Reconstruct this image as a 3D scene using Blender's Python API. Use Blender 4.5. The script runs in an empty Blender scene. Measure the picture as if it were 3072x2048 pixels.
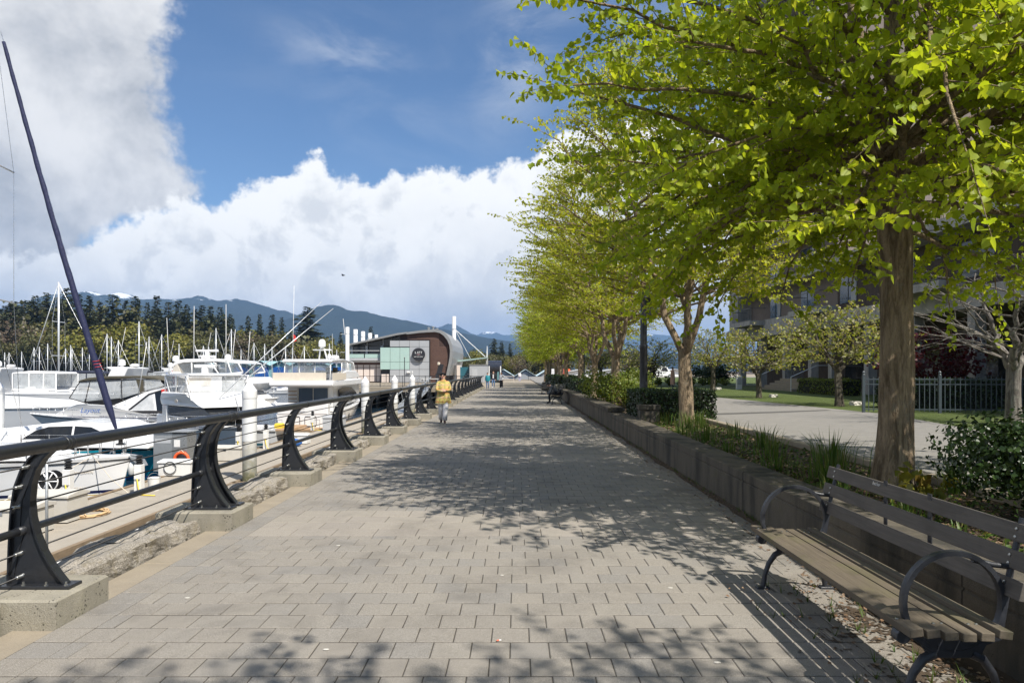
import bpy, bmesh, math, random
import numpy as np
from mathutils import Vector, Matrix

R = math.radians
scene = bpy.context.scene
COL = scene.collection
random.seed(7)
HC, F = 1.72, 2048.0            # camera height (m), focal length in photo pixels

# ------------------------------------------------------------------ camera
cam = bpy.data.cameras.new('camera')
cam.sensor_width = 36.0
cam.lens = 24.0
cam.shift_x = -12.0 / 3072.0
cam.shift_y = 88.0 / 3072.0
cam.clip_start = 0.05
cam.clip_end = 30000.0
cam_o = bpy.data.objects.new('camera', cam)
cam_o.location = (0, 0, HC)
cam_o.rotation_euler = (R(90), 0, 0)
COL.objects.link(cam_o)
scene.camera = cam_o

# ------------------------------------------------------------------ sun
SUN_EL = R(52)
SUN_AZ = math.atan2(0.64, -0.77)          # clockwise from +Y, direction towards the sun
sun = bpy.data.lights.new('sun', 'SUN')
sun.energy = 4.9
sun.angle = R(0.53)
sun.color = (1.0, 0.95, 0.87)
sun_o = bpy.data.objects.new('sun', sun)
to_sun = Vector((math.sin(SUN_AZ) * math.cos(SUN_EL), math.cos(SUN_AZ) * math.cos(SUN_EL), math.sin(SUN_EL)))
sun_o.rotation_euler = (-to_sun).to_track_quat('-Z', 'Y').to_euler()
sun_o.location = to_sun * 50
COL.objects.link(sun_o)

# ------------------------------------------------------------------ render settings
scene.render.engine = 'CYCLES'
scene.view_settings.view_transform = 'Standard'
scene.view_settings.look = 'None'
scene.view_settings.gamma = 1.0
scene.view_settings.exposure = 0.47
scene.view_settings.use_curve_mapping = False
scene.cycles.max_bounces = 6
scene.cycles.diffuse_bounces = 2
scene.cycles.transparent_max_bounces = 8
scene.cycles.volume_bounces = 0
scene.cycles.caustics_reflective = False
scene.cycles.caustics_refractive = False
scene.render.resolution_x = 1024
scene.render.resolution_y = 682

# ------------------------------------------------------------------ world: Nishita sky with clouds
world = bpy.data.worlds.new('World')
scene.world = world
world.use_nodes = True
WN, WL = world.node_tree.nodes, world.node_tree.links
WN.clear()
world.cycles.sampling_method = 'MANUAL'
world.cycles.sample_map_resolution = 256

class NT:
    """tiny helper to write node maths"""
    def __init__(s, tree): s.t = tree; s.n = tree.nodes; s.l = tree.links
    def put(s, sock, v):
        if isinstance(v, (int, float)): sock.default_value = v
        elif isinstance(v, (tuple, list)): sock.default_value = tuple(v)
        else: s.l.new(v, sock)
    def m(s, op, a, b=None, c=None):
        n = s.n.new('ShaderNodeMath'); n.operation = op
        s.put(n.inputs[0], a)
        if b is not None: s.put(n.inputs[1], b)
        if c is not None: s.put(n.inputs[2], c)
        return n.outputs[0]
    def mapr(s, v, a, b, c=0.0, d=1.0, smooth=True):
        n = s.n.new('ShaderNodeMapRange')
        n.interpolation_type = 'SMOOTHSTEP' if smooth else 'LINEAR'
        s.put(n.inputs[0], v)
        for i, x in enumerate((a, b, c, d)): s.put(n.inputs[1 + i], x)
        return n.outputs[0]
    def noise(s, vec, scale, detail=6, rough=0.55, dist=0.0, w=None):
        n = s.n.new('ShaderNodeTexNoise')
        if vec is not None: s.l.new(vec, n.inputs['Vector'])
        n.inputs['Scale'].default_value = scale
        n.inputs['Detail'].default_value = detail
        n.inputs['Roughness'].default_value = rough
        n.inputs['Distortion'].default_value = dist
        return n.outputs['Fac']
    def mix(s, f, a, b, blend='MIX'):
        n = s.n.new('ShaderNodeMix'); n.data_type = 'RGBA'; n.blend_type = blend
        s.put(n.inputs[0], f)
        s.put(n.inputs[6], a if not isinstance(a, tuple) else tuple(a) + (1,) * (4 - len(a)))
        s.put(n.inputs[7], b if not isinstance(b, tuple) else tuple(b) + (1,) * (4 - len(b)))
        return n.outputs[2]
    def ramp(s, f, stops):
        n = s.n.new('ShaderNodeValToRGB')
        e = n.color_ramp.elements
        while len(e) < len(stops): e.new(0.5)
        for el, (p, c) in zip(e, stops):
            el.position = p; el.color = tuple(c) + (1,) * (4 - len(c))
        s.put(n.inputs[0], f)
        return n.outputs[0]
    def scalevec(s, vec, sc):
        n = s.n.new('ShaderNodeMapping'); n.inputs['Scale'].default_value = sc
        s.l.new(vec, n.inputs['Vector']); return n.outputs[0]
    def curve(s, v, pts):
        n = s.n.new('ShaderNodeFloatCurve')
        c = n.mapping.curves[0]
        while len(c.points) < len(pts): c.points.new(0.5, 0.5)
        for p, (x, y) in zip(c.points, pts): p.location = (x, y)
        n.mapping.update()
        s.put(n.inputs['Value'], v)
        return n.outputs[0]

W = NT(world.node_tree)
wout = WN.new('ShaderNodeOutputWorld')
bg = WN.new('ShaderNodeBackground')
bg.inputs['Strength'].default_value = 0.075
WL.new(bg.outputs[0], wout.inputs[0])
sky = WN.new('ShaderNodeTexSky')
sky.sky_type = 'NISHITA'
sky.sun_disc = False
sky.sun_elevation = SUN_EL
sky.sun_rotation = SUN_AZ
sky.air_density = 1.0
sky.dust_density = 0.6
sky.ozone_density = 2.5
tc = WN.new('ShaderNodeTexCoord')
gen = tc.outputs['Generated']
sep = WN.new('ShaderNodeSeparateXYZ')
WL.new(gen, sep.inputs[0])
AZ = W.m('MULTIPLY', W.m('ARCTAN2', sep.outputs[0], sep.outputs[1]), 180 / math.pi)
EL = W.m('MULTIPLY', W.m('ARCSINE', sep.outputs[2]), 180 / math.pi)
n_big = W.noise(gen, 3.2, 3, 0.5)
n_mid = W.noise(gen, 9.0, 5, 0.62, 0.15)
n_fine = W.noise(gen, 26.0, 4, 0.62)
# cumulus bank: elevation of its top as a function of azimuth (degrees / 90 mapped to 0..1)
azn = W.m('MULTIPLY_ADD', AZ, 1 / 180.0, 0.5)          # -90..90 -> 0..1
bank_pts = [(0.0, 0.14), (0.25, 0.15), (0.302, 0.17), (0.333, 0.228), (0.352, 0.262), (0.366, 0.276), (0.379, 0.292), (0.388, 0.315), (0.397, 0.338),
            (0.404, 0.356), (0.410, 0.378), (0.417, 0.348), (0.430, 0.345), (0.443, 0.350), (0.47, 0.355), (0.50, 0.362), (0.513, 0.395),
            (0.53, 0.42), (0.57, 0.43), (0.65, 0.38), (0.8, 0.30), (1.0, 0.25)]
top = W.m('MULTIPLY', W.curve(azn, bank_pts), 46.0)
n_puff = W.m('ADD', W.m('MULTIPLY', W.m('SUBTRACT', n_mid, 0.5), 6.5), W.m('MULTIPLY', W.m('SUBTRACT', n_fine, 0.5), 4.5))
d_bank = W.m('ADD', W.m('SUBTRACT', top, EL), n_puff)
bank = W.mapr(d_bank, -0.35, 0.75)
# big grey cloud mass on the left: azimuth of its edge as a function of elevation
eln = W.m('MULTIPLY', EL, 1 / 60.0)
edge_pts = [(0.0, 0.56), (0.10, 0.56), (0.16, 0.565), (0.185, 0.59), (0.205, 0.655), (0.227, 0.668), (0.27, 0.652), (0.33, 0.642),
            (0.42, 0.638), (0.50, 0.63), (0.60, 0.60), (1.0, 0.50)]
edge = W.m('MULTIPLY_ADD', W.curve(eln, edge_pts), 60.0, -65.0)
d_left = W.m('ADD', W.m('SUBTRACT', edge, AZ), W.m('MULTIPLY', n_puff, 1.0))
left = W.mapr(d_left, -0.7, 1.5)
behind = W.mapr(W.m('ADD', W.m('MULTIPLY', AZ, -1.0), W.m('MULTIPLY', W.m('SUBTRACT', n_big, 0.5), 60.0)), 95.0, 125.0)
left = W.m('MULTIPLY', left, W.m('SUBTRACT', 1.0, behind))
# thin wisps
wv = W.scalevec(gen, (2.0, 2.0, 5.0))
n_w = W.noise(wv, 2.6, 6, 0.62, 0.6)
def blob(az, el, ra, re, rot=0.0):
    a = W.m('SUBTRACT', AZ, az); e = W.m('SUBTRACT', EL, el)
    c, s_ = math.cos(rot), math.sin(rot)
    u = W.m('DIVIDE', W.m('ADD', W.m('MULTIPLY', a, c), W.m('MULTIPLY', e, s_)), ra)
    v = W.m('DIVIDE', W.m('SUBTRACT', W.m('MULTIPLY', e, c), W.m('MULTIPLY', a, s_)), re)
    q = W.m('ADD', W.m('MULTIPLY', u, u), W.m('MULTIPLY', v, v))
    return W.m('EXPONENT', W.m('MULTIPLY', q, -1.0))
wmask = W.m('MAXIMUM', blob(-14.0, 24.6, 5.2, 2.0, -0.12), W.m('MULTIPLY', blob(1.0, 26.5, 3.2, 6.5, -0.45), 1.3))
wmask = W.m('MAXIMUM', wmask, blob(40, 30, 30, 14))
wmask = W.m('MAXIMUM', wmask, W.m('MULTIPLY', blob(-9.0, 21.0, 12.0, 5.0), 0.25))
wisp = W.m('MULTIPLY', W.m('MULTIPLY', wmask, W.mapr(n_w, 0.38, 0.75)), 0.55)
# scattered fair-weather cloud everywhere else
gw = W.noise(gen, 2.4, 5, 0.6, 0.2)
away = W.mapr(W.m('ABSOLUTE', AZ), 42.0, 75.0)
gen_c = W.m('MULTIPLY', W.mapr(gw, 0.54, 0.68), W.m('MULTIPLY', away, W.mapr(EL, 0.0, 10.0)))
# cloud colours (radiance divided by the background strength)
shade_n = W.m('ADD', W.m('MULTIPLY', n_mid, 0.55), W.m('MULTIPLY', n_big, 0.45))
bank_body = W.mapr(d_bank, 1.0, 11.0)
n_shade = W.noise(gen, 15.0, 5, 0.6, 0.3)
sh_bank = W.m('MULTIPLY', bank_body, W.mapr(shade_n, 0.62, 0.34))
sh_bank = W.m('MAXIMUM', sh_bank, W.m('MULTIPLY', W.m('MULTIPLY', W.mapr(n_shade, 0.56, 0.38), W.mapr(d_bank, 0.3, 3.0)), 0.55))
sh_bank = W.m('MAXIMUM', sh_bank, W.m('MULTIPLY', W.mapr(EL, 12.0, 3.0), W.mapr(shade_n, 0.66, 0.40)))
c_bank = W.mix(sh_bank, (10.9, 10.9, 10.7), (5.6, 5.95, 6.5))
sh_left = W.mapr(W.m('ADD', shade_n, W.m('MULTIPLY', W.mapr(EL, 5.0, 30.0), 0.07)), 0.68, 0.37)
c_left = W.mix(sh_left, (8.9, 8.9, 8.9), (3.7, 4.0, 4.5))
c_gen = W.mix(W.mapr(gw, 0.6, 0.75), (8.0, 8.0, 8.1), (4.2, 4.5, 5.0))
# the sky's blue as photographed a little deeper than the raw model
sky_c = W.mix(1.0, sky.outputs[0], (0.84, 1.03, 1.20), 'MULTIPLY')
c = W.mix(gen_c, sky_c, c_gen)
c = W.mix(wisp, c, (7.4, 7.8, 8.4))
c = W.mix(left, c, c_left)
c = W.mix(bank, c, c_bank)
haze_h = W.m('MULTIPLY', W.mapr(EL, 4.5, 0.0), 0.5)
c = W.mix(haze_h, c, (7.4, 7.7, 8.0))
WL.new(c, bg.inputs['Color'])

# ------------------------------------------------------------------ material helpers
MATS = {}
def new_mat(name):
    m = bpy.data.materials.new(name); m.use_nodes = True
    t = NT(m.node_tree)
    b = t.n.get('Principled BSDF')
    MATS[name] = m
    return m, t, b
def coords(t, kind='Object'):
    return t.n.new('ShaderNodeTexCoord').outputs[kind]
def position(t):
    return t.n.new('ShaderNodeNewGeometry').outputs['Position']
def bump(t, b, h, strength=0.3, dist=0.01):
    n = t.n.new('ShaderNodeBump')
    n.inputs['Strength'].default_value = strength
    n.inputs['Distance'].default_value = dist
    t.l.new(h, n.inputs['Height']); t.l.new(n.outputs[0], b.inputs['Normal'])
def simple(name, col, rough=0.5, metal=0.0, var=0.15, scale=8.0, bmp=0.0, spec=None, coat=0.0):
    """plain painted / moulded surface: colour with slight mottling, roughness variation, optional relief"""
    m, t, b = new_mat(name)
    p = coords(t)
    n1 = t.noise(p, scale, 3, 0.6)
    lo = tuple(max(0, x * (1 - var)) for x in col); hi = tuple(min(1, x * (1 + var)) for x in col)
    t.l.new(t.mix(n1, lo, hi), b.inputs['Base Color'])
    b.inputs['Roughness'].default_value = rough
    t.l.new(t.mapr(t.noise(p, scale * 2.3, 1), 0.3, 0.7, max(0.03, rough - 0.08), min(1, rough + 0.1)), b.inputs['Roughness'])
    b.inputs['Metallic'].default_value = metal
    if spec is not None: b.inputs['Specular IOR Level'].default_value = spec
    if coat: b.inputs['Coat Weight'].default_value = coat
    if bmp: bump(t, b, t.noise(p, scale * 5, 3), 0.5, bmp)
    return m
def island_rand(t):
    g = t.n.new('ShaderNodeNewGeometry').outputs['Random Per Island']
    o = t.n.new('ShaderNodeObjectInfo').outputs['Random']
    return t.m('FRACT', t.m('ADD', g, o))

def mat_paver(name, cols, dirt=0.35):
    m, t, b = new_mat(name)
    p = position(t)
    r = island_rand(t)
    c = t.ramp(r, [(i / (len(cols) - 1), col) for i, col in enumerate(cols)])
    grain = t.noise(p, 260, 1, 0.7)
    c = t.mix(t.mapr(grain, 0.3, 0.75, 0.0, 1.0), t.mix(0.32, c, (0.02, 0.02, 0.02)), t.mix(0.22, c, (0.8, 0.77, 0.72)))
    stain = t.noise(p, 1.3, 5, 0.65, 0.4)
    c = t.mix(t.mapr(stain, 0.45, 0.72, 0.0, dirt), c, (0.075, 0.068, 0.06))
    speck = t.n.new('ShaderNodeTexVoronoi'); speck.inputs['Scale'].default_value = 2.6
    t.l.new(p, speck.inputs['Vector'])
    sz = t.mapr(t.noise(p, 1.1, 2), 0.42, 0.75, 0.004, 0.045)
    c = t.mix(t.m('LESS_THAN', speck.outputs['Distance'], sz), c, (0.055, 0.05, 0.047))
    t.l.new(c, b.inputs['Base Color'])
    b.inputs['Roughness'].default_value = 0.85
    b.inputs['Specular IOR Level'].default_value = 0.3
    bump(t, b, t.m('ADD', grain, t.m('MULTIPLY', t.noise(p, 30, 1), 0.8)), 0.5, 0.004)
    return m
def mat_concrete(name, col, pit=0.5, moss=0.0, streak=0.0):
    m, t, b = new_mat(name)
    p = position(t)
    c = t.mix(t.noise(p, 3.0, 5, 0.65), tuple(x * 0.72 for x in col), tuple(min(1, x * 1.2) for x in col))
    g = t.noise(p, 150, 1, 0.7)
    c = t.mix(t.mapr(g, 0.35, 0.7, 0, 0.35), c, tuple(x * 0.45 for x in col))
    v = t.n.new('ShaderNodeTexVoronoi'); v.inputs['Scale'].default_value = 38; t.l.new(p, v.inputs['Vector'])
    sz = t.mapr(t.noise(p, 9, 3), 0.4, 0.7, 0.0, 0.28 * pit)
    pits = t.m('LESS_THAN', v.outputs['Distance'], sz)
    c = t.mix(t.m('MULTIPLY', pits, 0.75), c, tuple(x * 0.2 for x in col))
    if moss:
        c = t.mix(t.mapr(t.noise(p, 5.5, 6, 0.6), 0.52, 0.72, 0, moss), c, (0.13, 0.125, 0.03))
    if streak:
        sv = t.scalevec(p, (1.6, 1.6, 0.35))
        c = t.mix(t.mapr(t.noise(sv, 1.6, 5, 0.6), 0.42, 0.68, 0, streak), c, (0.035, 0.034, 0.03))
    t.l.new(c, b.inputs['Base Color'])
    b.inputs['Roughness'].default_value = 0.9
    b.inputs['Specular IOR Level'].default_value = 0.25
    bump(t, b, t.m('SUBTRACT', t.m('ADD', g, t.noise(p, 25, 2)), t.m('MULTIPLY', pits, 1.5)), 0.6, 0.006)
    return m
def mat_wood(name, col, axis=1, dark=0.35, green=0.0):
    m, t, b = new_mat(name)
    p = position(t)
    sc = [22, 22, 22]; sc[axis] = 1.1
    sv = t.scalevec(p, tuple(sc))
    g = t.noise(sv, 2.4, 4, 0.7, 0.6)
    c = t.mix(g, tuple(x * dark for x in col), tuple(min(1, x * 1.45) for x in col))
    c = t.mix(t.mapr(t.noise(p, 4, 6), 0.45, 0.75, 0, 0.4), c, tuple(x * 0.4 for x in col))
    if green:
        c = t.mix(t.mapr(t.noise(p, 3, 5), 0.45, 0.7, 0, green), c, (0.10, 0.10, 0.03))
    t.l.new(c, b.inputs['Base Color'])
    b.inputs['Roughness'].default_value = 0.8
    bump(t, b, g, 0.6, 0.004)
    return m
def mat_bark(name, c1, c2, lich=0.2):
    m, t, b = new_mat(name)
    p = position(t)
    sv = t.scalevec(p, (9, 9, 1.3))
    g = t.noise(sv, 1.7, 5, 0.68, 0.7)
    fine = t.noise(t.scalevec(p, (3, 3, 1.0)), 16, 3, 0.7)
    c = t.mix(t.mapr(g, 0.32, 0.68), c1, c2)
    c = t.mix(t.mapr(fine, 0.5, 0.8, 0, 0.5), c, tuple(x * 0.45 for x in c1))
    c = t.mix(t.mapr(t.noise(p, 5, 6, 0.7), 0.55, 0.72, 0, lich), c, (0.30, 0.31, 0.25))
    t.l.new(c, b.inputs['Base Color'])
    b.inputs['Roughness'].default_value = 0.92
    b.inputs['Specular IOR Level'].default_value = 0.2
    bump(t, b, t.m('ADD', t.m('MULTIPLY', g, 1.6), fine), 1.0, 0.035)
    return m
def mat_leaf(name, cols, trans=0.35, tcol=None, rough=0.5):
    m, t, b = new_mat(name)
    r = island_rand(t)
    c = t.ramp(r, [(i / (len(cols) - 1), col) for i, col in enumerate(cols)])
    c = t.mix(t.mapr(t.noise(coords(t), 0.9, 0), 0.3, 0.7, 0, 0.45), c, tuple(x * 0.55 for x in cols[0]))
    t.l.new(c, b.inputs['Base Color'])
    b.inputs['Roughness'].default_value = rough
    b.inputs['Specular IOR Level'].default_value = 0.35
    if trans:
        tr = t.n.new('ShaderNodeBsdfTranslucent')
        tc_ = t.mix(1.0, c, tcol or (1.75, 1.6, 0.7), 'MULTIPLY')
        t.l.new(tc_, tr.inputs[0])
        mx = t.n.new('ShaderNodeMixShader'); mx.inputs[0].default_value = trans
        t.l.new(b.outputs[0], mx.inputs[1]); t.l.new(tr.outputs[0], mx.inputs[2])
        t.l.new(mx.outputs[0], t.n['Material Output'].inputs['Surface'])
    return m
def mat_clear(name, col=(0.75, 0.78, 0.78), alpha=0.35, rough=0.08):
    """clear vinyl / thin pane: part see-through, part grey film with reflections"""
    m, t, b = new_mat(name)
    b.inputs['Base Color'].default_value = col + (1,)
    b.inputs['Roughness'].default_value = rough
    tr = t.n.new('ShaderNodeBsdfTransparent')
    mx = t.n.new('ShaderNodeMixShader')
    t.put(mx.inputs[0], t.mapr(t.noise(coords(t), 2.0, 5), 0.3, 0.7, alpha * 0.7, min(1, alpha * 1.3)))
    t.l.new(tr.outputs[0], mx.inputs[1]); t.l.new(b.outputs[0], mx.inputs[2])
    t.l.new(mx.outputs[0], t.n['Material Output'].inputs['Surface'])
    return m

M = {}
M['paver'] = mat_paver('paver_concrete', [(0.224, 0.198, 0.163), (0.254, 0.224, 0.183), (0.234, 0.207, 0.170), (0.266, 0.236, 0.193), (0.215, 0.197, 0.172), (0.244, 0.215, 0.176)])
M['paver_light'] = mat_paver('paver_light', [(0.285, 0.25, 0.20), (0.31, 0.27, 0.22), (0.265, 0.23, 0.19)], 0.3)
M['joint'] = mat_concrete('joint_sand', (0.075, 0.066, 0.054), 0.3)
M['slab'] = mat_concrete('exposed_slab', (0.33, 0.29, 0.235), 0.25)
M['kerb'] = mat_concrete('kerb_concrete', (0.34, 0.29, 0.22), 0.3)
M['block'] = mat_concrete('plinth_concrete', (0.35, 0.32, 0.255), 1.3, 0.2, 0.25)
M['wallc'] = mat_concrete('planter_concrete', (0.14, 0.12, 0.092), 0.6, 0.12, 0.8)
M['dockc'] = mat_concrete('dock_concrete', (0.40, 0.355, 0.29), 0.15)
M['asphalt'] = mat_concrete('asphalt', (0.27, 0.255, 0.23), 0.1)
M['asphalt_dark'] = mat_concrete('asphalt_patch', (0.12, 0.115, 0.105), 0.1)
M['soil'] = mat_concrete('soil', (0.095, 0.07, 0.048), 1.0)
M['bldgc'] = mat_concrete('apartment_concrete', (0.44, 0.42, 0.40), 0.05, 0, 0.3)
M['pilec'] = mat_concrete('pile_cap_concrete', (0.30, 0.28, 0.23), 0.2, 0, 0.6)
M['iron'] = simple('rail_black_paint', (0.018, 0.019, 0.022), 0.36, 0.0, 0.4, 30, 0.0015, 0.6)
M['bolt'] = simple('bolt_steel', (0.45, 0.45, 0.43), 0.35, 1.0)
M['cable'] = simple('cable_steel', (0.045, 0.043, 0.042), 0.4, 0.6)
M['castiron'] = simple('cast_iron', (0.028, 0.030, 0.036), 0.42, 0.0, 0.3, 25, 0.002, 0.6)
M['benchwood'] = mat_wood('bench_wood', (0.14, 0.112, 0.078), 1, 0.35, 0.4)
M['benchback'] = mat_wood('bench_back_wood', (0.115, 0.10, 0.085), 1, 0.45)
M['dockwood'] = mat_wood('dock_timber', (0.26, 0.19, 0.12), 1, 0.4)
M['gelcoat'] = simple('white_gelcoat', (0.80, 0.79, 0.77), 0.16, 0, 0.04, 3, 0, 0.5, 0.3)
M['gelcream'] = simple('cream_gelcoat', (0.62, 0.57, 0.49), 0.3, 0, 0.05, 3)
M['gelgrey'] = simple('grey_gelcoat', (0.45, 0.46, 0.47), 0.3, 0, 0.08, 3)
M['teal'] = simple('teal_hull_paint', (0.015, 0.40, 0.54), 0.15, 0, 0.08, 2, 0, 0.5, 0.4)
M['navy'] = simple('navy_paint', (0.012, 0.016, 0.06), 0.25, 0, 0.2, 4)
M['darkhull'] = simple('dark_hull_paint', (0.03, 0.035, 0.05), 0.2, 0, 0.2, 4)
M['stripe_teal'] = simple('teal_stripe', (0.03, 0.13, 0.17), 0.3)
M['gold'] = simple('gold_stripe', (0.55, 0.38, 0.08), 0.35)
M['antifoul'] = simple('antifouling', (0.05, 0.06, 0.10), 0.7)
M['darkglass'] = simple('tinted_window', (0.012, 0.014, 0.017), 0.05, 0, 0.2, 2, 0, 0.6)
M['blueglass'] = simple('blue_tinted_window', (0.03, 0.06, 0.10), 0.06, 0, 0.2, 2, 0, 0.6)
M['vinyl'] = mat_clear('clear_vinyl', (0.62, 0.64, 0.64), 0.42)
M['pane'] = mat_clear('clear_pane', (0.30, 0.33, 0.35), 0.30, 0.04)
M['canvas_olive'] = simple('olive_canvas', (0.085, 0.075, 0.05), 0.9, 0, 0.3, 5, 0.004)
M['canvas_navy'] = simple('navy_canvas', (0.025, 0.03, 0.055), 0.9, 0, 0.3, 5, 0.004)
M['canvas_black'] = simple('black_canvas', (0.02, 0.02, 0.022), 0.85, 0, 0.3, 5, 0.004)
M['canvas_beige'] = simple('stained_canvas', (0.66, 0.58, 0.47), 0.85, 0, 0.18, 2.5, 0.006)
M['sailcloth'] = simple('navy_sail_cover', (0.012, 0.016, 0.055), 0.75, 0, 0.35, 9, 0.004)
M['alu'] = simple('mast_aluminium', (0.66, 0.67, 0.67), 0.35, 0.35, 0.06, 5)
M['stainless'] = simple('stainless', (0.6, 0.6, 0.6), 0.25, 0.9, 0.08, 6)
M['galv'] = simple('galvanised', (0.42, 0.43, 0.43), 0.45, 0.6, 0.12, 9)
M['cabinet'] = simple('cabinet_grey', (0.30, 0.31, 0.31), 0.35, 0.55, 0.1, 4)
M['whiteplastic'] = simple('white_plastic', (0.74, 0.73, 0.70), 0.4, 0, 0.06, 6)
M['offwhite'] = simple('weathered_fibreglass', (0.55, 0.52, 0.46), 0.5, 0, 0.12, 5)
M['blackplastic'] = simple('black_plastic', (0.015, 0.015, 0.016), 0.45)
M['red'] = simple('red_paint', (0.62, 0.04, 0.03), 0.45)
M['orange'] = simple('orange_plastic', (0.80, 0.12, 0.03), 0.5)
M['yellow'] = simple('yellow_cord', (0.75, 0.55, 0.05), 0.6)
M['hose'] = simple('tan_hose', (0.62, 0.42, 0.22), 0.6)
M['blue_tarp'] = simple('blue_tarp', (0.02, 0.13, 0.45), 0.5, 0, 0.2, 6, 0.004)
M['pilewhite'] = simple('pile_white_sleeve', (0.72, 0.72, 0.70), 0.45, 0, 0.08, 4)
M['teak'] = mat_wood('teak_deck', (0.42, 0.27, 0.15), 0, 0.6)
M['shedteal'] = simple('boathouse_teal', (0.20, 0.40, 0.42), 0.6, 0, 0.12, 0.6)
M['shedblue'] = simple('boathouse_door_blue', (0.012, 0.09, 0.32), 0.5, 0, 0.3, 0.5)
M['shedroof'] = simple('boathouse_roof', (0.30, 0.50, 0.52), 0.6, 0, 0.15, 0.4)
M['paleroof'] = simple('pale_roof', (0.50, 0.62, 0.64), 0.6, 0, 0.12, 0.4)
M['trimdark'] = simple('dark_trim', (0.02, 0.03, 0.035), 0.5)
M['liftgrey'] = simple('grey_facade_panel', (0.40, 0.41, 0.42), 0.45, 0.1, 0.06, 1.5)
M['liftgreen'] = simple('green_glass_panel', (0.38, 0.52, 0.47), 0.15, 0, 0.06, 1.2)
M['liftwood'] = mat_wood('red_cedar_siding', (0.155, 0.088, 0.068), 0, 0.45)
M['liftmetal'] = simple('zinc_roof', (0.34, 0.335, 0.32), 0.4, 0.5, 0.1, 1.5)
M['cream'] = simple('cream_panel', (0.72, 0.62, 0.55), 0.6, 0, 0.05, 2)
M['signblack'] = simple('sign_black', (0.02, 0.02, 0.024), 0.4)
M['signwhite'] = simple('sign_white', (0.8, 0.8, 0.8), 0.5)
M['signpink'] = simple('sign_pink', (0.65, 0.40, 0.42), 0.5)
M['fencegreen'] = simple('fence_paint', (0.05, 0.065, 0.075), 0.4)
M['brownwall'] = mat_concrete('brown_render', (0.105, 0.082, 0.070), 0.05, 0, 0.35)
M['brickpink'] = mat_concrete('pinkish_aggregate', (0.24, 0.20, 0.175), 0.4)
M['winglass'] = simple('apartment_glass', (0.035, 0.045, 0.055), 0.06, 0, 0.3, 0.7, 0, 0.7)
M['curtain'] = simple('pale_curtain', (0.42, 0.43, 0.43), 0.8)
M['skin'] = simple('skin', (0.46, 0.27, 0.19), 0.55, 0, 0.08, 20)
M['hair_black'] = simple('black_hair', (0.012, 0.010, 0.010), 0.45, 0, 0.3, 60, 0.004)
M['hair_brown'] = simple('auburn_hair', (0.10, 0.045, 0.02), 0.5, 0, 0.3, 60, 0.004)
M['jeans'] = simple('blue_jeans', (0.10, 0.17, 0.30), 0.85, 0, 0.25, 12, 0.003)
M['tealjacket'] = simple('teal_jacket', (0.012, 0.20, 0.25), 0.6, 0, 0.2, 12, 0.004)
M['blackcloth'] = simple('black_cloth', (0.014, 0.014, 0.017), 0.85, 0, 0.3, 12, 0.003)
M['whitecloth'] = simple('white_cloth', (0.72, 0.69, 0.68), 0.85, 0, 0.08, 12, 0.004)
M['lilaccloth'] = simple('lilac_trousers', (0.36, 0.34, 0.50), 0.85, 0, 0.1, 12)
M['peachcoat'] = simple('peach_coat', (0.62, 0.36, 0.26), 0.85, 0, 0.2, 9, 0.004)
M['greycloth'] = simple('grey_check_shirt', (0.10, 0.11, 0.12), 0.85, 0, 0.8, 22, 0.003)
M['shoe'] = simple('dark_red_shoe', (0.05, 0.012, 0.012), 0.5)
M['whiteshoe'] = simple('white_shoe', (0.7, 0.7, 0.7), 0.6)

def _plaid():
    m, t, b = new_mat('yellow_plaid_jacket')
    p = coords(t)
    s = t.n.new('ShaderNodeSeparateXYZ'); t.l.new(p, s.inputs[0])
    def stripes(sock, freq, w):
        return t.m('GREATER_THAN', t.m('SINE', t.m('MULTIPLY', sock, freq)), w)
    n = t.noise(p, 11, 5)
    c = t.mix(n, (0.54, 0.38, 0.09), (0.68, 0.53, 0.22))
    c = t.mix(t.m('MULTIPLY', stripes(s.outputs[2], 46, 0.45), 0.75), c, (0.50, 0.17, 0.07))
    c = t.mix(t.m('MULTIPLY', stripes(s.outputs[0], 40, 0.5), 0.55), c, (0.28, 0.30, 0.07))
    c = t.mix(t.m('MULTIPLY', stripes(s.outputs[2], 31, 0.85), 0.5), c, (0.62, 0.55, 0.38))
    c = t.mix(t.mapr(t.noise(p, 16, 3), 0.5, 0.65, 0, 0.7), c, (0.30, 0.30, 0.07))
    t.l.new(c, b.inputs['Base Color']); b.inputs['Roughness'].default_value = 0.9
    return m
M['plaid'] = _plaid()

M['bark'] = mat_bark('katsura_bark', (0.16, 0.115, 0.072), (0.44, 0.335, 0.22), 0.35)
M['bark_dark'] = mat_bark('cherry_bark', (0.055, 0.045, 0.035), (0.19, 0.165, 0.125), 0.6)
M['bark_fir'] = mat_bark('fir_bark', (0.05, 0.035, 0.025), (0.10, 0.075, 0.055), 0.1)
M['leaf_k'] = mat_leaf('katsura_leaf', [(0.26, 0.36, 0.022), (0.33, 0.42, 0.03), (0.40, 0.46, 0.045), (0.29, 0.38, 0.025), (0.46, 0.49, 0.07)], 0.55)
M['leaf_k2'] = mat_leaf('katsura_young_leaf', [(0.30, 0.37, 0.032), (0.40, 0.42, 0.045), (0.34, 0.40, 0.036), (0.45, 0.43, 0.07)], 0.55)
M['leaf_cherry'] = mat_leaf('cherry_leaf', [(0.22, 0.27, 0.04), (0.30, 0.33, 0.055), (0.27, 0.29, 0.05), (0.55, 0.48, 0.40), (0.26, 0.24, 0.05), (0.28, 0.32, 0.05)], 0.45)
M['leaf_hedge'] = mat_leaf('hedge_leaf', [(0.020, 0.040, 0.012), (0.032, 0.060, 0.016), (0.045, 0.080, 0.02)], 0.12, None, 0.3)
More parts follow.
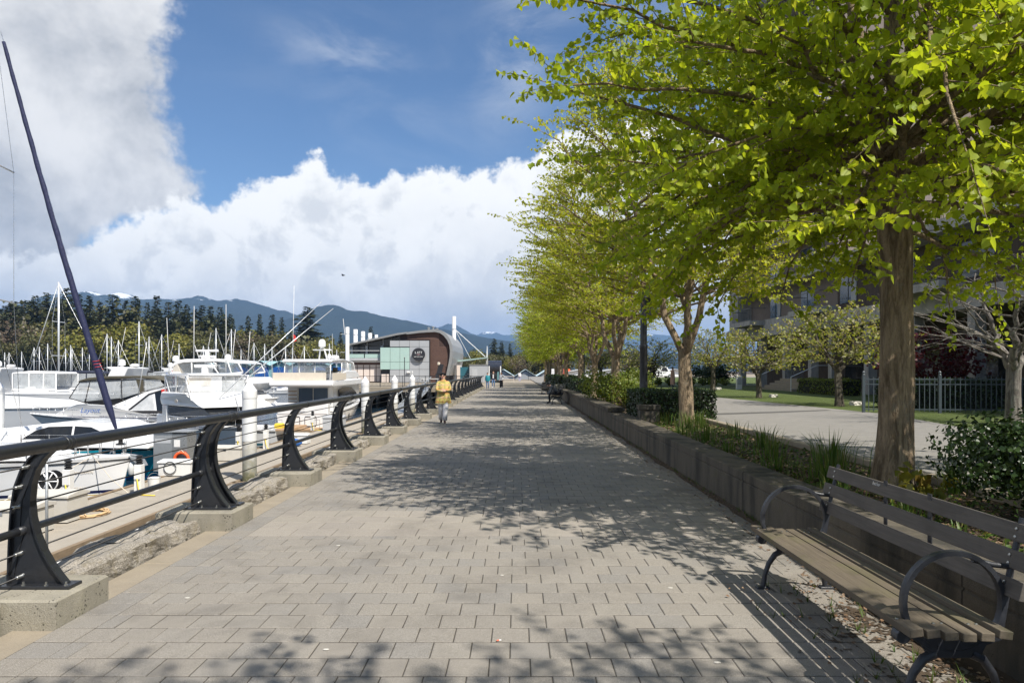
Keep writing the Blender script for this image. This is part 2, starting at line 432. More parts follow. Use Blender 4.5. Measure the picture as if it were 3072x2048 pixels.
M['leaf_shrub'] = mat_leaf('shrub_leaf', [(0.11, 0.16, 0.018), (0.17, 0.21, 0.025), (0.09, 0.14, 0.018), (0.22, 0.21, 0.04)], 0.3)
M['leaf_red'] = mat_leaf('red_maple_leaf', [(0.07, 0.008, 0.012), (0.10, 0.012, 0.015), (0.05, 0.007, 0.01)], 0.35, (1.4, 0.7, 0.7))
M['leaf_rhodo'] = mat_leaf('rhododendron_leaf', [(0.020, 0.035, 0.012), (0.03, 0.05, 0.015), (0.04, 0.06, 0.02), (0.30, 0.02, 0.03)], 0.1)
M['needle'] = mat_leaf('fir_needle', [(0.040, 0.054, 0.024), (0.055, 0.066, 0.03), (0.075, 0.082, 0.038), (0.045, 0.06, 0.03)], 0.1)
M['forest_leaf'] = mat_leaf('forest_spring_leaf', [(0.19, 0.19, 0.03), (0.25, 0.23, 0.04), (0.15, 0.16, 0.03), (0.30, 0.25, 0.05)], 0.25)
M['forest_mix'] = mat_leaf('forest_dark_leaf', [(0.075, 0.085, 0.026), (0.105, 0.105, 0.032), (0.13, 0.12, 0.04), (0.11, 0.09, 0.045)], 0.2)
M['forest_bare'] = mat_leaf('forest_bare_twig', [(0.12, 0.085, 0.055), (0.15, 0.11, 0.07), (0.10, 0.09, 0.045)], 0.15)
M['grassblade'] = mat_leaf('grass_blade', [(0.05, 0.10, 0.015), (0.08, 0.15, 0.02), (0.11, 0.17, 0.03), (0.16, 0.16, 0.05)], 0.3)
M['litter'] = mat_leaf('dead_leaf', [(0.16, 0.09, 0.05), (0.24, 0.15, 0.09), (0.32, 0.23, 0.15), (0.11, 0.065, 0.04)], 0.0)
M['maple_leaf'] = mat_leaf('young_maple_leaf', [(0.16, 0.18, 0.02), (0.22, 0.20, 0.03), (0.20, 0.13, 0.03)], 0.3)

def _granite():
    m, t, b = new_mat('granite_rock')
    p = position(t)
    g = t.noise(p, 90, 4, 0.75)
    c = t.mix(t.mapr(g, 0.3, 0.7), (0.13, 0.115, 0.095), (0.52, 0.47, 0.40))
    c = t.mix(t.mapr(t.noise(p, 7, 7, 0.65), 0.45, 0.7, 0, 0.6), c, (0.20, 0.16, 0.08))
    t.l.new(c, b.inputs['Base Color']); b.inputs['Roughness'].default_value = 0.9
    bump(t, b, t.noise(t.scalevec(p, (1, 1, 1.6)), 22, 8, 0.7), 1.0, 0.03)
    return m
M['granite'] = _granite()
def _water():
    m, t, b = new_mat('harbour_water')
    p = position(t)
    b.inputs['Base Color'].default_value = (0.012, 0.028, 0.045, 1)
    b.inputs['Roughness'].default_value = 0.08
    b.inputs['IOR'].default_value = 1.33
    h = t.m('ADD', t.noise(t.scalevec(p, (1.0, 1.6, 1)), 1.6, 5, 0.6), t.m('MULTIPLY', t.noise(p, 6.0, 4), 0.35))
    bump(t, b, h, 0.6, 0.12)
    return m
M['water'] = _water()
def _lawn():
    m, t, b = new_mat('lawn')
    p = position(t)
    c = t.mix(t.noise(p, 2.0, 8, 0.65), (0.045, 0.075, 0.010), (0.125, 0.155, 0.026))
    c = t.mix(t.mapr(t.noise(p, 60, 3), 0.4, 0.7, 0, 0.6), c, (0.03, 0.06, 0.008))
    v = t.n.new('ShaderNodeTexVoronoi'); v.inputs['Scale'].default_value = 5.0; t.l.new(p, v.inputs['Vector'])
    c = t.mix(t.m('LESS_THAN', v.outputs['Distance'], t.mapr(t.noise(p, 0.7, 3), 0.42, 0.7, 0.0, 0.22)), c, (0.55, 0.50, 0.42))
    t.l.new(c, b.inputs['Base Color']); b.inputs['Roughness'].default_value = 0.95
    bump(t, b, t.noise(p, 90, 4), 0.8, 0.04)
    return m
M['lawn'] = _lawn()
def _mountain():
    m, t, b = new_mat('mountain_forest')
    p = position(t)
    s = t.n.new('ShaderNodeSeparateXYZ'); t.l.new(p, s.inputs[0])
    n = t.noise(p, 0.004, 9, 0.65)
    c = t.mix(n, (0.012, 0.020, 0.018), (0.035, 0.045, 0.035))
    sn = t.m('ADD', s.outputs[2], t.m('MULTIPLY', t.m('SUBTRACT', t.noise(p, 0.006, 9, 0.75), 0.5), 620.0))
    geo = t.n.new('ShaderNodeNewGeometry')
    c = t.mix(t.mapr(sn, 690.0, 735.0), c, (0.75, 0.77, 0.80))
    t.l.new(c, b.inputs['Base Color']); b.inputs['Roughness'].default_value = 1.0
    b.inputs['Specular IOR Level'].default_value = 0.0
    bump(t, b, t.noise(p, 0.02, 8, 0.7), 1.0, 18.0)
    return m
M['mountain'] = _mountain()

# ------------------------------------------------------------------ mesh helpers
def link(o, parent=None):
    COL.objects.link(o)
    if parent is not None: o.parent = parent
    return o
def tag(o, label=None, cat=None, group=None, kind=None):
    if label: o['label'] = label
    if cat: o['category'] = cat
    if group: o['group'] = group
    if kind: o['kind'] = kind
    return o
def thing(name, label, cat, loc=(0, 0, 0), rotz=0.0, group=None):
    o = bpy.data.objects.new(name, None)
    o.empty_display_size = 0.2
    o.location = loc; o.rotation_euler = (0, 0, rotz)
    COL.objects.link(o)
    return tag(o, label, cat, group)
def copy_tree(o, parent=None):
    c = o.copy(); COL.objects.link(c)
    if parent is not None: c.parent = parent
    for ch in list(o.children): copy_tree(ch, c)
    return c

class MB:
    """collects geometry for one mesh object"""
    def __init__(s): s.v = []; s.f = []; s.mi = []; s.cur = 0
    def add(s, vs, fs):
        o = len(s.v); s.v.extend([tuple(x) for x in vs])
        for f in fs: s.f.append(tuple(i + o for i in f)); s.mi.append(s.cur)
        return s
    def box(s, x0, x1, y0, y1, z0, z1, M4=None):
        vs = [Vector((x, y, z)) for z in (z0, z1) for y in (y0, y1) for x in (x0, x1)]
        if M4 is not None: vs = [M4 @ v for v in vs]
        return s.add(vs, [(0, 2, 3, 1), (4, 5, 7, 6), (0, 1, 5, 4), (2, 6, 7, 3), (0, 4, 6, 2), (1, 3, 7, 5)])
    def cbox(s, x0, x1, y0, y1, z0, z1, c=0.01):
        """box with its upper edges chamfered"""
        vs = [(x0, y0, z0), (x1, y0, z0), (x1, y1, z0), (x0, y1, z0), (x0, y0, z1 - c), (x1, y0, z1 - c), (x1, y1, z1 - c), (x0, y1, z1 - c),
              (x0 + c, y0 + c, z1), (x1 - c, y0 + c, z1), (x1 - c, y1 - c, z1), (x0 + c, y1 - c, z1)]
        return s.add(vs, [(3, 2, 1, 0), (0, 1, 5, 4), (1, 2, 6, 5), (2, 3, 7, 6), (3, 0, 4, 7), (4, 5, 9, 8), (5, 6, 10, 9), (6, 7, 11, 10), (7, 4, 8, 11), (8, 9, 10, 11)])
    def prism(s, pts, a0, a1, axis='y', hw=None):
        """polygon in the two other axes, extruded along axis (x: pts=(y,z), y: pts=(x,z), z: pts=(x,y))"""
        n = len(pts)
        def mk(p, a):
            if axis == 'y': return (p[0], a, p[1])
            if axis == 'x': return (a, p[0], p[1])
            return (p[0], p[1], a)
        if hw:
            vs = [mk(p, -hw(p)) for p in pts] + [mk(p, hw(p)) for p in pts]
        else:
            vs = [mk(p, a0) for p in pts] + [mk(p, a1) for p in pts]
        fs = [tuple(range(n)), tuple(range(2 * n - 1, n - 1, -1))]
        fs += [(i, i + n, (i + 1) % n + n, (i + 1) % n) for i in range(n)]
        return s.add(vs, fs)
    def tube(s, pts, r, seg=8, caps=True, closed=False):
        pts = [Vector(p) for p in pts]; n = len(pts)
        rs = r if isinstance(r, (list, tuple)) else [r] * n
        vs = []; up = None
        for i, p in enumerate(pts):
            if closed: d = pts[(i + 1) % n] - pts[i - 1]
            else: d = pts[min(i + 1, n - 1)] - pts[max(i - 1, 0)]
            if d.length < 1e-9: d = Vector((0, 0, 1))
            d.normalize()
            if up is None:
                up = Vector((0, 0, 1)) if abs(d.z) < 0.9 else Vector((1, 0, 0))
            a = d.cross(up)
            if a.length < 1e-6: a = d.cross(Vector((0, 1, 0)))
            a.normalize(); b = a.cross(d); up = b
            for k in range(seg):
                t = 2 * math.pi * k / seg
                vs.append(p + (a * math.cos(t) + b * math.sin(t)) * rs[i])
        fs = []
        for i in range(n if closed else n - 1):
            j = (i + 1) % n
            for k in range(seg):
                k2 = (k + 1) % seg
                fs.append((i * seg + k, i * seg + k2, j * seg + k2, j * seg + k))
        if caps and not closed:
            fs.append(tuple(range(seg - 1, -1, -1))); fs.append(tuple(range((n - 1) * seg, n * seg)))
        return s.add(vs, fs)
    def lathe(s, prof, c=(0, 0, 0), seg=16, axis='z', capb=True, capt=True):
        vs = []; n = len(prof)
        for r_, z in prof:
            for k in range(seg):
                t = 2 * math.pi * k / seg
                u, v = r_ * math.cos(t), r_ * math.sin(t)
                p = (u, v, z) if axis == 'z' else ((z, u, v) if axis == 'x' else (u, z, v))
                vs.append((p[0] + c[0], p[1] + c[1], p[2] + c[2]))
        fs = []
        for i in range(n - 1):
            for k in range(seg):
                k2 = (k + 1) % seg
                fs.append((i * seg + k, i * seg + k2, (i + 1) * seg + k2, (i + 1) * seg + k))
        if capb: fs.append(tuple(range(seg - 1, -1, -1)))
        if capt: fs.append(tuple(range((n - 1) * seg, n * seg)))
        return s.add(vs, fs)
    def ball(s, c, r, seg=12, rings=8, sq=(1, 1, 1)):
        prof = [(max(1e-4, r * math.sin(math.pi * i / rings)), -r * math.cos(math.pi * i / rings)) for i in range(rings + 1)]
        o = len(s.v)
        s.lathe(prof, (0, 0, 0), seg)
        for i in range(o, len(s.v)):
            v = s.v[i]; s.v[i] = (v[0] * sq[0] + c[0], v[1] * sq[1] + c[1], v[2] * sq[2] + c[2])
        return s
    def loft(s, rings, closed=True, caps=True):
        n = len(rings[0]); vs = [p for r_ in rings for p in r_]; fs = []
        for i in range(len(rings) - 1):
            for k in range(n if closed else n - 1):
                k2 = (k + 1) % n
                fs.append((i * n + k, i * n + k2, (i + 1) * n + k2, (i + 1) * n + k))
        if caps and closed:
            fs.append(tuple(range(n - 1, -1, -1))); fs.append(tuple(range((len(rings) - 1) * n, len(rings) * n)))
        return s.add(vs, fs)
    def mesh(s, name, mats, smooth=False, fix=True):
        me = bpy.data.meshes.new(name)
        me.from_pydata(s.v, [], s.f)
        if not isinstance(mats, (list, tuple)): mats = [mats]
        for m in mats: me.materials.append(M[m] if isinstance(m, str) else m)
        if len(mats) > 1: me.polygons.foreach_set('material_index', s.mi)
        if fix:
            bm = bmesh.new(); bm.from_mesh(me)
            bmesh.ops.recalc_face_normals(bm, faces=bm.faces)
            bm.to_mesh(me); bm.free()
        if smooth:
            me.polygons.foreach_set('use_smooth', [True] * len(me.polygons))
        me.update()
        return me
    def build(s, name, mats, parent=None, smooth=False, bevel=0.0, seg=2, auto=None):
        me = s.mesh(name, mats, smooth)
        if smooth and auto is not None: me.set_sharp_from_angle(angle=R(auto))
        o = bpy.data.objects.new(name, me)
        link(o, parent)
        if bevel:
            b = o.modifiers.new('bevel', 'BEVEL'); b.width = bevel; b.segments = seg; b.limit_method = 'ANGLE'; b.angle_limit = R(35)
        return o
def struct(name, mb, mats, **k):
    o = mb.build(name, mats, **k); o['kind'] = 'structure'; return o
def part_of(o, name, me):
    c = bpy.data.objects.new(name, me); link(c, o); return c

def text_mesh(txt, size, name='lettering', extrude=0.002, shear=0.0, spacing=1.0, font_off=0.0):
    cu = bpy.data.curves.new('txt', 'FONT')
    cu.body = txt; cu.size = size; cu.extrude = extrude; cu.align_x = 'CENTER'; cu.align_y = 'CENTER'
    cu.shear = shear; cu.space_character = spacing; cu.offset = font_off; cu.resolution_u = 3
    o = bpy.data.objects.new('txt', cu); COL.objects.link(o)
    dg = bpy.context.evaluated_depsgraph_get()
    me = bpy.data.meshes.new_from_object(o.evaluated_get(dg))
    bpy.data.objects.remove(o); bpy.data.curves.remove(cu)
    me.name = name
    return me
def lettering(txt, size, mat, parent, loc, rot, name='lettering', **k):
    me = text_mesh(txt, size, name, **k)
    me.materials.clear(); me.materials.append(M[mat])
    o = bpy.data.objects.new(name, me); link(o, parent)
    o.location = loc; o.rotation_euler = rot
    return o
def wx(px, D): return (px - 1548.0) / F * D
def wz(py, D): return HC - (py - 1112.0) / F * D
from mathutils import noise as mnoise
WATER = -2.25
DOCK = -1.78
# ================================================================== GROUND, PROMENADE
mb = MB().add([(-3.07, -8, -0.0032), (2.75, -8, -0.0032), (2.75, 72, -0.0032), (-3.07, 72, -0.0032)], [(0, 1, 2, 3)])
promenade = struct('promenade', mb, 'joint')
PW = 5.315 / 22
bands = [(7.12 + 5.76 * k) for k in range(-2, 12)]
def band_at(y):
    for b in bands:
        if b - 0.001 <= y < b + 1.28: return b
    return None
rng = random.Random(3)
g = 0.006; gy = 0.012
full = MB().cbox(-PW / 2 + g / 2, PW / 2 - g / 2, -PW / 2 + gy / 2, PW / 2 - gy / 2, -0.04, 0, 0.004).mesh('paver', 'paver')
half = MB().cbox(-PW / 4 + g / 2, PW / 4 - g / 2, -PW / 2 + gy / 2, PW / 2 - gy / 2, -0.04, 0, 0.004).mesh('paver', 'paver')
edge_me = MB().cbox(-0.125 + g / 2, 0.125 - g / 2, -PW / 2 + gy / 2, PW / 2 - gy / 2, -0.04, 0, 0.004).mesh('paver', 'paver')
singles = 0
stuff = MB(); light = MB()
y = -7.6; row = 0
while y < 71.5:
    b = band_at(y + PW / 2)
    if b is not None:
        # light band: header row, cast slab, header row
        y0 = b
        for rr_, (ya, yb) in enumerate(((y0, y0 + 0.32), (y0 + 0.32, y0 + 0.64), (y0 + 0.64, y0 + 0.96), (y0 + 0.96, y0 + 1.28))):
            x = -2.815 - (0.22 if rr_ % 2 else 0.0)
            while x < 2.5 - 0.05:
                x2 = min(x + 0.44, 2.5)
                dz = rng.uniform(0.0, 0.002)
                light.cbox(max(x, -2.815) + g / 2, x2 - g / 2, ya + gy / 2, yb - gy / 2, -0.04, dz, 0.004); x = x2
        ye = y0 + 1.28
        yy = y0
        while yy < ye - 0.05:
            h = min(PW, ye - yy)
            for xa, xb in ((-3.065, -2.815), (2.50, 2.745)):
                stuff.cbox(xa + g / 2, xb - g / 2, yy + gy / 2, yy + h - gy / 2, -0.04, rng.uniform(0.0, 0.002), 0.004)
            yy += h
        y = ye; continue
    nb = min([bb for bb in bands if bb > y + 1e-6] + [999])
    h = min(PW, nb - y) if nb - y > 0.05 else nb - y
    if h < 0.06: y = nb; continue
    yc = y + h / 2
    cells = [(-2.94, 0.25, edge_me), (2.6225, 0.245, edge_me)]
    off = 0 if row % 2 else PW / 2
    x = -2.815
    if off: cells.append((x + PW / 4, PW / 2, half)); x += PW / 2
    while x < 2.5 - 0.01:
        w = min(PW, 2.5 - x)
        cells.append((x + w / 2, w, full if w > PW * 0.9 else half)); x += w
    for xc, w, me in cells:
        dz = rng.uniform(0.0, 0.0035)
        if 3.45 < y and singles < 300 and abs(h - PW) < 1e-6:
            o = bpy.data.objects.new('paver', me); link(o, promenade)
            o.location = (xc, yc, dz); o.rotation_euler = (rng.uniform(-.005, .005), rng.uniform(-.005, .005), rng.uniform(-.008, .008))
            singles += 1
        else:
            stuff.cbox(xc - w / 2 + g / 2, xc + w / 2 - g / 2, y + gy / 2, y + h - gy / 2, -0.04, dz, 0.004)
    y += h; row += 1
o = stuff.build('paver_field', 'paver', promenade); o['kind'] = 'stuff'
o = light.build('light_paver_band', 'paver_light', promenade); o['kind'] = 'stuff'

# kerb strip, sea wall
kerb = MB()
y = -8.0
while y < 72:
    kerb.cbox(-3.37, -3.072, y + 0.004, y + 2.825, -0.5, -0.012, 0.012); y += 2.83
struct('kerb_strip', kerb, 'kerb')
struct('sea_wall', MB().box(-3.95, -3.375, -12, 72, -4.5, -0.22), 'pilec')
struct('plaza', MB().box(-24, 9, 72.02, 140, -0.5, 0.0), 'kerb')
# rock slope between the sea wall and the float
rs = MB()
nx, ny = 10, 80
vs = []
for j in range(ny + 1):
    for i in range(nx + 1):
        x = -3.96 - i * 0.42; yy = -12 + j * 1.05
        z = -0.55 - (i / nx) ** 0.8 * 1.9 + 0.35 * mnoise.noise((x * 1.3, yy * 1.1, 0)) + 0.15 * mnoise.noise((x * 4, yy * 4, 3))
        vs.append((x, yy, z - 0.35))
rs.add(vs, [(j * (nx + 1) + i, j * (nx + 1) + i + 1, (j + 1) * (nx + 1) + i + 1, (j + 1) * (nx + 1) + i) for j in range(ny) for i in range(nx)])
struct('rock_slope', rs, 'granite')
# water: one big sheet
struct('water', MB().add([(-6000, -200, WATER), (-3.9, -200, WATER), (-3.9, 73, WATER), (6000, 73, WATER), (6000, 3500, WATER), (-6000, 3500, WATER)], [(0, 1, 2, 3, 4, 5)]), 'water')
struct('sea_bed', MB().add([(-7000, -300, -6), (7000, -300, -6), (7000, 9000, -6), (-7000, 9000, -6)], [(0, 1, 2, 3)]), 'soil')

# planted bed, path, lawn
struct('planted_bed', MB().add([(3.1, -8, 0.37), (4.9, -8, 0.40), (4.9, 75, 0.40), (3.1, 75, 0.37)], [(0, 1, 2, 3)]), 'soil')
struct('asphalt_path', MB().add([(5.03, -12, 0.39), (10.2, -12, 0.39), (10.3, 15, 0.39), (11.4, 21, 0.39), (10.6, 30, 0.39), (9.9, 36, 0.39), (9.4, 75, 0.39), (5.03, 75, 0.39)],
                                [tuple(range(8))]), 'asphalt')
struct('path_patch', MB().add([(5.1, 20.2, 0.394), (8.2, 21.6, 0.394), (10.6, 22.9, 0.394), (10.6, 23.3, 0.394), (8.0, 22.1, 0.394), (5.1, 20.9, 0.394)], [tuple(range(6))]), 'asphalt_dark')
struct('lawn', MB().add([(9.0, -12, 0.375), (60, -12, 0.375), (60, 140, 0.375), (9.0, 140, 0.375)], [(0, 1, 2, 3)]), 'lawn')
struct('far_street', MB().add([(2.8, 75.03, 0.1), (9.0, 75.03, 0.1), (60, 140.2, 0.37), (60, 190, 0.1), (2.8, 190, 0.1)], [tuple(range(5))]), 'asphalt')
struct('garden_path', MB().add([(9.6, 62, 0.380), (30, 66, 0.380), (30, 67, 0.380), (9.6, 63.2, 0.380)], [(0, 1, 2, 3)]), 'kerb')

# planter walls: cast sections are parts
wall = thing('planter_wall', 'long low weathered concrete planter wall running beside the paved walk', 'wall', (2.75, 0, 0))
y = -8.0
while y < 20.0:
    y2 = min(y + 4.07, 20.1)
    mb = MB().prism([(0.0, -0.05), (0.42, -0.05), (0.42, 0.497), (0.012, 0.497), (0.0, 0.487), (0.0, 0.395), (0.012, 0.385), (0.012, 0.375), (0.0, 0.365)], y + 0.006, y2 - 0.006)
    mb.build('wall_section', 'wallc', wall); y = y2
while y < 41.0:
    y2 = min(y + 4.2, 41.2)
    MB().box(0.02, 0.42, y + 0.006, y2 - 0.006, -0.05, 0.50).build('wall_section', 'wallc', wall)
    MB().prism([(-0.03, 0.515), (0.45, 0.515), (0.46, 0.62), (0.44, 0.635), (-0.04, 0.635), (-0.055, 0.62)], y + 0.01, y2 - 0.01).build('coping', 'wallc', wall)
    y = y2
wall2 = thing('planter_wall', 'far stretch of concrete planter wall with a pale square end pier', 'wall', (2.75, 44.5, 0))
for k in range(6):
    MB().box(0.02, 0.42, k * 4.6 + 0.006, k * 4.6 + 4.594, -0.05, 0.55).build('wall_section', 'wallc', wall2)
MB().cbox(-0.25, 0.45, -0.45, 0.0, -0.05, 0.85, 0.02).build('end_pier', 'block', wall2)
bk = thing('bed_kerb', 'low concrete kerb wall between the planted bed and the asphalt path', 'kerb', (4.86, 0, 0.3))
y = -8.0
while y < 60:
    MB().cbox(0, 0.17, y + 0.006, y + 3.994, -0.1, 0.185, 0.012).build('kerb_section', 'kerb', bk); y += 4
# low stub walls beside the clipped hedge
st = thing('stub_wall', 'short dark concrete stub wall at the corner of the clipped hedge', 'wall', (3.2, 17.6, 0.3))
MB().cbox(0, 0.5, 0, 0.35, 0, 0.42, 0.012).build('stub', 'wallc', st)
MB().cbox(-0.03, 0.53, -0.03, 0.38, 0.424, 0.54, 0.012).build('cap', 'wallc', st)

# ================================================================== CONCRETE PLINTHS AND EDGING ROCKS
BL0, BLS, NB = 4.55, 2.83, 23
plinths = []
pm = MB().cbox(-3.90, -3.068, 0, 0.59, -0.25, 0.19, 0.014).mesh('concrete_plinth', 'block')
words = ['square concrete plinth under the single black railing post', 'square concrete plinth under the doubled black railing post']
for i in range(-1, NB):
    o = bpy.data.objects.new('concrete_plinth', pm); link(o)
    o.location = (0, BL0 + BLS * i, 0)
    tag(o, words[(i % 2)], 'plinth', 'concrete plinths under the %s railing posts' % ('doubled' if i % 2 else 'single'))
def rock_mesh(seed, lx, ly, lz, n=11):
    bm = bmesh.new()
    bmesh.ops.create_cube(bm, size=1.0)
    bmesh.ops.subdivide_edges(bm, edges=bm.edges, cuts=n, use_grid_fill=True)
    for v in bm.verts:
        p = v.co.copy()
        q = Vector((p.x * lx, p.y * ly, p.z * lz))
        d = mnoise.noise((q.x * 2.2 + seed * 7.1, q.y * 2.2, q.z * 2.2)) * 0.10 + mnoise.noise((q.x * 6 + seed, q.y * 6, q.z * 7)) * 0.07 + mnoise.noise((q.x * 15, q.y * 15 + seed, q.z * 15)) * 0.045
        rr = max(abs(p.x), abs(p.y)) * 2
        q *= (1 + d * 2.0)
        if p.z > 0: q.z *= 1 - 0.12 * rr ** 4
        v.co = q
    me = bpy.data.meshes.new('edging_rock'); bm.to_mesh(me); bm.free()
    me.materials.append(M['granite'])
    return me
rocks = [rock_mesh(s, 0.46, 1.0, 0.42) for s in range(6)]
for i in range(-1, NB - 1):
    ya = BL0 + BLS * i + 0.62; yb = BL0 + BLS * (i + 1) - 0.03
    ln = (yb - ya) / 2
    for k in range(2):
        o = bpy.data.objects.new('edging_rock', rocks[(i * 2 + k) % 6]); link(o)
        o.location = (-3.63, ya + ln * (k + 0.5), -0.06 + rng.uniform(-0.03, 0.02))
        o.scale = (rng.uniform(0.9, 1.05), ln * rng.uniform(0.93, 0.97), rng.uniform(1.0, 1.2))
        tag(o, 'rough granite block wedged between two concrete plinths along the kerb', 'rock', 'granite edging blocks between the railing plinths')

# ================================================================== RAILING
rail = thing('waterfront_railing', 'long black steel railing with bowed posts and thin cables along the water', 'railing', (0, 0, 0))
Y0, Y1 = 0.5, 68.4
MB().tube([(-3.26, Y0, 1.20), (-3.26, Y1, 1.20)], 0.048, 16).build('top_rail', 'iron', rail, smooth=True, auto=40)
MB().tube([(-3.50, Y0, 0.59), (-3.50, Y1, 0.59)], 0.028, 12).build('mid_rail', 'iron', rail, smooth=True, auto=40)
cab = [(-3.462, 1.04), (-3.51, 0.90), (-3.525, 0.76), (-3.51, 0.43), (-3.50, 0.27)]
for x, z in cab:
    MB().tube([(x, Y0, z), (x, Y1, z)], 0.0062, 6).build('cable', 'cable', rail, smooth=True)
redge = [(-3.19, .213), (-3.235, .27), (-3.29, .345), (-3.345, .44), (-3.395, .56), (-3.425, .68), (-3.436, .80), (-3.425, .92), (-3.395, 1.02), (-3.345, 1.10), (-3.285, 1.157)]
ledge = [(-3.59, .213), (-3.585, .40), (-3.578, .58), (-3.567, .75), (-3.543, .90), (-3.498, 1.02), (-3.443, 1.10), (-3.38, 1.155), (-3.325, 1.185)]
web = MB(); web.prism(redge + ledge[::-1], -0.007, 0.007)
def flange(mbx, pts, w=0.034, t=0.012):
    n = len(pts)
    for i in range(n - 1):
        a, b = Vector((pts[i][0], 0, pts[i][1])), Vector((pts[i + 1][0], 0, pts[i + 1][1]))
        d = (b - a).normalized(); nn = Vector((-d.z, 0, d.x)) * t * 0.5
        vs = []
        for p in (a - d * 0.002, b + d * 0.002):
            for sy, sn in ((-w, -1), (w, -1), (w, 1), (-w, 1)):
                vs.append(p + nn * sn + Vector((0, sy, 0)))
        mbx.add(vs, [(0, 1, 2, 3), (7, 6, 5, 4), (0, 4, 5, 1), (1, 5, 6, 2), (2, 6, 7, 3), (3, 7, 4, 0)])
flange(web, redge); flange(web, ledge)
flange(web, [(-3.50, .585), (-3.545, .42), (-3.575, .26)], 0.014, 0.03)
flange(web, [(-3.42, 1.05), (-3.515, .80), (-3.53, .60)], 0.012, 0.025)
post_me = web.mesh('post', 'iron')
base_me = MB().cbox(-3.66, -3.13, -0.075, 0.075, 0.188, 0.213, 0.004).mesh('base_plate', 'iron')
bolt_me = MB().lathe([(0.014, 0), (0.014, 0.012), (0.007, 0.014), (0.007, 0.03)], (0, 0, 0), 6).mesh('bolt', 'bolt')
nut_me = MB().lathe([(0.010, -0.05), (0.013, -0.045), (0.013, 0.0), (0.019, 0.004), (0.019, 0.02), (0.012, 0.03)], (0, 0, 0), 8, 'y').mesh('cable_fitting', 'bolt', smooth=True)
boss_me = MB().lathe([(0.034, -0.06), (0.034, 0.05), (0.026, 0.062)], (0, 0, 0), 12, 'y').mesh('rail_boss', 'iron', smooth=True)
ball_me = MB().ball((0, 0, 0), 0.062, 14, 10, (1, 1.05, 1)).mesh('rail_coupling', 'iron', smooth=True)
ring_me = MB().lathe([(0.049, -0.045), (0.053, -0.04), (0.053, -0.006), (0.0485, 0.0), (0.053, 0.006), (0.053, 0.04), (0.049, 0.045)], (0, 0, 0), 16, 'y').mesh('rail_collar', 'iron', smooth=True)
for i in range(-1, NB):
    yc = BL0 + BLS * i + 0.30
    ys = [yc] if i % 2 == 0 else [yc - 0.10, yc + 0.12]
    for yy in ys:
        p = part_of(rail, 'post', post_me); p.location = (0, yy, 0)
        part_of(p, 'base_plate', base_me)
        if i < 12:
            for bx in (-3.63, -3.46, -3.30, -3.16):
                for by in ((-0.055, 0.055) if bx in (-3.46, -3.30) else (-0.055,)):
                    q = part_of(p, 'bolt', bolt_me); q.location = (bx, by, 0.211)
            for x, z in cab:
                q = part_of(p, 'cable_fitting', nut_me); q.location = (x, -0.02, z)
            q = part_of(p, 'rail_boss', boss_me); q.location = (-3.50, 0, 0.59)
    if i % 2 == 0:
        q = part_of(rail, 'rail_collar', ring_me); q.location = (-3.26, yc + 0.1, 1.20)
    else:
        q = part_of(rail, 'rail_coupling', ball_me); q.location = (-3.26, yc + 0.02 + 0.12, 1.20)
        for s in (-0.10, 0.10):
            q = part_of(rail, 'rail_collar', ring_me); q.location = (-3.26, yc + 0.14 + s, 1.20); q.scale = (1, 0.5, 1)

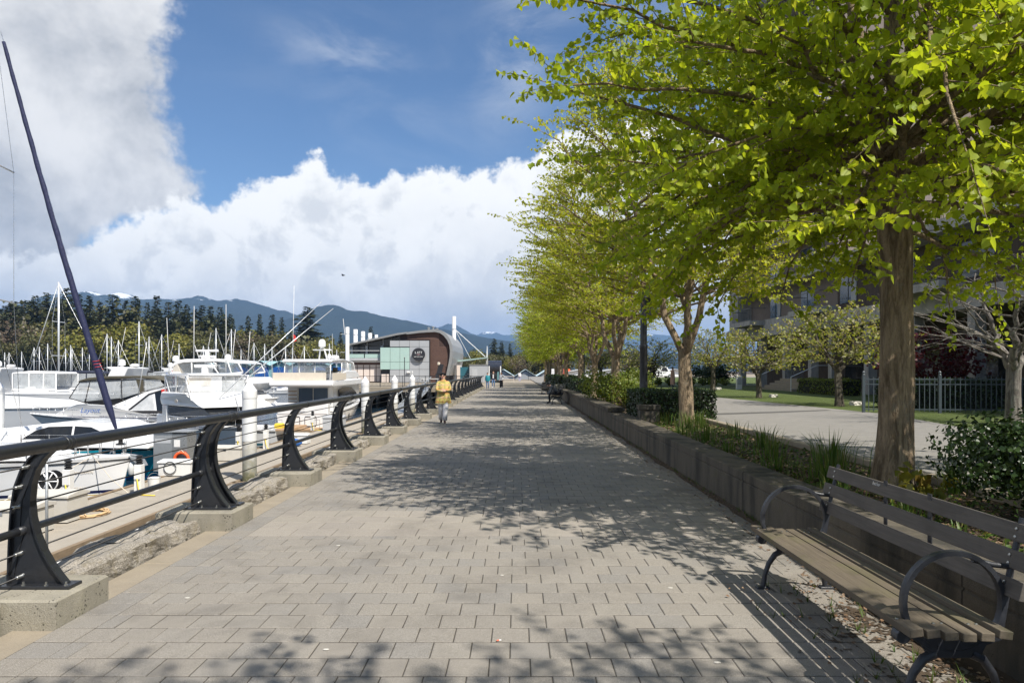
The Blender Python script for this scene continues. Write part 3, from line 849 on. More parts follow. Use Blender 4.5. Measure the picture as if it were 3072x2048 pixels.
# ================================================================== BENCHES
def make_bench(label, L=2.2):
    t = thing('park_bench', label, 'bench', (0, 0, 0), 0, 'slatted park benches along the planter wall')
    seat = [(-0.262, .452, -8), (-0.168, .440, -6), (-0.078, .428, -3), (0.010, .422, 0), (0.098, .424, 3), (0.186, .434, 8)]
    for x, z, a in seat:
        M4 = Matrix.Translation((x, 0, z)) @ Matrix.Rotation(R(a), 4, 'Y')
        ex = 0.02 if x < -0.2 else 0.0
        MB().box(-0.0335, 0.0335, -L / 2 - ex, L / 2 + ex, -0.021, 0.021, M4).build('seat_slat', 'benchwood', t, bevel=0.004)
    for x, z in ((0.272, .640), (0.300, .775), (0.335, .905)):
        M4 = Matrix.Translation((x, 0, z)) @ Matrix.Rotation(R(14), 4, 'Y')
        MB().box(-0.016, 0.016, -L / 2, L / 2, -0.046, 0.046, M4).build('back_slat', 'benchback', t, bevel=0.004)
    for sy in (-1, 1):
        y0 = sy * (L / 2 - 0.12)
        ring = [(0.0 + 0.25 * math.cos(a), y0, 0.555 + 0.25 * math.sin(a)) for a in [2 * math.pi * k / 36 for k in range(36)]]
        mb = MB()
        vs = []
        for k, p in enumerate(ring):
            a = 2 * math.pi * k / 36
            for dr, dy in ((-0.012, -0.019), (0.012, -0.019), (0.016, 0), (0.012, 0.019), (-0.012, 0.019), (-0.016, 0)):
                vs.append((p[0] + dr * math.cos(a), p[1] + dy, p[2] + dr * math.sin(a)))
        n = 6
        mb.add(vs, [(k * n + j, k * n + (j + 1) % n, ((k + 1) % 36) * n + (j + 1) % n, ((k + 1) % 36) * n + j) for k in range(36) for j in range(n)])
        mb.build('arm_ring', 'castiron', t, smooth=True, auto=50)
        fr = MB()
        fr.tube([(0.235, y0, 0.42), (0.262, y0, 0.56), (0.292, y0, 0.72), (0.352, y0, 0.98)], [0.02, 0.018, 0.016, 0.014], 8)
        fr.tube([(0.10, y0, 0.77), (0.20, y0, 0.745), (0.285, y0, 0.735)], 0.014, 8)
        fr.build('back_upright', 'castiron', t, smooth=True, auto=50)
        sb = MB()
        sb.prism([(-0.27, .425), (-0.17, .415), (-0.05, .402), (0.10, .398), (0.22, .41), (0.24, .37), (0.16, .345), (0.13, .28), (-0.12, .28), (-0.16, .345), (-0.25, .395)], y0 - 0.016, y0 + 0.016)
        sb.lathe([(0.036, y0 - 0.03), (0.036, y0 + 0.03)], (-0.262, 0, 0.392), 14, 'y')
        sb.build('seat_bracket', 'castiron', t, bevel=0.004)
        for fx in (-1, 1):
            lg = MB()
            pts = [(fx * 0.09, y0, 0.30), (fx * 0.15, y0, 0.27), (fx * 0.20, y0, 0.20), (fx * 0.232, y0, 0.11), (fx * 0.245, y0, 0.02)]
            lg.tube(pts, [0.026, 0.024, 0.021, 0.019, 0.022], 8)
            lg.cbox(fx * 0.25 - 0.05, fx * 0.25 + 0.05, y0 - 0.03, y0 + 0.03, 0.0, 0.022, 0.006)
            lg.build('leg', 'castiron', t, smooth=True, auto=50)
        for x, z, a in seat[::2]:
            for dx in (-0.02, 0.02):
                q = part_of(t, 'slat_screw', screw_me); q.location = (x + dx, y0, z + 0.0195)
        for x, z in ((0.272, .640), (0.300, .775), (0.335, .905)):
            for dz in (-0.02, 0.02):
                q = part_of(t, 'slat_screw', screw_me); q.location = (x - 0.016 + dz * 0.2, y0, z + dz); q.rotation_euler = (0, R(-76), 0)
    MB().tube([(0.02, -L / 2 + 0.15, 0.33), (0.02, L / 2 - 0.15, 0.33)], 0.012, 8).build('tie_rod', 'castiron', t, smooth=True)
    br = MB()
    for sy in (-1, 1):
        br.box(0.325, 0.331, sy * 0.25 - 0.02, sy * 0.25 + 0.02, 0.60, 0.97)
    br.build('back_brace', 'castiron', t)
    return t
screw_me = MB().lathe([(0.009, 0.0), (0.009, 0.004), (0.004, 0.007)], (0, 0, 0), 8).mesh('slat_screw', 'bolt')
bench = make_bench('empty weathered bench with ring armrests below the leaning tree trunk and shrub')
bench.location = (2.20, 4.42, 0)
lettering('Lucher', 0.035, 'galv', bench, (0.318, 0.35, 0.93), (R(76), 0, R(-90)), 'scratched_inscription', extrude=0.0003)
b2 = copy_tree(bench); b2.location = (2.10, 36.2, 0)
b2['label'] = 'shaded bench that the man in the checked shirt sits on'
for ch in list(b2.children):
    if ch.name.startswith('scratched'): bpy.data.objects.remove(ch)
b3 = copy_tree(b2); b3.location = (2.15, 50.5, 0)
b3['label'] = 'empty dark bench past the pale square wall pier'
# ================================================================== FOLIAGE
def frames(normals, ups):
    n = normals / np.linalg.norm(normals, axis=1, keepdims=True)
    x = np.cross(ups, n); x /= (np.linalg.norm(x, axis=1, keepdims=True) + 1e-9)
    y = np.cross(n, x)
    return x, y, n
LEAF_HEART = (np.array([(0, 0.02, 0), (0.30, 0.10, .05), (0.50, -0.22, .12), (0.34, -0.62, .08), (0, -1.0, -.04), (-0.34, -0.62, .08), (-0.50, -0.22, .12), (-0.30, 0.10, .05)]), [(0, 4, 3, 2, 1), (0, 7, 6, 5, 4)])
LEAF_QUAD = (np.array([(0, 0, 0), (0.42, -0.45, .12), (0, -1.0, 0), (-0.42, -0.45, .12)]), [(0, 2, 1), (0, 3, 2)])
LEAF_TRI2 = (np.array([(0, 0.1, 0), (0.5, -0.3, .1), (0.12, -1.0, 0), (-0.5, -0.55, .1)]), [(0, 3, 2, 1)])
def leaf_mesh(name, mat, pos, nrm, up, size, shape=LEAF_HEART):
    """one mesh of many leaves; pos/nrm/up are N x 3 arrays, size is N"""
    tpl, faces = shape
    x, y, n = frames(nrm, up)
    N = len(pos); k = len(tpl)
    v = pos[:, None, :] + size[:, None, None] * (tpl[None, :, 0:1] * x[:, None, :] + tpl[None, :, 1:2] * y[:, None, :] + tpl[None, :, 2:3] * n[:, None, :])
    v = v.reshape(-1, 3)
    idx = []; tot = []
    for f in faces:
        idx.append(np.array(f)); tot.append(len(f))
    loops = np.concatenate(idx)
    lv = (np.arange(N)[:, None] * k + loops[None, :]).reshape(-1)
    lt = np.tile(np.array(tot), N)
    ls = np.concatenate([[0], np.cumsum(lt)[:-1]])
    me = bpy.data.meshes.new(name)
    me.vertices.add(len(v)); me.vertices.foreach_set('co', v.astype(np.float32).ravel())
    me.loops.add(len(lv)); me.loops.foreach_set('vertex_index', lv.astype(np.int32))
    me.polygons.add(len(lt)); me.polygons.foreach_set('loop_start', ls.astype(np.int32)); me.polygons.foreach_set('loop_total', lt.astype(np.int32))
    me.materials.append(M[mat])
    me.update(calc_edges=True)
    return me
def hang(N, r, droop=0.8):
    """normals mostly sideways with leaf tips hanging down"""
    a = r.uniform(0, 2 * np.pi, N)
    nrm = np.stack([np.cos(a), np.sin(a), r.normal(0.45, 0.45, N)], 1)
    up = np.stack([r.normal(0, .5, N), r.normal(0, .5, N), np.full(N, droop)], 1)
    return nrm, up

def bez(p0, p1, p2, n):
    t = np.linspace(0, 1, n)[:, None]
    return (1 - t) ** 2 * p0 + 2 * t * (1 - t) * p1 + t ** 2 * p2

def make_tree(seed, height, crown_r, crown_z0, fork_z, trunk_r, n_stem, n_limb, n_twig, leaf, leaf_gap, stem_spread=0.35, ecc=(1, 1), bias=(0, 0), dens_low=1.0):
    """returns (trunk MB, twig MB, leaf positions, leaf dirs)"""
    r = np.random.RandomState(seed)
    wood = MB(); twigs = MB()
    ztop = height
    zc = crown_z0 + (ztop - crown_z0) * 0.42
    # trunk
    n = 9
    tr = []
    ph = r.uniform(0, 6.28)
    for i in range(n):
        t = i / (n - 1); z = fork_z * t
        tr.append((0.05 * trunk_r * 10 * math.sin(t * 2.2 + ph) * t * 0.6, 0.04 * trunk_r * 10 * math.cos(t * 1.7 + ph) * t * 0.6, z - 0.08))
    rr = [trunk_r * (1.35 if i == 0 else 1.12 if i == 1 else 1.0 - 0.12 * i / n) for i in range(n)]
    # fluted trunk
    seg = 22; vs = []
    for (x, y, z), q in zip(tr, rr):
        for k in range(seg):
            a = 2 * math.pi * k / seg
            fl = 1 + 0.09 * math.sin(3 * a + z * 1.3 + ph) + 0.06 * math.sin(5 * a - z * 2.1) + 0.05 * mnoise.noise((math.cos(a) * 2, math.sin(a) * 2, z * 2 + seed))
            vs.append((x + q * fl * math.cos(a), y + q * fl * math.sin(a), z))
    wood.add(vs, [(i * seg + k, i * seg + (k + 1) % seg, (i + 1) * seg + (k + 1) % seg, (i + 1) * seg + k) for i in range(n - 1) for k in range(seg)])
    forkp = np.array(tr[-1])
    stems = []
    for s in range(n_stem):
        a = 2 * math.pi * (s + r.uniform(-.25, .25)) / n_stem + seed
        sp = stem_spread * (1.0 if n_stem > 1 else 0.1) * r.uniform(0.7, 1.25)
        hh = ztop * r.uniform(0.86, 0.98)
        e = np.array([math.cos(a) * sp * (hh - fork_z) * 0.55, math.sin(a) * sp * (hh - fork_z) * 0.55, hh])
        m = forkp + np.array([math.cos(a) * sp * (hh - fork_z) * 0.42, math.sin(a) * sp * (hh - fork_z) * 0.42, (hh - fork_z) * 0.45])
        st = bez(forkp + np.array([0, 0, -0.25]), m, e, 14)
        r0 = trunk_r * (0.86 / math.sqrt(n_stem) + 0.12)
        st[1:] += r.normal(0, 0.05, (13, 3)) * np.array([1, 1, 0.3])
        wood.tube([tuple(p) for p in st], [max(0.012, r0 * (1 - i / 13.5) ** 0.9) for i in range(14)], 9)
        stems.append((st, r0))
    P = []; Dr = []
    for l in range(n_limb):
        # target on the crown envelope
        u = (l + 0.5) / n_limb
        z = crown_z0 + (ztop - crown_z0) * (u ** (1.0 / dens_low)) * 0.98
        fz = (z - zc) / (ztop - zc) if z > zc else (zc - z) / (zc - crown_z0) * 0.72
        rad = crown_r * math.sqrt(max(0.02, 1 - min(1, fz) ** 2)) * r.uniform(0.72, 1.06)
        a = l * 2.39996 + r.uniform(-.35, .35)
        tgt = np.array([math.cos(a) * rad * ecc[0] + bias[0] * (1 - 0.3 * abs(fz)), math.sin(a) * rad * ecc[1] + bias[1] * (1 - 0.3 * abs(fz)), z])
        st, r0 = stems[int(r.randint(len(stems)))] if r.uniform() < 0.35 else min(stems, key=lambda q: np.linalg.norm(q[0][7][:2] - tgt[:2]))
        drop = 0.30 * np.linalg.norm(tgt[:2]) + 0.2
        zs = z - drop
        lo_ = max(fork_z * 0.95, crown_z0 - 0.45)
        if zs < lo_: zs = lo_ + abs(r.normal(0, 0.16)) * (ztop - lo_)
        zs = min(zs, st[-2][2])
        k = int(np.argmin(np.abs(st[:, 2] - zs)))
        s0 = st[k]
        mid = (s0 + tgt) / 2 + np.array([0, 0, 0.10 * np.linalg.norm(tgt[:2] - s0[:2])]) + r.normal(0, .12, 3)
        ln = np.linalg.norm(tgt - s0)
        nn = max(5, int(ln / 0.35))
        lb = bez(s0, mid, tgt, nn); lb[1:] += r.normal(0, 0.035, (nn - 1, 3))
        rl = max(0.012, min(0.045, 0.011 * ln)) * (trunk_r / 0.2) ** 0.5
        wood.tube([tuple(p) for p in lb], [rl * (1 - 0.85 * i / (nn - 1)) + 0.003 for i in range(nn)], 6, caps=False)
        for q in range(n_twig):
            t = 0.22 + 0.80 * (q + r.uniform(0, 1)) / n_twig
            if t > 1: t = 1.0
            f = t * (nn - 1); i0 = min(int(f), nn - 2)
            p0 = lb[i0] + (lb[i0 + 1] - lb[i0]) * (f - i0)
            d = lb[min(i0 + 1, nn - 1)] - lb[i0]; d = d / (np.linalg.norm(d) + 1e-9)
            side = np.cross(d, (0, 0, 1)); side /= (np.linalg.norm(side) + 1e-9)
            sg = 1 if (q % 2) else -1
            dd = d * r.uniform(0.5, 1.0) + side * sg * r.uniform(0.3, 1.0) + np.array([0, 0, r.normal(0.12, 0.22)])
            if t >= 1: dd = d
            dd /= np.linalg.norm(dd)
            tl = r.uniform(0.45, 1.0) * (1.15 - 0.35 * t) * crown_r / 4.0 + 0.18
            pe = p0 + dd * tl + np.array([0, 0, -0.06 * tl])
            pm_ = (p0 + pe) / 2 + np.array([0, 0, 0.06 * tl])
            tw = bez(p0, pm_, pe, 4)
            twigs.tube([tuple(p) for p in tw], [0.007, 0.005, 0.004, 0.002], 3, caps=False)
            cnt = max(2, int(tl / leaf_gap))
            ts = np.linspace(0.08, 1, cnt)[:, None]
            pp = (1 - ts) ** 2 * p0 + 2 * ts * (1 - ts) * pm_ + ts ** 2 * pe
            for s_ in (-1, 1):
                sd = np.cross(dd, (0, 0, 1)); sd /= (np.linalg.norm(sd) + 1e-9)
                P.append(pp + sd * s_ * leaf * 0.35 + r.normal(0, leaf * 0.25, pp.shape))
                Dr.append(np.repeat((sd * s_)[None, :], cnt, 0))
    P = np.concatenate(P); Dr = np.concatenate(Dr)
    return wood, twigs, P, Dr

def tree_meshes(seed, mat, bark, leaf, shape, out=0.7, **k):
    w, tw, P, Dr = make_tree(seed, leaf=leaf, **k)
    r = np.random.RandomState(seed + 99)
    nrm, up = hang(len(P), r)
    nrm = nrm + Dr * out + np.array([0.64 * 0.62, -0.77 * 0.62, 0.78]) * 0.42
    sz = leaf * r.uniform(0.65, 1.2, len(P))
    lm = leaf_mesh('crown', mat, P, nrm, up, sz, shape)
    wm = w.mesh('trunk', bark, smooth=True); tm = tw.mesh('twigs', bark, smooth=True, fix=False)
    return wm, tm, lm
def place_tree(name, meshes, loc, rz, label, group=None, scale=1.0, cat='tree'):
    t = thing(name, label, cat, loc, rz, group)
    t.scale = (scale, scale, scale)
    for nm, me in zip(('trunk', 'twigs', 'crown'), meshes): part_of(t, nm, me)
    return t

# near katsura
near = tree_meshes(11, 'leaf_k', 'bark', 0.077, LEAF_HEART, height=9.6, crown_r=4.25, crown_z0=2.3, fork_z=3.3, trunk_r=0.188, n_stem=3, n_limb=138, n_twig=18,
                   leaf_gap=0.060, stem_spread=0.30, ecc=(1.0, 1.1), bias=(0.35, 0), dens_low=0.8)
place_tree('katsura_tree', near, (4.45, 8.05, 0.38), 0.0, 'large green katsura tree with fluted trunk standing behind the empty bench', 'row of katsura trees in the planted bed')
# the tree just behind the viewer, whose shadow falls across the foreground paving
vA = tree_meshes(23, 'leaf_k2', 'bark', 0.085, LEAF_QUAD, height=9.2, crown_r=3.9, crown_z0=3.2, fork_z=1.95, trunk_r=0.165, n_stem=4, n_limb=108, n_twig=14, leaf_gap=0.082, stem_spread=0.5, ecc=(1.0, 0.76))
vB = tree_meshes(37, 'leaf_k', 'bark', 0.10, LEAF_QUAD, height=8.6, crown_r=3.7, crown_z0=2.5, fork_z=2.4, trunk_r=0.16, n_stem=2, n_limb=105, n_twig=13, leaf_gap=0.092, stem_spread=0.35, ecc=(1.0, 0.76))
place_tree('katsura_tree', near, (4.0, -3.3, 0.38), R(200), 'katsura tree in the bed behind the viewer shading the near paving', 'row of katsura trees in the planted bed', 0.92)
place_tree('katsura_tree', vA, (4.07, 16.3, 0.38), R(8), 'yellow green katsura splitting into several stems in front of the clipped hedge', 'row of katsura trees in the planted bed')
rowlab = ['katsura tree rising behind the loose yellow green shrub', 'katsura tree beside the second black lamp post', 'katsura tree behind the seated man', 'katsura tree beyond the seated man',
          'katsura tree far along the row beside the pale wall pier']
for i in range(9):
    D = 24.5 + 8.1 * i
    me = (vB, vA, vB)[i % 3] if i != 0 else vA
    place_tree('katsura_tree', me, (3.72 + 0.1 * ((i * 7) % 3 - 1), D, 0.38), R((0, 180, 8, 172, -6, 186, 3, 180, 0)[i]), rowlab[i] if i < 4 else 'distant katsura tree in the row along the far end of the walk',
               'row of katsura trees in the planted bed', (1.0, 0.94, 1.02, 0.97, 1.0, 0.95, 1.0, 0.93, 0.96)[i])
# ================================================================== MARINA FLOATS AND PILES
def float_dock(name, label, x0, x1, y0, y1, sect=6.0):
    t = thing(name, label, 'dock', (0, 0, DOCK))
    along_y = (y1 - y0) > (x1 - x0)
    if along_y:
        y = y0
        while y < y1 - 0.1:
            y2 = min(y + sect, y1)
            MB().cbox(x0 + 0.12, x1 - 0.12, y + 0.01, y2 - 0.01, -0.75, 0.0, 0.02).build('float_section', 'dockc', t); y = y2
        for xa, xb in ((x0, x0 + 0.115), (x1 - 0.115, x1)):
            y = y0; k = 0
            while y < y1 - 0.1:
                y2 = min(y + 7.3, y1)
                MB().box(xa, xb, y + 0.01, y2 - 0.01, -0.16, 0.03).build('waler', 'dockwood', t)
                MB().box(xa + 0.004, xb - 0.004, y + 0.01, y2 - 0.01, -0.36, -0.17).build('waler', 'dockwood', t); y = y2
    else:
        MB().cbox(x0, x1, y0 + 0.1, y1 - 0.1, -0.7, 0.0, 0.02).build('float_section', 'dockc', t)
        for ya, yb in ((y0, y0 + 0.095), (y1 - 0.095, y1)):
            MB().box(x0, x1, ya, yb, -0.3, 0.025).build('waler', 'dockwood', t)
    return t
float_dock('main_float', 'long concrete walkway float with timber edging below the railing', -11.75, -8.77, 3.0, 78.0)
float_dock('finger_float', 'finger float beside the white sailing boat', -23, -11.8, 16.6, 17.7)
float_dock('finger_float', 'finger float between the teal boat and the outrigger boat', -23, -11.8, 27.1, 28.0)
float_dock('finger_float', 'finger float beside the striped white boat', -23, -11.8, 38.3, 39.3)
float_dock('side_float', 'further float beyond the fairway behind the moored cruisers', -70, -30.5, 52.0, 54.2)

def pile(x, y, label, rust=True, group='white capped mooring piles'):
    t = thing('mooring_pile', label, 'pile', (x, y, WATER), 0, group)
    MB().lathe([(0.215, -2.5), (0.215, 1.75)], (0, 0, 0), 18).build('shaft', 'pile_low', t, smooth=True, auto=40)
    MB().lathe([(0.222, 1.752), (0.222, 3.34)], (0, 0, 0), 18).build('sleeve', 'pilewhite', t, smooth=True, auto=40)
    MB().lathe([(0.232, 3.10), (0.236, 3.12), (0.232, 3.34), (0.02, 3.66), (0.012, 3.67)], (0, 0, 0), 18).build('cone_cap', 'gelcoat', t, smooth=True, auto=30)
    MB().box(-0.45, 0.42, -0.42, -0.25, 0.36, 0.50).build('pile_hoop', 'dockwood', t)
    return t
def _pilelow():
    m, tt, b = new_mat('pile_weathered')
    p = position(tt)
    s = tt.n.new('ShaderNodeSeparateXYZ'); tt.l.new(p, s.inputs[0])
    zz = tt.m('ADD', s.outputs[2], tt.m('MULTIPLY', tt.noise(p, 5, 5), 1.2))
    c = tt.mix(tt.mapr(zz, -1.3, 0.1), (0.10, 0.10, 0.045), (0.52, 0.50, 0.45))
    c = tt.mix(tt.mapr(tt.noise(p, 9, 6), 0.5, 0.7, 0, 0.6), c, (0.33, 0.28, 0.17))
    tt.l.new(c, b.inputs['Base Color']); b.inputs['Roughness'].default_value = 0.8
    return m
M['pile_low'] = _pilelow()
for x, y, l in ((-8.47, 21.7, 'tall white cone capped pile at the float edge by the doubled railing post'), (-8.46, 38.3, 'white cone capped pile between the flybridge yacht and the railing'),
                (-8.46, 47.6, 'white cone capped pile before the cream wall panels'), (-8.46, 55.7, 'white cone capped pile topped by a small light before the grey facade'),
                (-19.75, 26.0, 'white cone capped pile out among the berths'), ):
    pl = pile(x, y, l)
MB().lathe([(0.03, 3.66), (0.03, 3.8), (0.05, 3.81), (0.05, 3.92), (0.01, 3.95)], (0, 0, 0), 8).build('pile_light', 'whiteplastic', bpy.data.objects['mooring_pile.003'])

# ================================================================== BOATS
def hull(t, L, B, fs, fb, top='gelcoat', rake=0.7, fine=1.9, stern=0.88, stripes=(), flare=0.0, deckmat='gelcoat', bowin=0.34):
    """lofted hull, stern at x=0, bow at x=L, waterline z=0; returns point function"""
    NS = 18
    def hb(s):
        a = B / 2 * (stern + (1 - stern) * math.sin(min(1, s / 0.42) * math.pi / 2))
        if s > 0.42: a *= max(0.0, 1 - ((s - 0.42) / 0.58) ** fine)
        return max(a, 0.015)
    def sh(s): return fs + (fb - fs) * s ** 1.8
    def hp(s, z):
        f = max(0, min(1, z / sh(s)))
        x = s * (L - rake) + rake * s ** 2.5 * f ** 1.3
        w = hb(s) * ((0.84 - bowin * s ** 2) + (0.16 + bowin * s ** 2) * f ** (0.8 + flare))
        if z < 0: w *= 0.62
        return x, w
    zl = [-0.4, 0.0]; mt = [2]
    names = [top, deckmat, 'antifoul']
    z = 0.0
    for z0, z1, m in stripes:
        if z0 > z + 1e-6: zl.append(z0); mt.append(0)
        names.append(m); zl.append(z1); mt.append(len(names) - 1); z = z1
    rings = []
    for i in range(NS + 1):
        s = i / NS; S = sh(s)
        lev = zl + [z + (S - z) * 0.5, S - 0.07, S]
        pts = []
        for zz in lev:
            x, w = hp(s, zz); pts.append((x, w, zz))
        pts[-1] = (pts[-1][0], pts[-1][1] + 0.012, pts[-1][2])
        full_ = [(x, -w, zz) for x, w, zz in pts[::-1]] + pts
        rings.append(full_)
    n = len(rings[0]); nl = n // 2
    mtt = mt + [0, 0, 0]
    mb = MB()
    o = 0
    mb.v = [p for r_ in rings for p in r_]
    for i in range(NS):
        for k in range(n - 1):
            lvl = (nl - 2 - k) if k < nl - 1 else (k - nl if k >= nl else -1)
            mi = 2 if lvl < 0 else mtt[lvl]
            mb.f.append((i * n + k, i * n + k + 1, (i + 1) * n + k + 1, (i + 1) * n + k)); mb.mi.append(mi)
    mb.f.append(tuple(range(n))); mb.mi.append(0)
    mb.build('hull', names, t, smooth=True, auto=35)
    dk = MB()
    vs = []
    for i in range(NS + 1):
        a = rings[i][0]; b = rings[i][-1]
        vs += [(a[0], a[1] + 0.01, a[2] - 0.015), (a[0], 0, a[2] + 0.05), (b[0], b[1] - 0.01, b[2] - 0.015)]
    dk.add(vs, [(i * 3 + k, i * 3 + k + 1, i * 3 + k + 4, i * 3 + k + 3) for i in range(NS) for k in (0, 1)])
    dk.build('deck', deckmat, t, smooth=True)
    rr = MB()
    for sgn in (-1, 1):
        rr.tube([(hp(i / NS, sh(i / NS) - 0.1)[0], sgn * (hp(i / NS, sh(i / NS) - 0.1)[1] + 0.012), sh(i / NS) - 0.1) for i in range(NS + 1)], 0.022, 6)
    rr.build('rub_rail', 'blackplastic' if top != 'darkhull' else 'gelcoat', t, smooth=True)
    hp.sh = sh
    return hp
def bow_rail(t, hp, s0, n, h, mat='stainless', r=0.014):
    mb = MB()
    for sgn in (-1, 1):
        pts = []
        for i in range(n + 1):
            s = s0 + (0.985 - s0) * i / n
            x, w = hp(s, hp.sh(s)); pts.append((x, sgn * max(0.0, w - 0.06), hp.sh(s) + h))
        mb.tube(pts, r, 6)
        for i in range(0, n + 1):
            p = pts[i]; mb.tube([(p[0] - 0.03, p[1], p[2] - h), p], r * 0.8, 5)
    mb.build('bow_rail', mat, t, smooth=True)
def taper(hw0, hw1, z0, z1):
    return lambda p: hw0 + (hw1 - hw0) * (p[1] - z0) / (z1 - z0)
def body(t, name, pts, hwf, mat, bevel=0.05, seg=3):
    return MB().prism(pts, 0, 0, 'y', hwf).build(name, mat, t, bevel=bevel, seg=seg)
def panels(t, name, pts, hwf, mat, out=0.012, depth=0.03, sides=(-1, 1)):
    for sg in sides:
        mb = MB(); n = len(pts)
        vs = [(p[0], sg * (hwf(p) + out), p[1]) for p in pts] + [(p[0], sg * (hwf(p) - depth), p[1]) for p in pts]
        mb.add(vs, [tuple(range(n)), tuple(range(2 * n - 1, n - 1, -1))] + [(i, i + n, (i + 1) % n + n, (i + 1) % n) for i in range(n)])
        mb.build(name, mat, t)
def radome(t, x, y, z, r=0.3):
    MB().lathe([(r * 0.5, z), (r * 0.55, z + r * 0.4), (r, z + r * 0.5), (r, z + r * 1.4), (r * 0.8, z + r * 1.9), (r * 0.45, z + r * 2.15), (0.01, z + r * 2.2)], (x, y, 0), 14).build('satellite_dome', 'gelcoat', t, smooth=True, auto=50)
def open_radar(t, x, y, z, L=1.4, ang=0.0):
    mb = MB().lathe([(0.16, z), (0.17, z + 0.22), (0.1, z + 0.28)], (x, y, 0), 12)
    c, s = math.cos(ang) * L / 2, math.sin(ang) * L / 2
    mb.tube([(x - c, y - s, z + 0.34), (x + c, y + s, z + 0.34)], 0.075, 8)
    mb.build('radar_scanner', 'gelcoat', t, smooth=True, auto=50)
def antenna(t, p0, p1, r=0.018, mat='whiteplastic'):
    MB().tube([p0, p1], [r, r * 0.5], 5).build('antenna', mat, t, smooth=True)
def fenders(t, hp, ss, side, mat='whiteplastic'):
    me = MB().lathe([(0.02, -0.72), (0.11, -0.62), (0.12, -0.2), (0.02, -0.1), (0.012, 0.0), (0.008, 0.35)], (0, 0, 0), 10).mesh('fender', mat, smooth=True)
    for s in ss:
        x, w = hp(s, hp.sh(s) * 0.6)
        q = part_of(t, 'fender', me); q.location = (x, side * (w + 0.14), hp.sh(s) - 0.3)
class TR:
    """photo tracing -> boat-local (x, z) at a given depth"""
    def __init__(s, D, X0, dirn): s.D = D; s.X0 = X0; s.d = dirn; s.dz = 0.0
    def __call__(s, *pts): return [(s.d * (wx(p[0], s.D) - s.X0), wz(p[1], s.D) - WATER + s.dz) for p in pts]
    def one(s, x, y): return s((x, y))[0]

# ---- sailing boat, bow towards the walkway float
b1 = thing('sailing_boat', 'white sailing boat with navy furled headsail and navy stripe moored bow to the float', 'sailboat', (-23.1, 20.6, WATER))
hp = hull(b1, 11.5, 3.7, 1.2, 1.42, rake=0.35, fine=2.3, stern=0.72, bowin=0.1, stripes=((0.27, 0.30, 'gold'), (0.33, 0.42, 'navy')))
hw = taper(1.25, 1.0, 1.3, 1.9)
body(b1, 'coach_roof', [(2.2, 1.28), (9.2, 1.40), (8.2, 1.66), (6.2, 1.80), (3.0, 1.86), (2.2, 1.8)], hw, 'gelcoat', 0.08)
panels(b1, 'cabin_window', [(4.0, 1.52), (7.4, 1.50), (7.0, 1.66), (4.2, 1.72)], hw, 'darkglass')
bow_rail(b1, hp, 0.80, 4, 0.58)
for sg in (-1, 1):
    ll = [(hp(q_, hp.sh(q_))[0], sg * (hp(q_, hp.sh(q_))[1] - 0.05), hp.sh(q_)) for q_ in [0.06 + 0.74 * k / 8 for k in range(9)]]
    for dz in (0.30, 0.58): MB().tube([(a, b, c_ + dz) for a, b, c_ in ll], 0.006, 4).build('lifeline', 'stainless', b1)
    for a, b, c_ in ll: MB().tube([(a, b, c_ - 0.02), (a, b, c_ + 0.60)], 0.012, 5).build('stanchion', 'stainless', b1)
body(b1, 'sprayhood', [(1.2, 1.75), (1.5, 2.35), (2.2, 2.55), (3.2, 1.85)], lambda p: 1.1, 'canvas_navy', 0.06)
MB().cbox(8.0, 8.6, -0.3, 0.3, 1.6, 1.72, 0.03).build('deck_hatch', 'darkglass', b1)
fenders(b1, hp, (0.5, 0.7), -1, 'navy')
mast_x = 7.15; zt = 16.2
MB().tube([(mast_x, 0, 1.6), (mast_x, 0, zt)], [0.10, 0.075], 12).build('mast', 'alu', b1, smooth=True, auto=60)
bt = Vector((11.25, 0, 1.50)); tp = Vector((7.55, 0, 14.2))
MB().tube([bt.lerp(tp, f) for f in (0, 1)], 0.008, 5).build('forestay', 'stainless', b1)
fs_ = MB(); pts = []; rad = []
for k in range(60):
    f = 0.045 + 0.93 * k / 59
    p = bt.lerp(tp, f)
    w = 0.095 * math.sin(min(1, k / 5.0) * math.pi / 2) * (1 - 0.62 * f) + 0.004 * math.sin(k * 1.9) + 0.014
    pts.append(tuple(p + Vector((0.004 * math.sin(k * 0.9) - 0.25 * math.sin(f * math.pi) * 0.3, 0, 0)))); rad.append(w)
fs_.tube(pts, rad, 10); sail = fs_.build('furled_headsail', 'sailcloth', b1, smooth=True)
MB().tube([(0, 0, 0)] and [tuple(bt.lerp(tp, 0.198) + Vector((0.105 * math.cos(a) - a * 0.005, 0.105 * math.sin(a), a * 0.014))) for a in [k * 0.5 for k in range(40)]], 0.008, 5).build('sheet_wrap', 'red', sail, smooth=True)
MB().lathe([(0.05, -0.05), (0.13, -0.04), (0.13, 0.0), (0.06, 0.02), (0.06, 0.14), (0.13, 0.16), (0.13, 0.2)], tuple(bt.lerp(tp, 0.022)), 14).build('furler_drum', 'blackplastic', b1, smooth=True, auto=40)
for z in (6.15, 10.3):
    MB().tube([(mast_x - 0.05, -1.15, z - 0.02), (mast_x, 0, z + 0.05), (mast_x - 0.05, 1.15, z - 0.02)], 0.028, 6).build('spreader', 'alu', b1, smooth=True)
for sg in (-1, 1):
    MB().tube([(mast_x - 0.2, sg * 1.72, 1.4), (mast_x - 0.05, sg * 1.15, 6.13), (mast_x - 0.05, sg * 1.15, 10.28), (mast_x, 0, zt - 0.1)], 0.008, 5).build('shroud', 'stainless', b1)
    MB().tube([(mast_x + 0.1, sg * 1.6, 1.4), (mast_x, 0, 6.2)], 0.007, 5).build('shroud', 'stainless', b1)
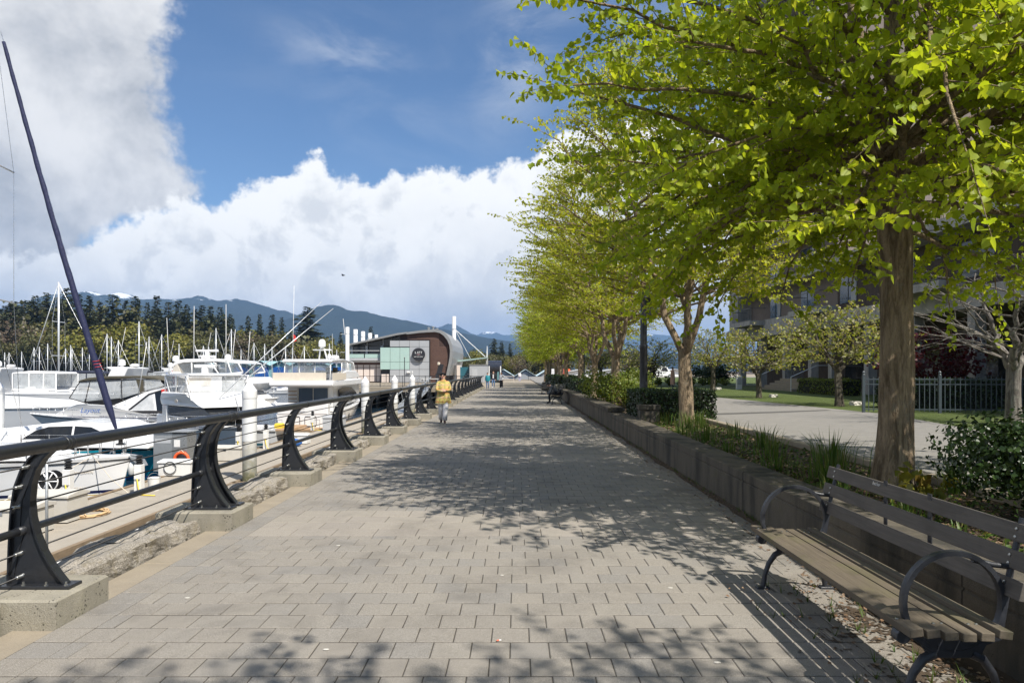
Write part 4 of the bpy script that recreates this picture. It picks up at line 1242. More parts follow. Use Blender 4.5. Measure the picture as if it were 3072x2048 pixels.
MB().tube([(0.1, 0, 1.4), (mast_x, 0, zt)], 0.007, 5).build('backstay', 'stainless', b1)
MB().tube([(mast_x - 0.1, 0, 2.9), (2.6, 0, 2.95)], 0.09, 8).build('boom', 'alu', b1, smooth=True)
MB().tube([(mast_x - 0.2, 0, 3.1), (2.7, 0, 3.12)], [0.2, 0.12], 10).build('sail_cover', 'sailcloth', b1, smooth=True)
an = MB().tube([(11.2, 0, 1.48), (11.75, 0, 1.40)], 0.035, 6)
an.prism([(11.45, 1.42), (11.85, 1.30), (11.95, 1.12), (11.80, 1.08), (11.6, 1.25)], -0.10, 0.10)
an.build('anchor', 'galv', b1, bevel=0.01)
for sg in (-1, 1):
    MB().tube([(10.6, sg * 0.42, 1.40), (10.6, sg * 0.44, 1.48), (10.75, sg * 0.43, 1.48), (10.75, sg * 0.42, 1.40)], 0.014, 5).build('cleat', 'stainless', b1)
def hull_text(t, hp, L_, rake, txt, s, z, size, mat, side, **k):
    x, w = hp(s, z); x2, w2 = hp(s + 0.02, z)
    ang = math.atan2(-(w2 - w), (x2 - x)) if side < 0 else math.atan2((w2 - w), (x2 - x))
    if side < 0: lettering(txt, size, mat, t, (x, -w - 0.012, z), (R(90), 0, ang), **k)
    else: lettering(txt, size, mat, t, (x, w + 0.012, z), (R(90), 0, R(180) + ang), **k)
hull_text(b1, hp, 11.5, .35, 'BENETEAU', 0.90, 0.50, 0.13, 'canvas_beige', -1)
hull_text(b1, hp, 11.5, .35, 'NORTHERN DAWN', 0.90, 0.98, 0.10, 'canvas_beige', -1)
for k, (a, b) in enumerate((((10.6, -0.44, 1.47), (12.4, -1.6, 0.5)), ((10.6, -0.44, 1.47), (9.6, -3.0, 0.5)))):
    MB().tube([a, tuple((Vector(a) + Vector(b)) / 2 + Vector((0, 0, -0.12))), b], 0.012, 5).build('mooring_line', 'canvas_beige', b1, smooth=True)

# ---- teal motor boat
b2_ = thing('motor_boat', 'low white motor boat with bright teal hull and arched dark cabin windows', 'motorboat', (-24.9, 25.6, WATER))
hp = hull(b2_, 12.5, 3.7, 0.98, 1.22, top='teal', rake=0.5, fine=3.2, bowin=0.0, stripes=((0.02, 0.12, 'blue_tarp'),))
T = TR(24.3, -24.9, 1); T.dz = -0.10
hw = taper(1.45, 1.15, 1.0, 2.1)
MB().prism([(0.2, 0.98), (10.3, 1.2), (10.0, 1.32), (0.2, 1.10)], 0, 0, 'y', lambda p: 1.5 if p[0] < 7 else 0.75).build('toe_deck', 'gelcoat', b2_)
body(b2_, 'cabin', T((-60, 1330), (-60, 1283), (20, 1275), (60, 1300), (78, 1284), (126, 1263), (190, 1258), (300, 1262), (345, 1278), (395, 1300), (450, 1326), (450, 1338)), hw, 'gelcoat', 0.06)
panels(b2_, 'cabin_window', T((66, 1308), (101, 1284), (140, 1272), (212, 1270), (212, 1306)), hw, 'darkglass')
panels(b2_, 'cabin_window', T((219, 1306), (219, 1270), (268, 1273), (308, 1290), (322, 1303)), hw, 'darkglass')
bow_rail(b2_, hp, 0.72, 4, 0.5)
fenders(b2_, hp, (0.6, 0.78, 0.9), -1)
MB().cbox(9.4, 9.9, -0.25, 0.25, 1.3, 1.42, 0.03).build('deck_hatch', 'darkglass', b2_)

# ---- express cruiser, bow pointing away from the float
b4 = thing('cabin_cruiser', 'white sedan cruiser with olive canvas bimini and long curved side window', 'motorboat', (-20.0, 42.0, WATER), math.pi)
hp = hull(b4, 9.9, 3.7, 1.05, 1.35, rake=1.3, fine=2.2, stern=0.92, flare=0.4)
T = TR(40.3, -20.0, -1)
hw = taper(1.72, 1.35, 1.0, 2.6)
body(b4, 'deck_house', T((548, 1262), (548, 1250), (478, 1248), (365, 1226), (330, 1216), (218, 1213), (190, 1220), (150, 1236), (112, 1252), (112, 1262)), lambda p: 1.62 if p[0] < 5.2 else max(0.25, 1.62 - (p[0] - 5.2) * 0.36), 'gelcoat', 0.06)
body(b4, 'cabin_side', T((545, 1251), (541, 1235), (532, 1156), (495, 1158), (440, 1170), (335, 1215), (365, 1229), (480, 1250)), hw, 'gelcoat', 0.05)
panels(b4, 'side_window', T((383, 1228), (440, 1184), (448, 1181), (462, 1233), (430, 1233)), hw, 'pane', 0.014)
panels(b4, 'side_window', T((455, 1180), (490, 1168), (529, 1164), (536, 1228), (468, 1233)), hw, 'darkglass', 0.014)
panels(b4, 'black_spray_cloth', T((385, 1232), (538, 1231), (545, 1250), (480, 1250)), hw, 'canvas_black', 0.02)
panels(b4, 'arch_trim', T((380, 1229), (436, 1181), (490, 1164), (532, 1160), (532, 1163), (492, 1168), (440, 1185), (386, 1231)), hw, 'blackplastic', 0.02)
bt_ = T((222, 1146), (232, 1140), (255, 1133), (310, 1128), (400, 1127), (455, 1131), (490, 1143), (470, 1139), (400, 1134), (310, 1136), (256, 1141))
body(b4, 'bimini_top', bt_, lambda p: 1.45, 'canvas_olive', 0.03)
hw2 = lambda p: 1.38
panels(b4, 'vinyl_screen', T((228, 1147), (258, 1141), (242, 1206), (199, 1194)), hw2, 'vinyl', 0.0, 0.008)
panels(b4, 'vinyl_screen', T((263, 1141), (352, 1138), (352, 1194), (248, 1204)), hw2, 'vinyl', 0.0, 0.008)
panels(b4, 'vinyl_screen', T((358, 1138), (398, 1138), (410, 1178), (352, 1196)), hw2, 'vinyl', 0.0, 0.008)
panels(b4, 'bimini_flap', T((398, 1136), (420, 1137), (423, 1174), (412, 1178)), hw2, 'canvas_olive', 0.004, 0.01)
panels(b4, 'vinyl_screen', T((424, 1137), (470, 1142), (486, 1156), (426, 1172)), hw2, 'vinyl', 0.0, 0.008)
body(b4, 'helm_console', T((205, 1198), (250, 1212), (340, 1214), (352, 1198), (330, 1190), (270, 1200)), lambda p: 1.2, 'blackplastic', 0.03)
for sg in (-1, 1):
    fr = MB()
    for (a, b) in (((228, 1147), (198, 1194)), ((261, 1141), (246, 1205)), ((355, 1138), (357, 1196)), ((198, 1194), (250, 1210)), ((228, 1146), (400, 1137)), ((250, 1208), (352, 1196))):
        (xa, za), (xb, zb) = T(a, b)
        fr.tube([(xa, sg * 1.40, za), (xb, sg * 1.40, zb)], 0.025, 5)
    fr.build('canopy_frame', 'canvas_black', b4)
(ax, az), (bx, bz) = T((410, 1182), (435, 1025)); antenna(b4, (ax, 1.5, az), (bx, 1.5, bz), 0.03)
x, z = T.one(255, 1233)
lettering('Layout', 0.42, 'blue_tarp', b4, (T.one(268, 1231)[0], 1.66, T.one(0, 1231)[1]), (R(90), 0, R(180)), shear=0.35)
lettering('Now', 0.28, 'galv', b4, (T.one(288, 1237)[0], 1.66, T.one(0, 1237.5)[1]), (R(90), 0, R(180)), shear=0.2)
lettering('MERIDIAN', 0.13, 'navy', b4, (T.one(316, 1249)[0], 1.66, T.one(0, 1248.6)[1]), (R(90), 0, R(180)), spacing=1.3)
lettering('381', 0.2, 'galv', b4, (T.one(375, 1204)[0], 1.64, T.one(0, 1203)[1]), (R(90), 0, R(180)), spacing=1.5)
fl = MB()
x, z = T.one(487, 1158)
fl.tube([(x, 0.4, z), (x + 0.12, 0.4, z + 1.1)], 0.02, 5); fl.build('flag_staff', 'whiteplastic', b4)
MB().add([(x + 0.10, 0.4, z + 1.05), (x + 0.02, 0.4, z + 0.1), (x - 0.22, 0.45, z - 0.15), (x - 0.2, 0.36, z + 0.25), (x - 0.05, 0.45, z + 0.6)], [(0, 1, 2, 3, 4)]).build('ensign', 'red', b4)
x, z = T.one(490, 1170)
MB().cbox(x - 0.16, x + 0.16, 1.56, 1.62, z - 0.3, z + 0.05, 0.02).build('red_cushion', 'red', b4)
lettering('GARMIN', 0.22, 'blue_tarp', b4, (T.one(500, 1122.5)[0], 1.01, T.one(0, 1122.5)[1]), (R(90), 0, R(180)))
x, z = T.one(500, 1123)
MB().lathe([(0.2, -0.13), (0.33, -0.11), (0.35, 0.0), (0.31, 0.12), (0.1, 0.15)], (0, 0, 0), 14).build('radar_scanner', 'gelcoat', b4, smooth=True).location = (x, 0.65, z)
MB().tube([(x, 0.65, z - 0.75), (x, 0.65, z - 0.1)], 0.07, 8).build('radar_post', 'gelgrey', b4)
bow_rail(b4, hp, 0.62, 6, 0.45)
fenders(b4, hp, (0.35, 0.55, 0.72), 1, 'navy')
MB().tube([(T.one(470, 0)[0], 1.66, T.one(0, 1254)[1]), (T.one(160, 0)[0], 1.30, T.one(0, 1252)[1])], 0.02, 5).build('side_stripe', 'navy', b4)

# ---- outrigger sport boat lying at an angle, bow towards the float
ang6 = math.atan2(29.2 - 38.2, 8.6)
b6 = thing('sport_fishing_boat', 'white sport fishing boat with long raised outrigger poles and dark wraparound windshield', 'motorboat', (-19.9, 38.5, WATER), ang6)
M6 = (Matrix.Translation((-19.9, 38.5, WATER)) @ Matrix.Rotation(ang6, 4, 'Z')).inverted()
def L6(px, py, D): return tuple(M6 @ Vector((wx(px, D), D, wz(py, D))))
hp = hull(b6, 12.4, 4.0, 1.05, 1.55, rake=1.6, fine=2.0, flare=0.9)
trk = lambda p: max(0.35, 1.5 - max(0, p[0] - 7.5) * 0.32)
body(b6, 'trunk_cabin', [(4.0, 1.1), (10.9, 1.42), (9.4, 1.66), (7.0, 1.82), (4.0, 1.82)], trk, 'gelcoat', 0.08)
wsh = lambda p: 1.58 if p[0] < 7.4 else 1.15
SH = 1.5
def _shift(pts): return [(q[0] + SH,) + tuple(q[1:]) for q in pts]
body(b6, 'windshield', _shift([(4.3, 1.825), (9.2, 1.80), (7.7, 2.28), (4.3, 2.28)]), lambda p: 1.5 if p[0] < 8.9 else 0.95, 'darkglass', 0.06)
body(b6, 'flybridge_fairing', _shift([(3.6, 2.285), (8.1, 2.285), (7.5, 2.62), (6.9, 2.95), (3.6, 2.95), (3.4, 2.6)]), lambda p: 1.6 if p[0] < 8.7 else 1.2, 'gelcoat', 0.09)
body(b6, 'aft_bulkhead', _shift([(3.6, 1.0), (4.28, 1.0), (4.28, 2.28), (3.6, 2.28)]), lambda p: 1.55, 'gelcoat', 0.03)
body(b6, 'hardtop', _shift([(3.0, 3.74), (3.1, 3.82), (6.2, 3.86), (6.8, 3.78), (6.7, 3.72)]), lambda p: 1.25, 'gelcoat', 0.03)
hw = lambda p: 1.35
panels(b6, 'vinyl_screen', _shift([(3.6, 2.95), (3.6, 3.72), (5.2, 3.72), (5.2, 2.95)]), hw, 'vinyl', 0.0, 0.008)
panels(b6, 'vinyl_screen', _shift([(5.3, 2.95), (5.3, 3.72), (6.4, 3.72), (7.0, 2.95)]), hw, 'vinyl', 0.0, 0.008)
MB().add(_shift([(7.02, -1.3, 2.95), (7.02, 1.3, 2.95), (6.42, 1.3, 3.72), (6.42, -1.3, 3.72)]), [(0, 1, 2, 3)]).build('vinyl_screen', 'vinyl', b6)
for sg in (-1, 1):
    fr = MB()
    fr.tube(_shift([(3.6, sg * 1.4, 2.9), (3.6, sg * 1.4, 3.76)]), 0.03, 6)
    fr.tube(_shift([(3.6, sg * 1.4, 3.74), (6.9, sg * 1.4, 3.74)]), 0.03, 6)
    for a, b in (((4.3, 2.9), (3.6, 3.76)), ((5.25, 2.9), (5.25, 3.76)), ((7.3, 2.6), (6.5, 3.76)), ((6.2, 2.9), (6.9, 3.76))): fr.tube(_shift([(a[0], sg * 1.4, a[1]), (b[0], sg * 1.4, b[1])]), 0.03, 6)
    fr.build('tower_frame', 'gelcoat', b6, smooth=True)
for a, b in (((602, 1247, 31.5), (965, 905, 34.0)), ((655, 1205, 33.0), (1000, 925, 36.0))):
    A, B = Vector(L6(*a)), Vector(L6(*b))
    MB().tube([A, A.lerp(B, 0.5), B], [0.036, 0.028, 0.012], 6).build('outrigger_pole', 'alu', b6, smooth=True)
for a, b in (((700, 1175, 33.0), (722, 1240, 31)), ((706, 1175, 33), (714, 1236, 31.4))):
    MB().tube([L6(*a), L6(*b)], 0.012, 5).build('rigging_line', 'galv', b6)
MB().ball((9.6, -0.75, 1.72), 0.34, 14, 8, (1.9, 1, 0.4)).build('red_dinghy_cover', 'red', b6, smooth=True)
open_radar(b6, 6.5, 0, 3.86, 1.0, 0.8)
antenna(b6, (5.4, -1.3, 3.8), (5.0, -1.3, 6.6)); antenna(b6, (5.8, 1.3, 3.8), (5.8, 1.3, 7.4), 0.022)
bow_rail(b6, hp, 0.6, 7, 0.55)
fenders(b6, hp, (0.55, 0.72), -1)
lg_me = MB().lathe([(0.30, -0.008), (0.30, 0.008)], (0, 0, 0), 16, 'y').mesh('maker_badge', 'canvas_beige')
q = part_of(b6, 'maker_badge', lg_me); q.location = (7.4, -1.615, 2.55); q.scale = (0.7, 1, 0.3)

# ---- big motor yacht behind
b7 = thing('motor_yacht', 'large white motor yacht with arched hardtop, blue glass and twin satellite domes', 'yacht', (-36.0, 47.5, WATER))
hp = hull(b7, 19.5, 5.2, 1.5, 2.1, rake=2.2, fine=2.0)
T = TR(45.0, -36.0, 1)
hw = lambda p: 2.0
body(b7, 'saloon', T((-60, 1240), (-60, 1178), (300, 1178), (380, 1160), (690, 1160), (745, 1190), (790, 1236)), lambda p: 2.25 if p[0] < 15.5 else 1.5, 'gelcoat', 0.08)
panels(b7, 'saloon_window_and_shade', T((535, 1170), (622, 1170), (622, 1204), (535, 1204)), lambda p: 2.25, 'darkglass', 0.015)  # dark panel paints the shade of the aft deck recess under the overhang
panels(b7, 'saloon_window_and_shade', T((300, 1186), (520, 1172), (525, 1200), (300, 1204)), lambda p: 2.25, 'darkglass', 0.015)
body(b7, 'bridge_coaming', T((462, 1178), (462, 1150), (480, 1130), (640, 1130), (732, 1132), (760, 1150), (720, 1178)), lambda p: 2.35, 'gelcoat', 0.06)
panels(b7, 'coaming_cloth', T((490, 1133), (630, 1133), (630, 1158), (470, 1160)), lambda p: 2.35, 'canvas_beige', 0.02)
roof = T((507, 1100), (507, 1090), (520, 1080), (548, 1076), (640, 1075), (690, 1080), (712, 1090), (700, 1090), (640, 1084), (540, 1087), (520, 1092), (513, 1100))
body(b7, 'hardtop', roof, hw, 'gelcoat', 0.03)
body(b7, 'hardtop_leg', T((507, 1098), (520, 1090), (536, 1128), (545, 1140), (507, 1140)), hw, 'gelcream', 0.03)
panels(b7, 'bridge_window', T((525, 1091), (562, 1089), (563, 1125), (540, 1126)), hw, 'pane', 0.0, 0.012)
panels(b7, 'bridge_window', T((566, 1089), (620, 1088), (632, 1122), (567, 1125)), hw, 'pane', 0.0, 0.012)
panels(b7, 'bridge_window', T((640, 1093), (672, 1087), (684, 1124), (652, 1122)), hw, 'pane', 0.0, 0.012)
panels(b7, 'bridge_window', T((676, 1087), (706, 1091), (718, 1116), (688, 1124)), hw, 'pane', 0.0, 0.012)
fr = MB()
for sg in (-1, 1):
    for a, b in (((622, 1088), (650, 1126)), ((630, 1087), (640, 1092)), ((564, 1088), (565, 1126)), ((674, 1086), (686, 1125)), ((706, 1090), (720, 1117)), ((650, 1123), (720, 1117))):
        (xa, za), (xb, zb) = T(a, b); fr.tube([(xa, sg * 2.0, za), (xb, sg * 2.0, zb)], 0.05, 6)
fr.build('window_frame', 'gelcoat', b7, smooth=True)
ma = MB()
for a, b in (((562, 1078), (570, 1064)), ((590, 1078), (578, 1064)), ((556, 1066), (586, 1066)), ((563, 1070), (588, 1070))):
    (xa, za), (xb, zb) = T(a, b)
    for sg in (-0.5, 0.5): ma.tube([(xa, sg, za), (xb, sg, zb)], 0.07, 6)
ma.tube([(xa, -0.5, za), (xa, 0.5, za)], 0.07, 6)
ma.build('radar_mast', 'gelcoat', b7, smooth=True)
open_radar(b7, T.one(570, 0)[0], 0, T.one(0, 1064)[1], 1.55)
radome(b7, T.one(647, 0)[0], -0.6, T.one(0, 1081)[1], 0.21)
radome(b7, T.one(498, 0)[0], -1.2, T.one(0, 1087)[1], 0.22); radome(b7, T.one(468, 0)[0], 0.8, T.one(0, 1104)[1], 0.18)
MB().tube([(T.one(498, 0)[0], -1.2, T.one(0, 1087)[1]), (T.one(512, 0)[0], -1.0, T.one(0, 1120)[1])], 0.08, 6).build('dome_arch', 'gelcoat', b7)
MB().tube([(T.one(468, 0)[0], 0.8, T.one(0, 1104)[1]), (T.one(485, 0)[0], 0.8, T.one(0, 1130)[1])], 0.08, 6).build('dome_arch', 'gelcoat', b7)
for x0, x1, y1 in ((517, 518, 905), (640, 650, 980), (690, 697, 985), (537, 520, 1030)):
    (ax, az), (bx, bz) = T((x0, 1082), (x1, y1)); antenna(b7, (ax, 0.5, az), (bx, 0.5, bz), 0.03)
bow_rail(b7, hp, 0.7, 6, 0.6)

# ---- flybridge yacht lying stern-on
b8 = thing('flybridge_yacht', 'white flybridge yacht seen from its transom with stained canvas round the upper deck', 'yacht', (-13.45, 43.0, WATER), R(90))
b8.scale = (1, 0.80, 1)
hp = hull(b8, 14.5, 4.3, 1.25, 1.9, rake=1.8, fine=2.2, stern=0.95)
MB().cbox(-1.0, 0.02, -1.95, 1.95, 0.28, 0.42, 0.03).build('swim_platform', 'teak', b8)
for yy in (-1.05, 0.0, 1.05):
    pass
mb = MB().box(-0.03, 0.6, -2.0, 2.0, 1.2, 1.95); mb.build('transom_coaming', 'gelcoat', b8, bevel=0.08, seg=3)
for sy in (-1, 1):
    MB().tube([(-0.03, sy * 0.25, 0.5), (-0.03, sy * 1.05, 0.5), (-0.03, sy * 1.10, 0.55), (-0.03, sy * 1.10, 1.05), (-0.03, sy * 1.05, 1.1), (-0.03, sy * 0.25, 1.1), (-0.03, sy * 0.2, 1.05), (-0.03, sy * 0.2, 0.55)], 0.016, 5, closed=True).build('transom_hatch_trim', 'blackplastic', b8)
    MB().tube([(-0.95, sy * 1.7, 0.42), (-0.95, sy * 1.7, 0.95), (-0.95, sy * 1.2, 0.95), (-0.95, sy * 1.2, 0.42)], 0.018, 6).build('platform_rail', 'stainless', b8)
body(b8, 'saloon', [(1.6, 1.3), (1.6, 2.95), (9.2, 2.95), (10.6, 2.2), (11.4, 1.75)], lambda p: 1.85 if p[0] < 9.6 else 1.2, 'gelcoat', 0.06)
panels(b8, 'saloon_window_and_shade', [(3.2, 1.95), (3.2, 2.75), (4.6, 2.86), (6.6, 2.80), (8.0, 2.4), (8.4, 1.98)], lambda p: 1.85, 'darkglass', 0.015)
MB().box(1.56, 1.59, -1.45, 0.9, 1.42, 2.85).build('saloon_door_glass', 'blueglass', b8)
MB().box(1.53, 1.61, -0.29, -0.25, 1.42, 2.86).build('door_mullion', 'gelcream', b8)
MB().box(1.545, 1.60, 0.93, 1.02, 1.42, 2.86).build('door_mullion', 'gelcream', b8)
st = thing  # stairs up to the flybridge
sm = MB()
for k in range(6): sm.box(1.25 - 0.02 * k, 1.52, 1.05, 1.62, 1.42 + k * 0.24, 1.47 + k * 0.24)
sm.build('ladder_steps', 'teak', b8)
body(b8, 'flybridge_deck', [(-0.25, 2.97), (-0.35, 3.10), (-0.2, 3.34), (3.0, 3.40), (8.8, 3.42), (9.6, 3.2), (9.4, 2.97)], lambda p: 2.5 if p[0] < 3 else 2.1, 'gelcoat', 0.07)
for a, b in (((0.2, -2.05), (0.2, 2.2)), ):
    MB().box(0.02, 0.05, -1.85, 2.36, 3.36, 3.86).build('canvas_wall', 'canvas_beige', b8)
for sy in (-2.38, 2.38):
    MB().box(0.05, 3.4, min(sy, sy * 0.985), max(sy, sy * 0.985), 3.36, 3.84).build('canvas_wall', 'canvas_beige', b8)
body(b8, 'bridge_coaming', [(3.4, 3.40), (3.4, 3.8), (5.0, 4.0), (7.8, 3.95), (9.0, 3.5)], lambda p: 2.0, 'gelcoat', 0.06)
body(b8, 'hardtop', [(0.9, 4.52), (0.8, 4.60), (1.1, 4.72), (4.0, 4.78), (7.6, 4.66), (7.9, 4.52)], lambda p: 2.0 if p[0] < 6 else 1.7, 'gelcoat', 0.06)
fr = MB()
for yy in (-1.85, -0.6, 0.65, 1.85):
    fr.tube([(0.95, yy, 3.4), (1.1, yy, 4.56)], 0.045, 6)
for sy in (-1.85, 1.85):
    for x0, x1 in ((3.8, 3.9), (5.6, 5.4), (7.9, 7.2)): fr.tube([(x0, sy, 3.8), (x1, sy, 4.56)], 0.045, 6)
fr.build('hardtop_post', 'gelcoat', b8, smooth=True)
for sy in (-1, 1):
    MB().box(3.95, 7.3, sy * 1.86 - 0.005, sy * 1.86 + 0.005, 3.95, 4.52).build('vinyl_screen', 'vinyl', b8)
MB().box(1.0, 1.01, -1.8, 1.8, 3.86, 4.5).build('vinyl_screen', 'pane', b8)
for yy in (-0.55, -1.15):
    ch = MB(); ch.box(4.2, 4.35, yy - 0.22, yy + 0.22, 3.5, 4.2); ch.box(4.2, 4.7, yy - 0.22, yy + 0.22, 3.75, 3.85)
    ch.build('helm_seat', 'canvas_olive', b8, bevel=0.05)
ma = MB()
for yy in (-0.35, 0.35): ma.tube([(4.6, yy, 4.74), (4.4, yy * 0.5, 5.5)], 0.07, 6)
ma.tube([(4.4, -0.8, 5.42), (4.4, 0.8, 5.42)], 0.05, 6); ma.build('radar_mast', 'gelcoat', b8, smooth=True)
radome(b8, 4.35, 0.0, 5.5, 0.30); radome(b8, 4.0, -0.75, 4.78, 0.16)
MB().lathe([(0.25, 0), (0.34, 0.03), (0.34, 0.2), (0.2, 0.26)], (3.2, -1.5, 4.76), 14).build('radar_scanner', 'gelcoat', b8, smooth=True)
antenna(b8, (2.5, 1.8, 4.7), (2.2, 1.55, 9.6), 0.03); antenna(b8, (5.5, -0.5, 4.7), (5.5, -0.5, 6.6), 0.02)
q = MB().add([(2.37, 1.68, 6.4), (2.37, 1.50, 6.3), (2.37, 1.42, 5.95), (2.37, 1.66, 5.9)], [(0, 1, 2, 3)]).build('ensign', 'red', b8)
lettering('FLYOVER', 0.17, 'galv', b8, (-0.045, 0.15, 1.62), (R(90), 0, R(-90)))
lettering('VANCOUVER B.C.', 0.10, 'navy', b8, (-0.045, 0.15, 1.40), (R(90), 0, R(-90)))
pm_ = MB().lathe([(0.2, 0.0), (0.2, 0.02)], (0, 0, 0), 14, 'y').mesh('porthole', 'darkglass')
for x in (2.2, 3.2, 5.4):
    for sg in (-1, 1):
        xx, w = hp(x / 14.5, 0.85)
        q = part_of(b8, 'porthole', pm_); q.location = (x, sg * (w + 0.0) - (0.02 if sg < 0 else 0), 0.85); q.scale = (0.75, 1, 1.1)
fenders(b8, hp, (0.18, 0.3), -1, 'navy')
bow_rail(b8, hp, 0.5, 8, 0.6)

# ---- boat with teal waterline stripe, stern to the float
b10 = thing('motor_boat', 'white boat with teal waterline stripe and swim platform lying beyond the tall pile', 'motorboat', (-12.3, 36.3, WATER), math.pi)
hp = hull(b10, 8.6, 3.2, 0.95, 1.2, rake=1.0, stripes=((0.06, 0.10, 'stripe_teal'), (0.14, 0.26, 'stripe_teal')))
MB().cbox(-0.75, 0.02, -1.4, 1.4, 0.9, 1.0, 0.02).build('swim_platform', 'teak', b10)
body(b10, 'cabin', [(2.6, 0.95), (2.4, 1.75), (5.0, 1.7), (6.9, 1.15)], lambda p: 1.15, 'gelcoat', 0.06)
panels(b10, 'cabin_window', [(3.0, 1.3), (3.0, 1.6), (4.9, 1.58), (5.7, 1.32)], lambda p: 1.15, 'darkglass')
bow_rail(b10, hp, 0.5, 6, 0.5)
MB().cbox(-0.2, 0.2, 0.6, 1.0, 1.0, 1.25, 0.05).build('yellow_cushion', 'yellow', b10)

# ---- dark hulled boat near the boathouses
b9 = thing('motor_boat', 'small dark hulled boat with white deck out on the open water', 'motorboat', (-36.5, 76.0, WATER), R(-8))
hp = hull(b9, 9.5, 3.0, 1.0, 1.7, top='darkhull', rake=1.6, fine=1.8, flare=0.6)
body(b9, 'cabin', [(1.5, 1.0), (1.5, 2.1), (3.4, 2.1), (5.4, 1.3)], lambda p: 1.1, 'gelcoat', 0.06)
bow_rail(b9, hp, 0.6, 5, 0.5)
MB().add([(8.6, 0.0, 2.3), (8.0, 0.02, 2.9), (8.3, 0.05, 2.2), (8.5, 0.0, 2.0)], [(0, 1, 2, 3)]).build('pennant', 'orange', b9)
MB().tube([(8.6, 0, 1.5), (7.9, 0, 3.0)], 0.015, 5).build('pennant_staff', 'whiteplastic', b9)

# ---- cruisers on the far side of the fairway
def cruiser(label, X, D, L, rot, canvas, arch=True, hullm='gelcoat', stripe='navy', seed=0, dome=True):
    t = thing('cabin_cruiser', label, 'motorboat', (X, D, WATER), rot)
    B = L * 0.33
    hp = hull(t, L, B, 1.15, 1.6, top=hullm, rake=L * 0.13, fine=2.1, stripes=((0.08, 0.2, stripe),), flare=0.4)
    k = L / 11.0; w0 = B / 2 * 0.84
    hwf = lambda p: max(0.35, w0 - max(0, p[0] - 6.2 * k) * 0.3)
    body(t, 'deck_house', [(2.2 * k, 1.1), (2.2 * k, 2.25), (3.0 * k, 2.6), (6.2 * k, 2.55), (8.6 * k, 1.9), (9.9 * k, 1.5)], hwf, 'gelcream' if seed % 2 else 'gelcoat', 0.07)
    panels(t, 'cabin_window', [(2.7 * k, 1.75), (2.8 * k, 2.15), (5.9 * k, 2.18), (7.0 * k, 1.86)], hwf, 'navy' if seed % 2 else 'darkglass', 0.015)
    panels(t, 'hull_window', [(5.8 * k, 0.75), (5.9 * k, 1.0), (8.2 * k, 1.05), (7.8 * k, 0.8)], lambda p: hp(p[0] / L, p[1])[1] + 0.01, 'darkglass', 0.012)
    hb = lambda p: w0 * 0.85
    body(t, 'canopy', [(2.3 * k, 3.75), (2.4 * k, 3.88), (4.2 * k, 3.98), (5.6 * k, 3.85), (5.7 * k, 3.74)], hb, canvas, 0.05)
    for a, b in ((2.35, 3.2), (3.3, 4.3), (4.4, 5.5)):
        panels(t, 'vinyl_screen', [(a * k, 2.55), (a * k, 3.74), (b * k, 3.74), (b * k, 2.55)], hb, 'vinyl', 0, 0.008)
    for sg in (-1, 1):
        fr = MB()
        for a in (2.3, 3.25, 4.35, 5.6): fr.tube([(a * k, sg * w0 * .85, 2.5), (a * k, sg * w0 * .85, 3.78)], 0.045, 5)
        fr.tube([(2.3 * k, sg * w0 * .85, 2.62), (5.6 * k, sg * w0 * .85, 2.62)], 0.08, 5)
        fr.build('canopy_frame', canvas, t)
    if arch:
        for a, b in ((0.9, 2.2), ):
            body(t, 'radar_arch', [(a * k, 2.2), ((a - 0.8) * k, 4.2), ((a - 0.3) * k, 4.3), ((a + 0.8) * k, 4.3), ((a + 0.7) * k, 4.15), (b * k * 0.62, 4.05), (b * k, 2.2)], lambda p: w0 * 0.95, 'gelcoat', 0.05)
        if dome: radome(t, 1.2 * k, 0.4, 4.3, 0.3)
        MB().lathe([(0.25, 0), (0.36, 0.04), (0.36, 0.2), (0.2, 0.27)], (0.6 * k, -0.4, 4.31), 12).build('radar_scanner', 'gelcoat', t, smooth=True)
        antenna(t, (1.0 * k, w0 * .8, 4.2), (0.4 * k, w0 * .8, 7.6), 0.025)
    bow_rail(t, hp, 0.55, 7, 0.6)
    fenders(t, hp, (0.3, 0.5, 0.66), 1 if abs(rot) > 1 else -1, 'navy' if seed % 2 else 'whiteplastic')
    return t
cruiser('cream sided cruiser with navy canvas enclosure and tall radar arch', -32.2, 58.5, 12.5, math.pi, 'canvas_navy', seed=1)
cruiser('white cruiser lying in front of the navy canopied one', -31.0, 50.5, 10.5, math.pi, 'gelcoat', arch=False, hullm='gelgrey', seed=2)
cruiser('white pilothouse cruiser at the end of the side float', -48.5, 66.0, 11.5, math.pi, 'gelcoat', seed=4)
cruiser('white cruiser with grey canopy behind the olive bimini', -28.5, 66.0, 11.5, math.pi, 'gelgrey', seed=2, dome=False)

cruiser('white cruiser with black canopy at the far end of the berths', -40.0, 82.0, 12.0, math.pi, 'canvas_black', seed=5)
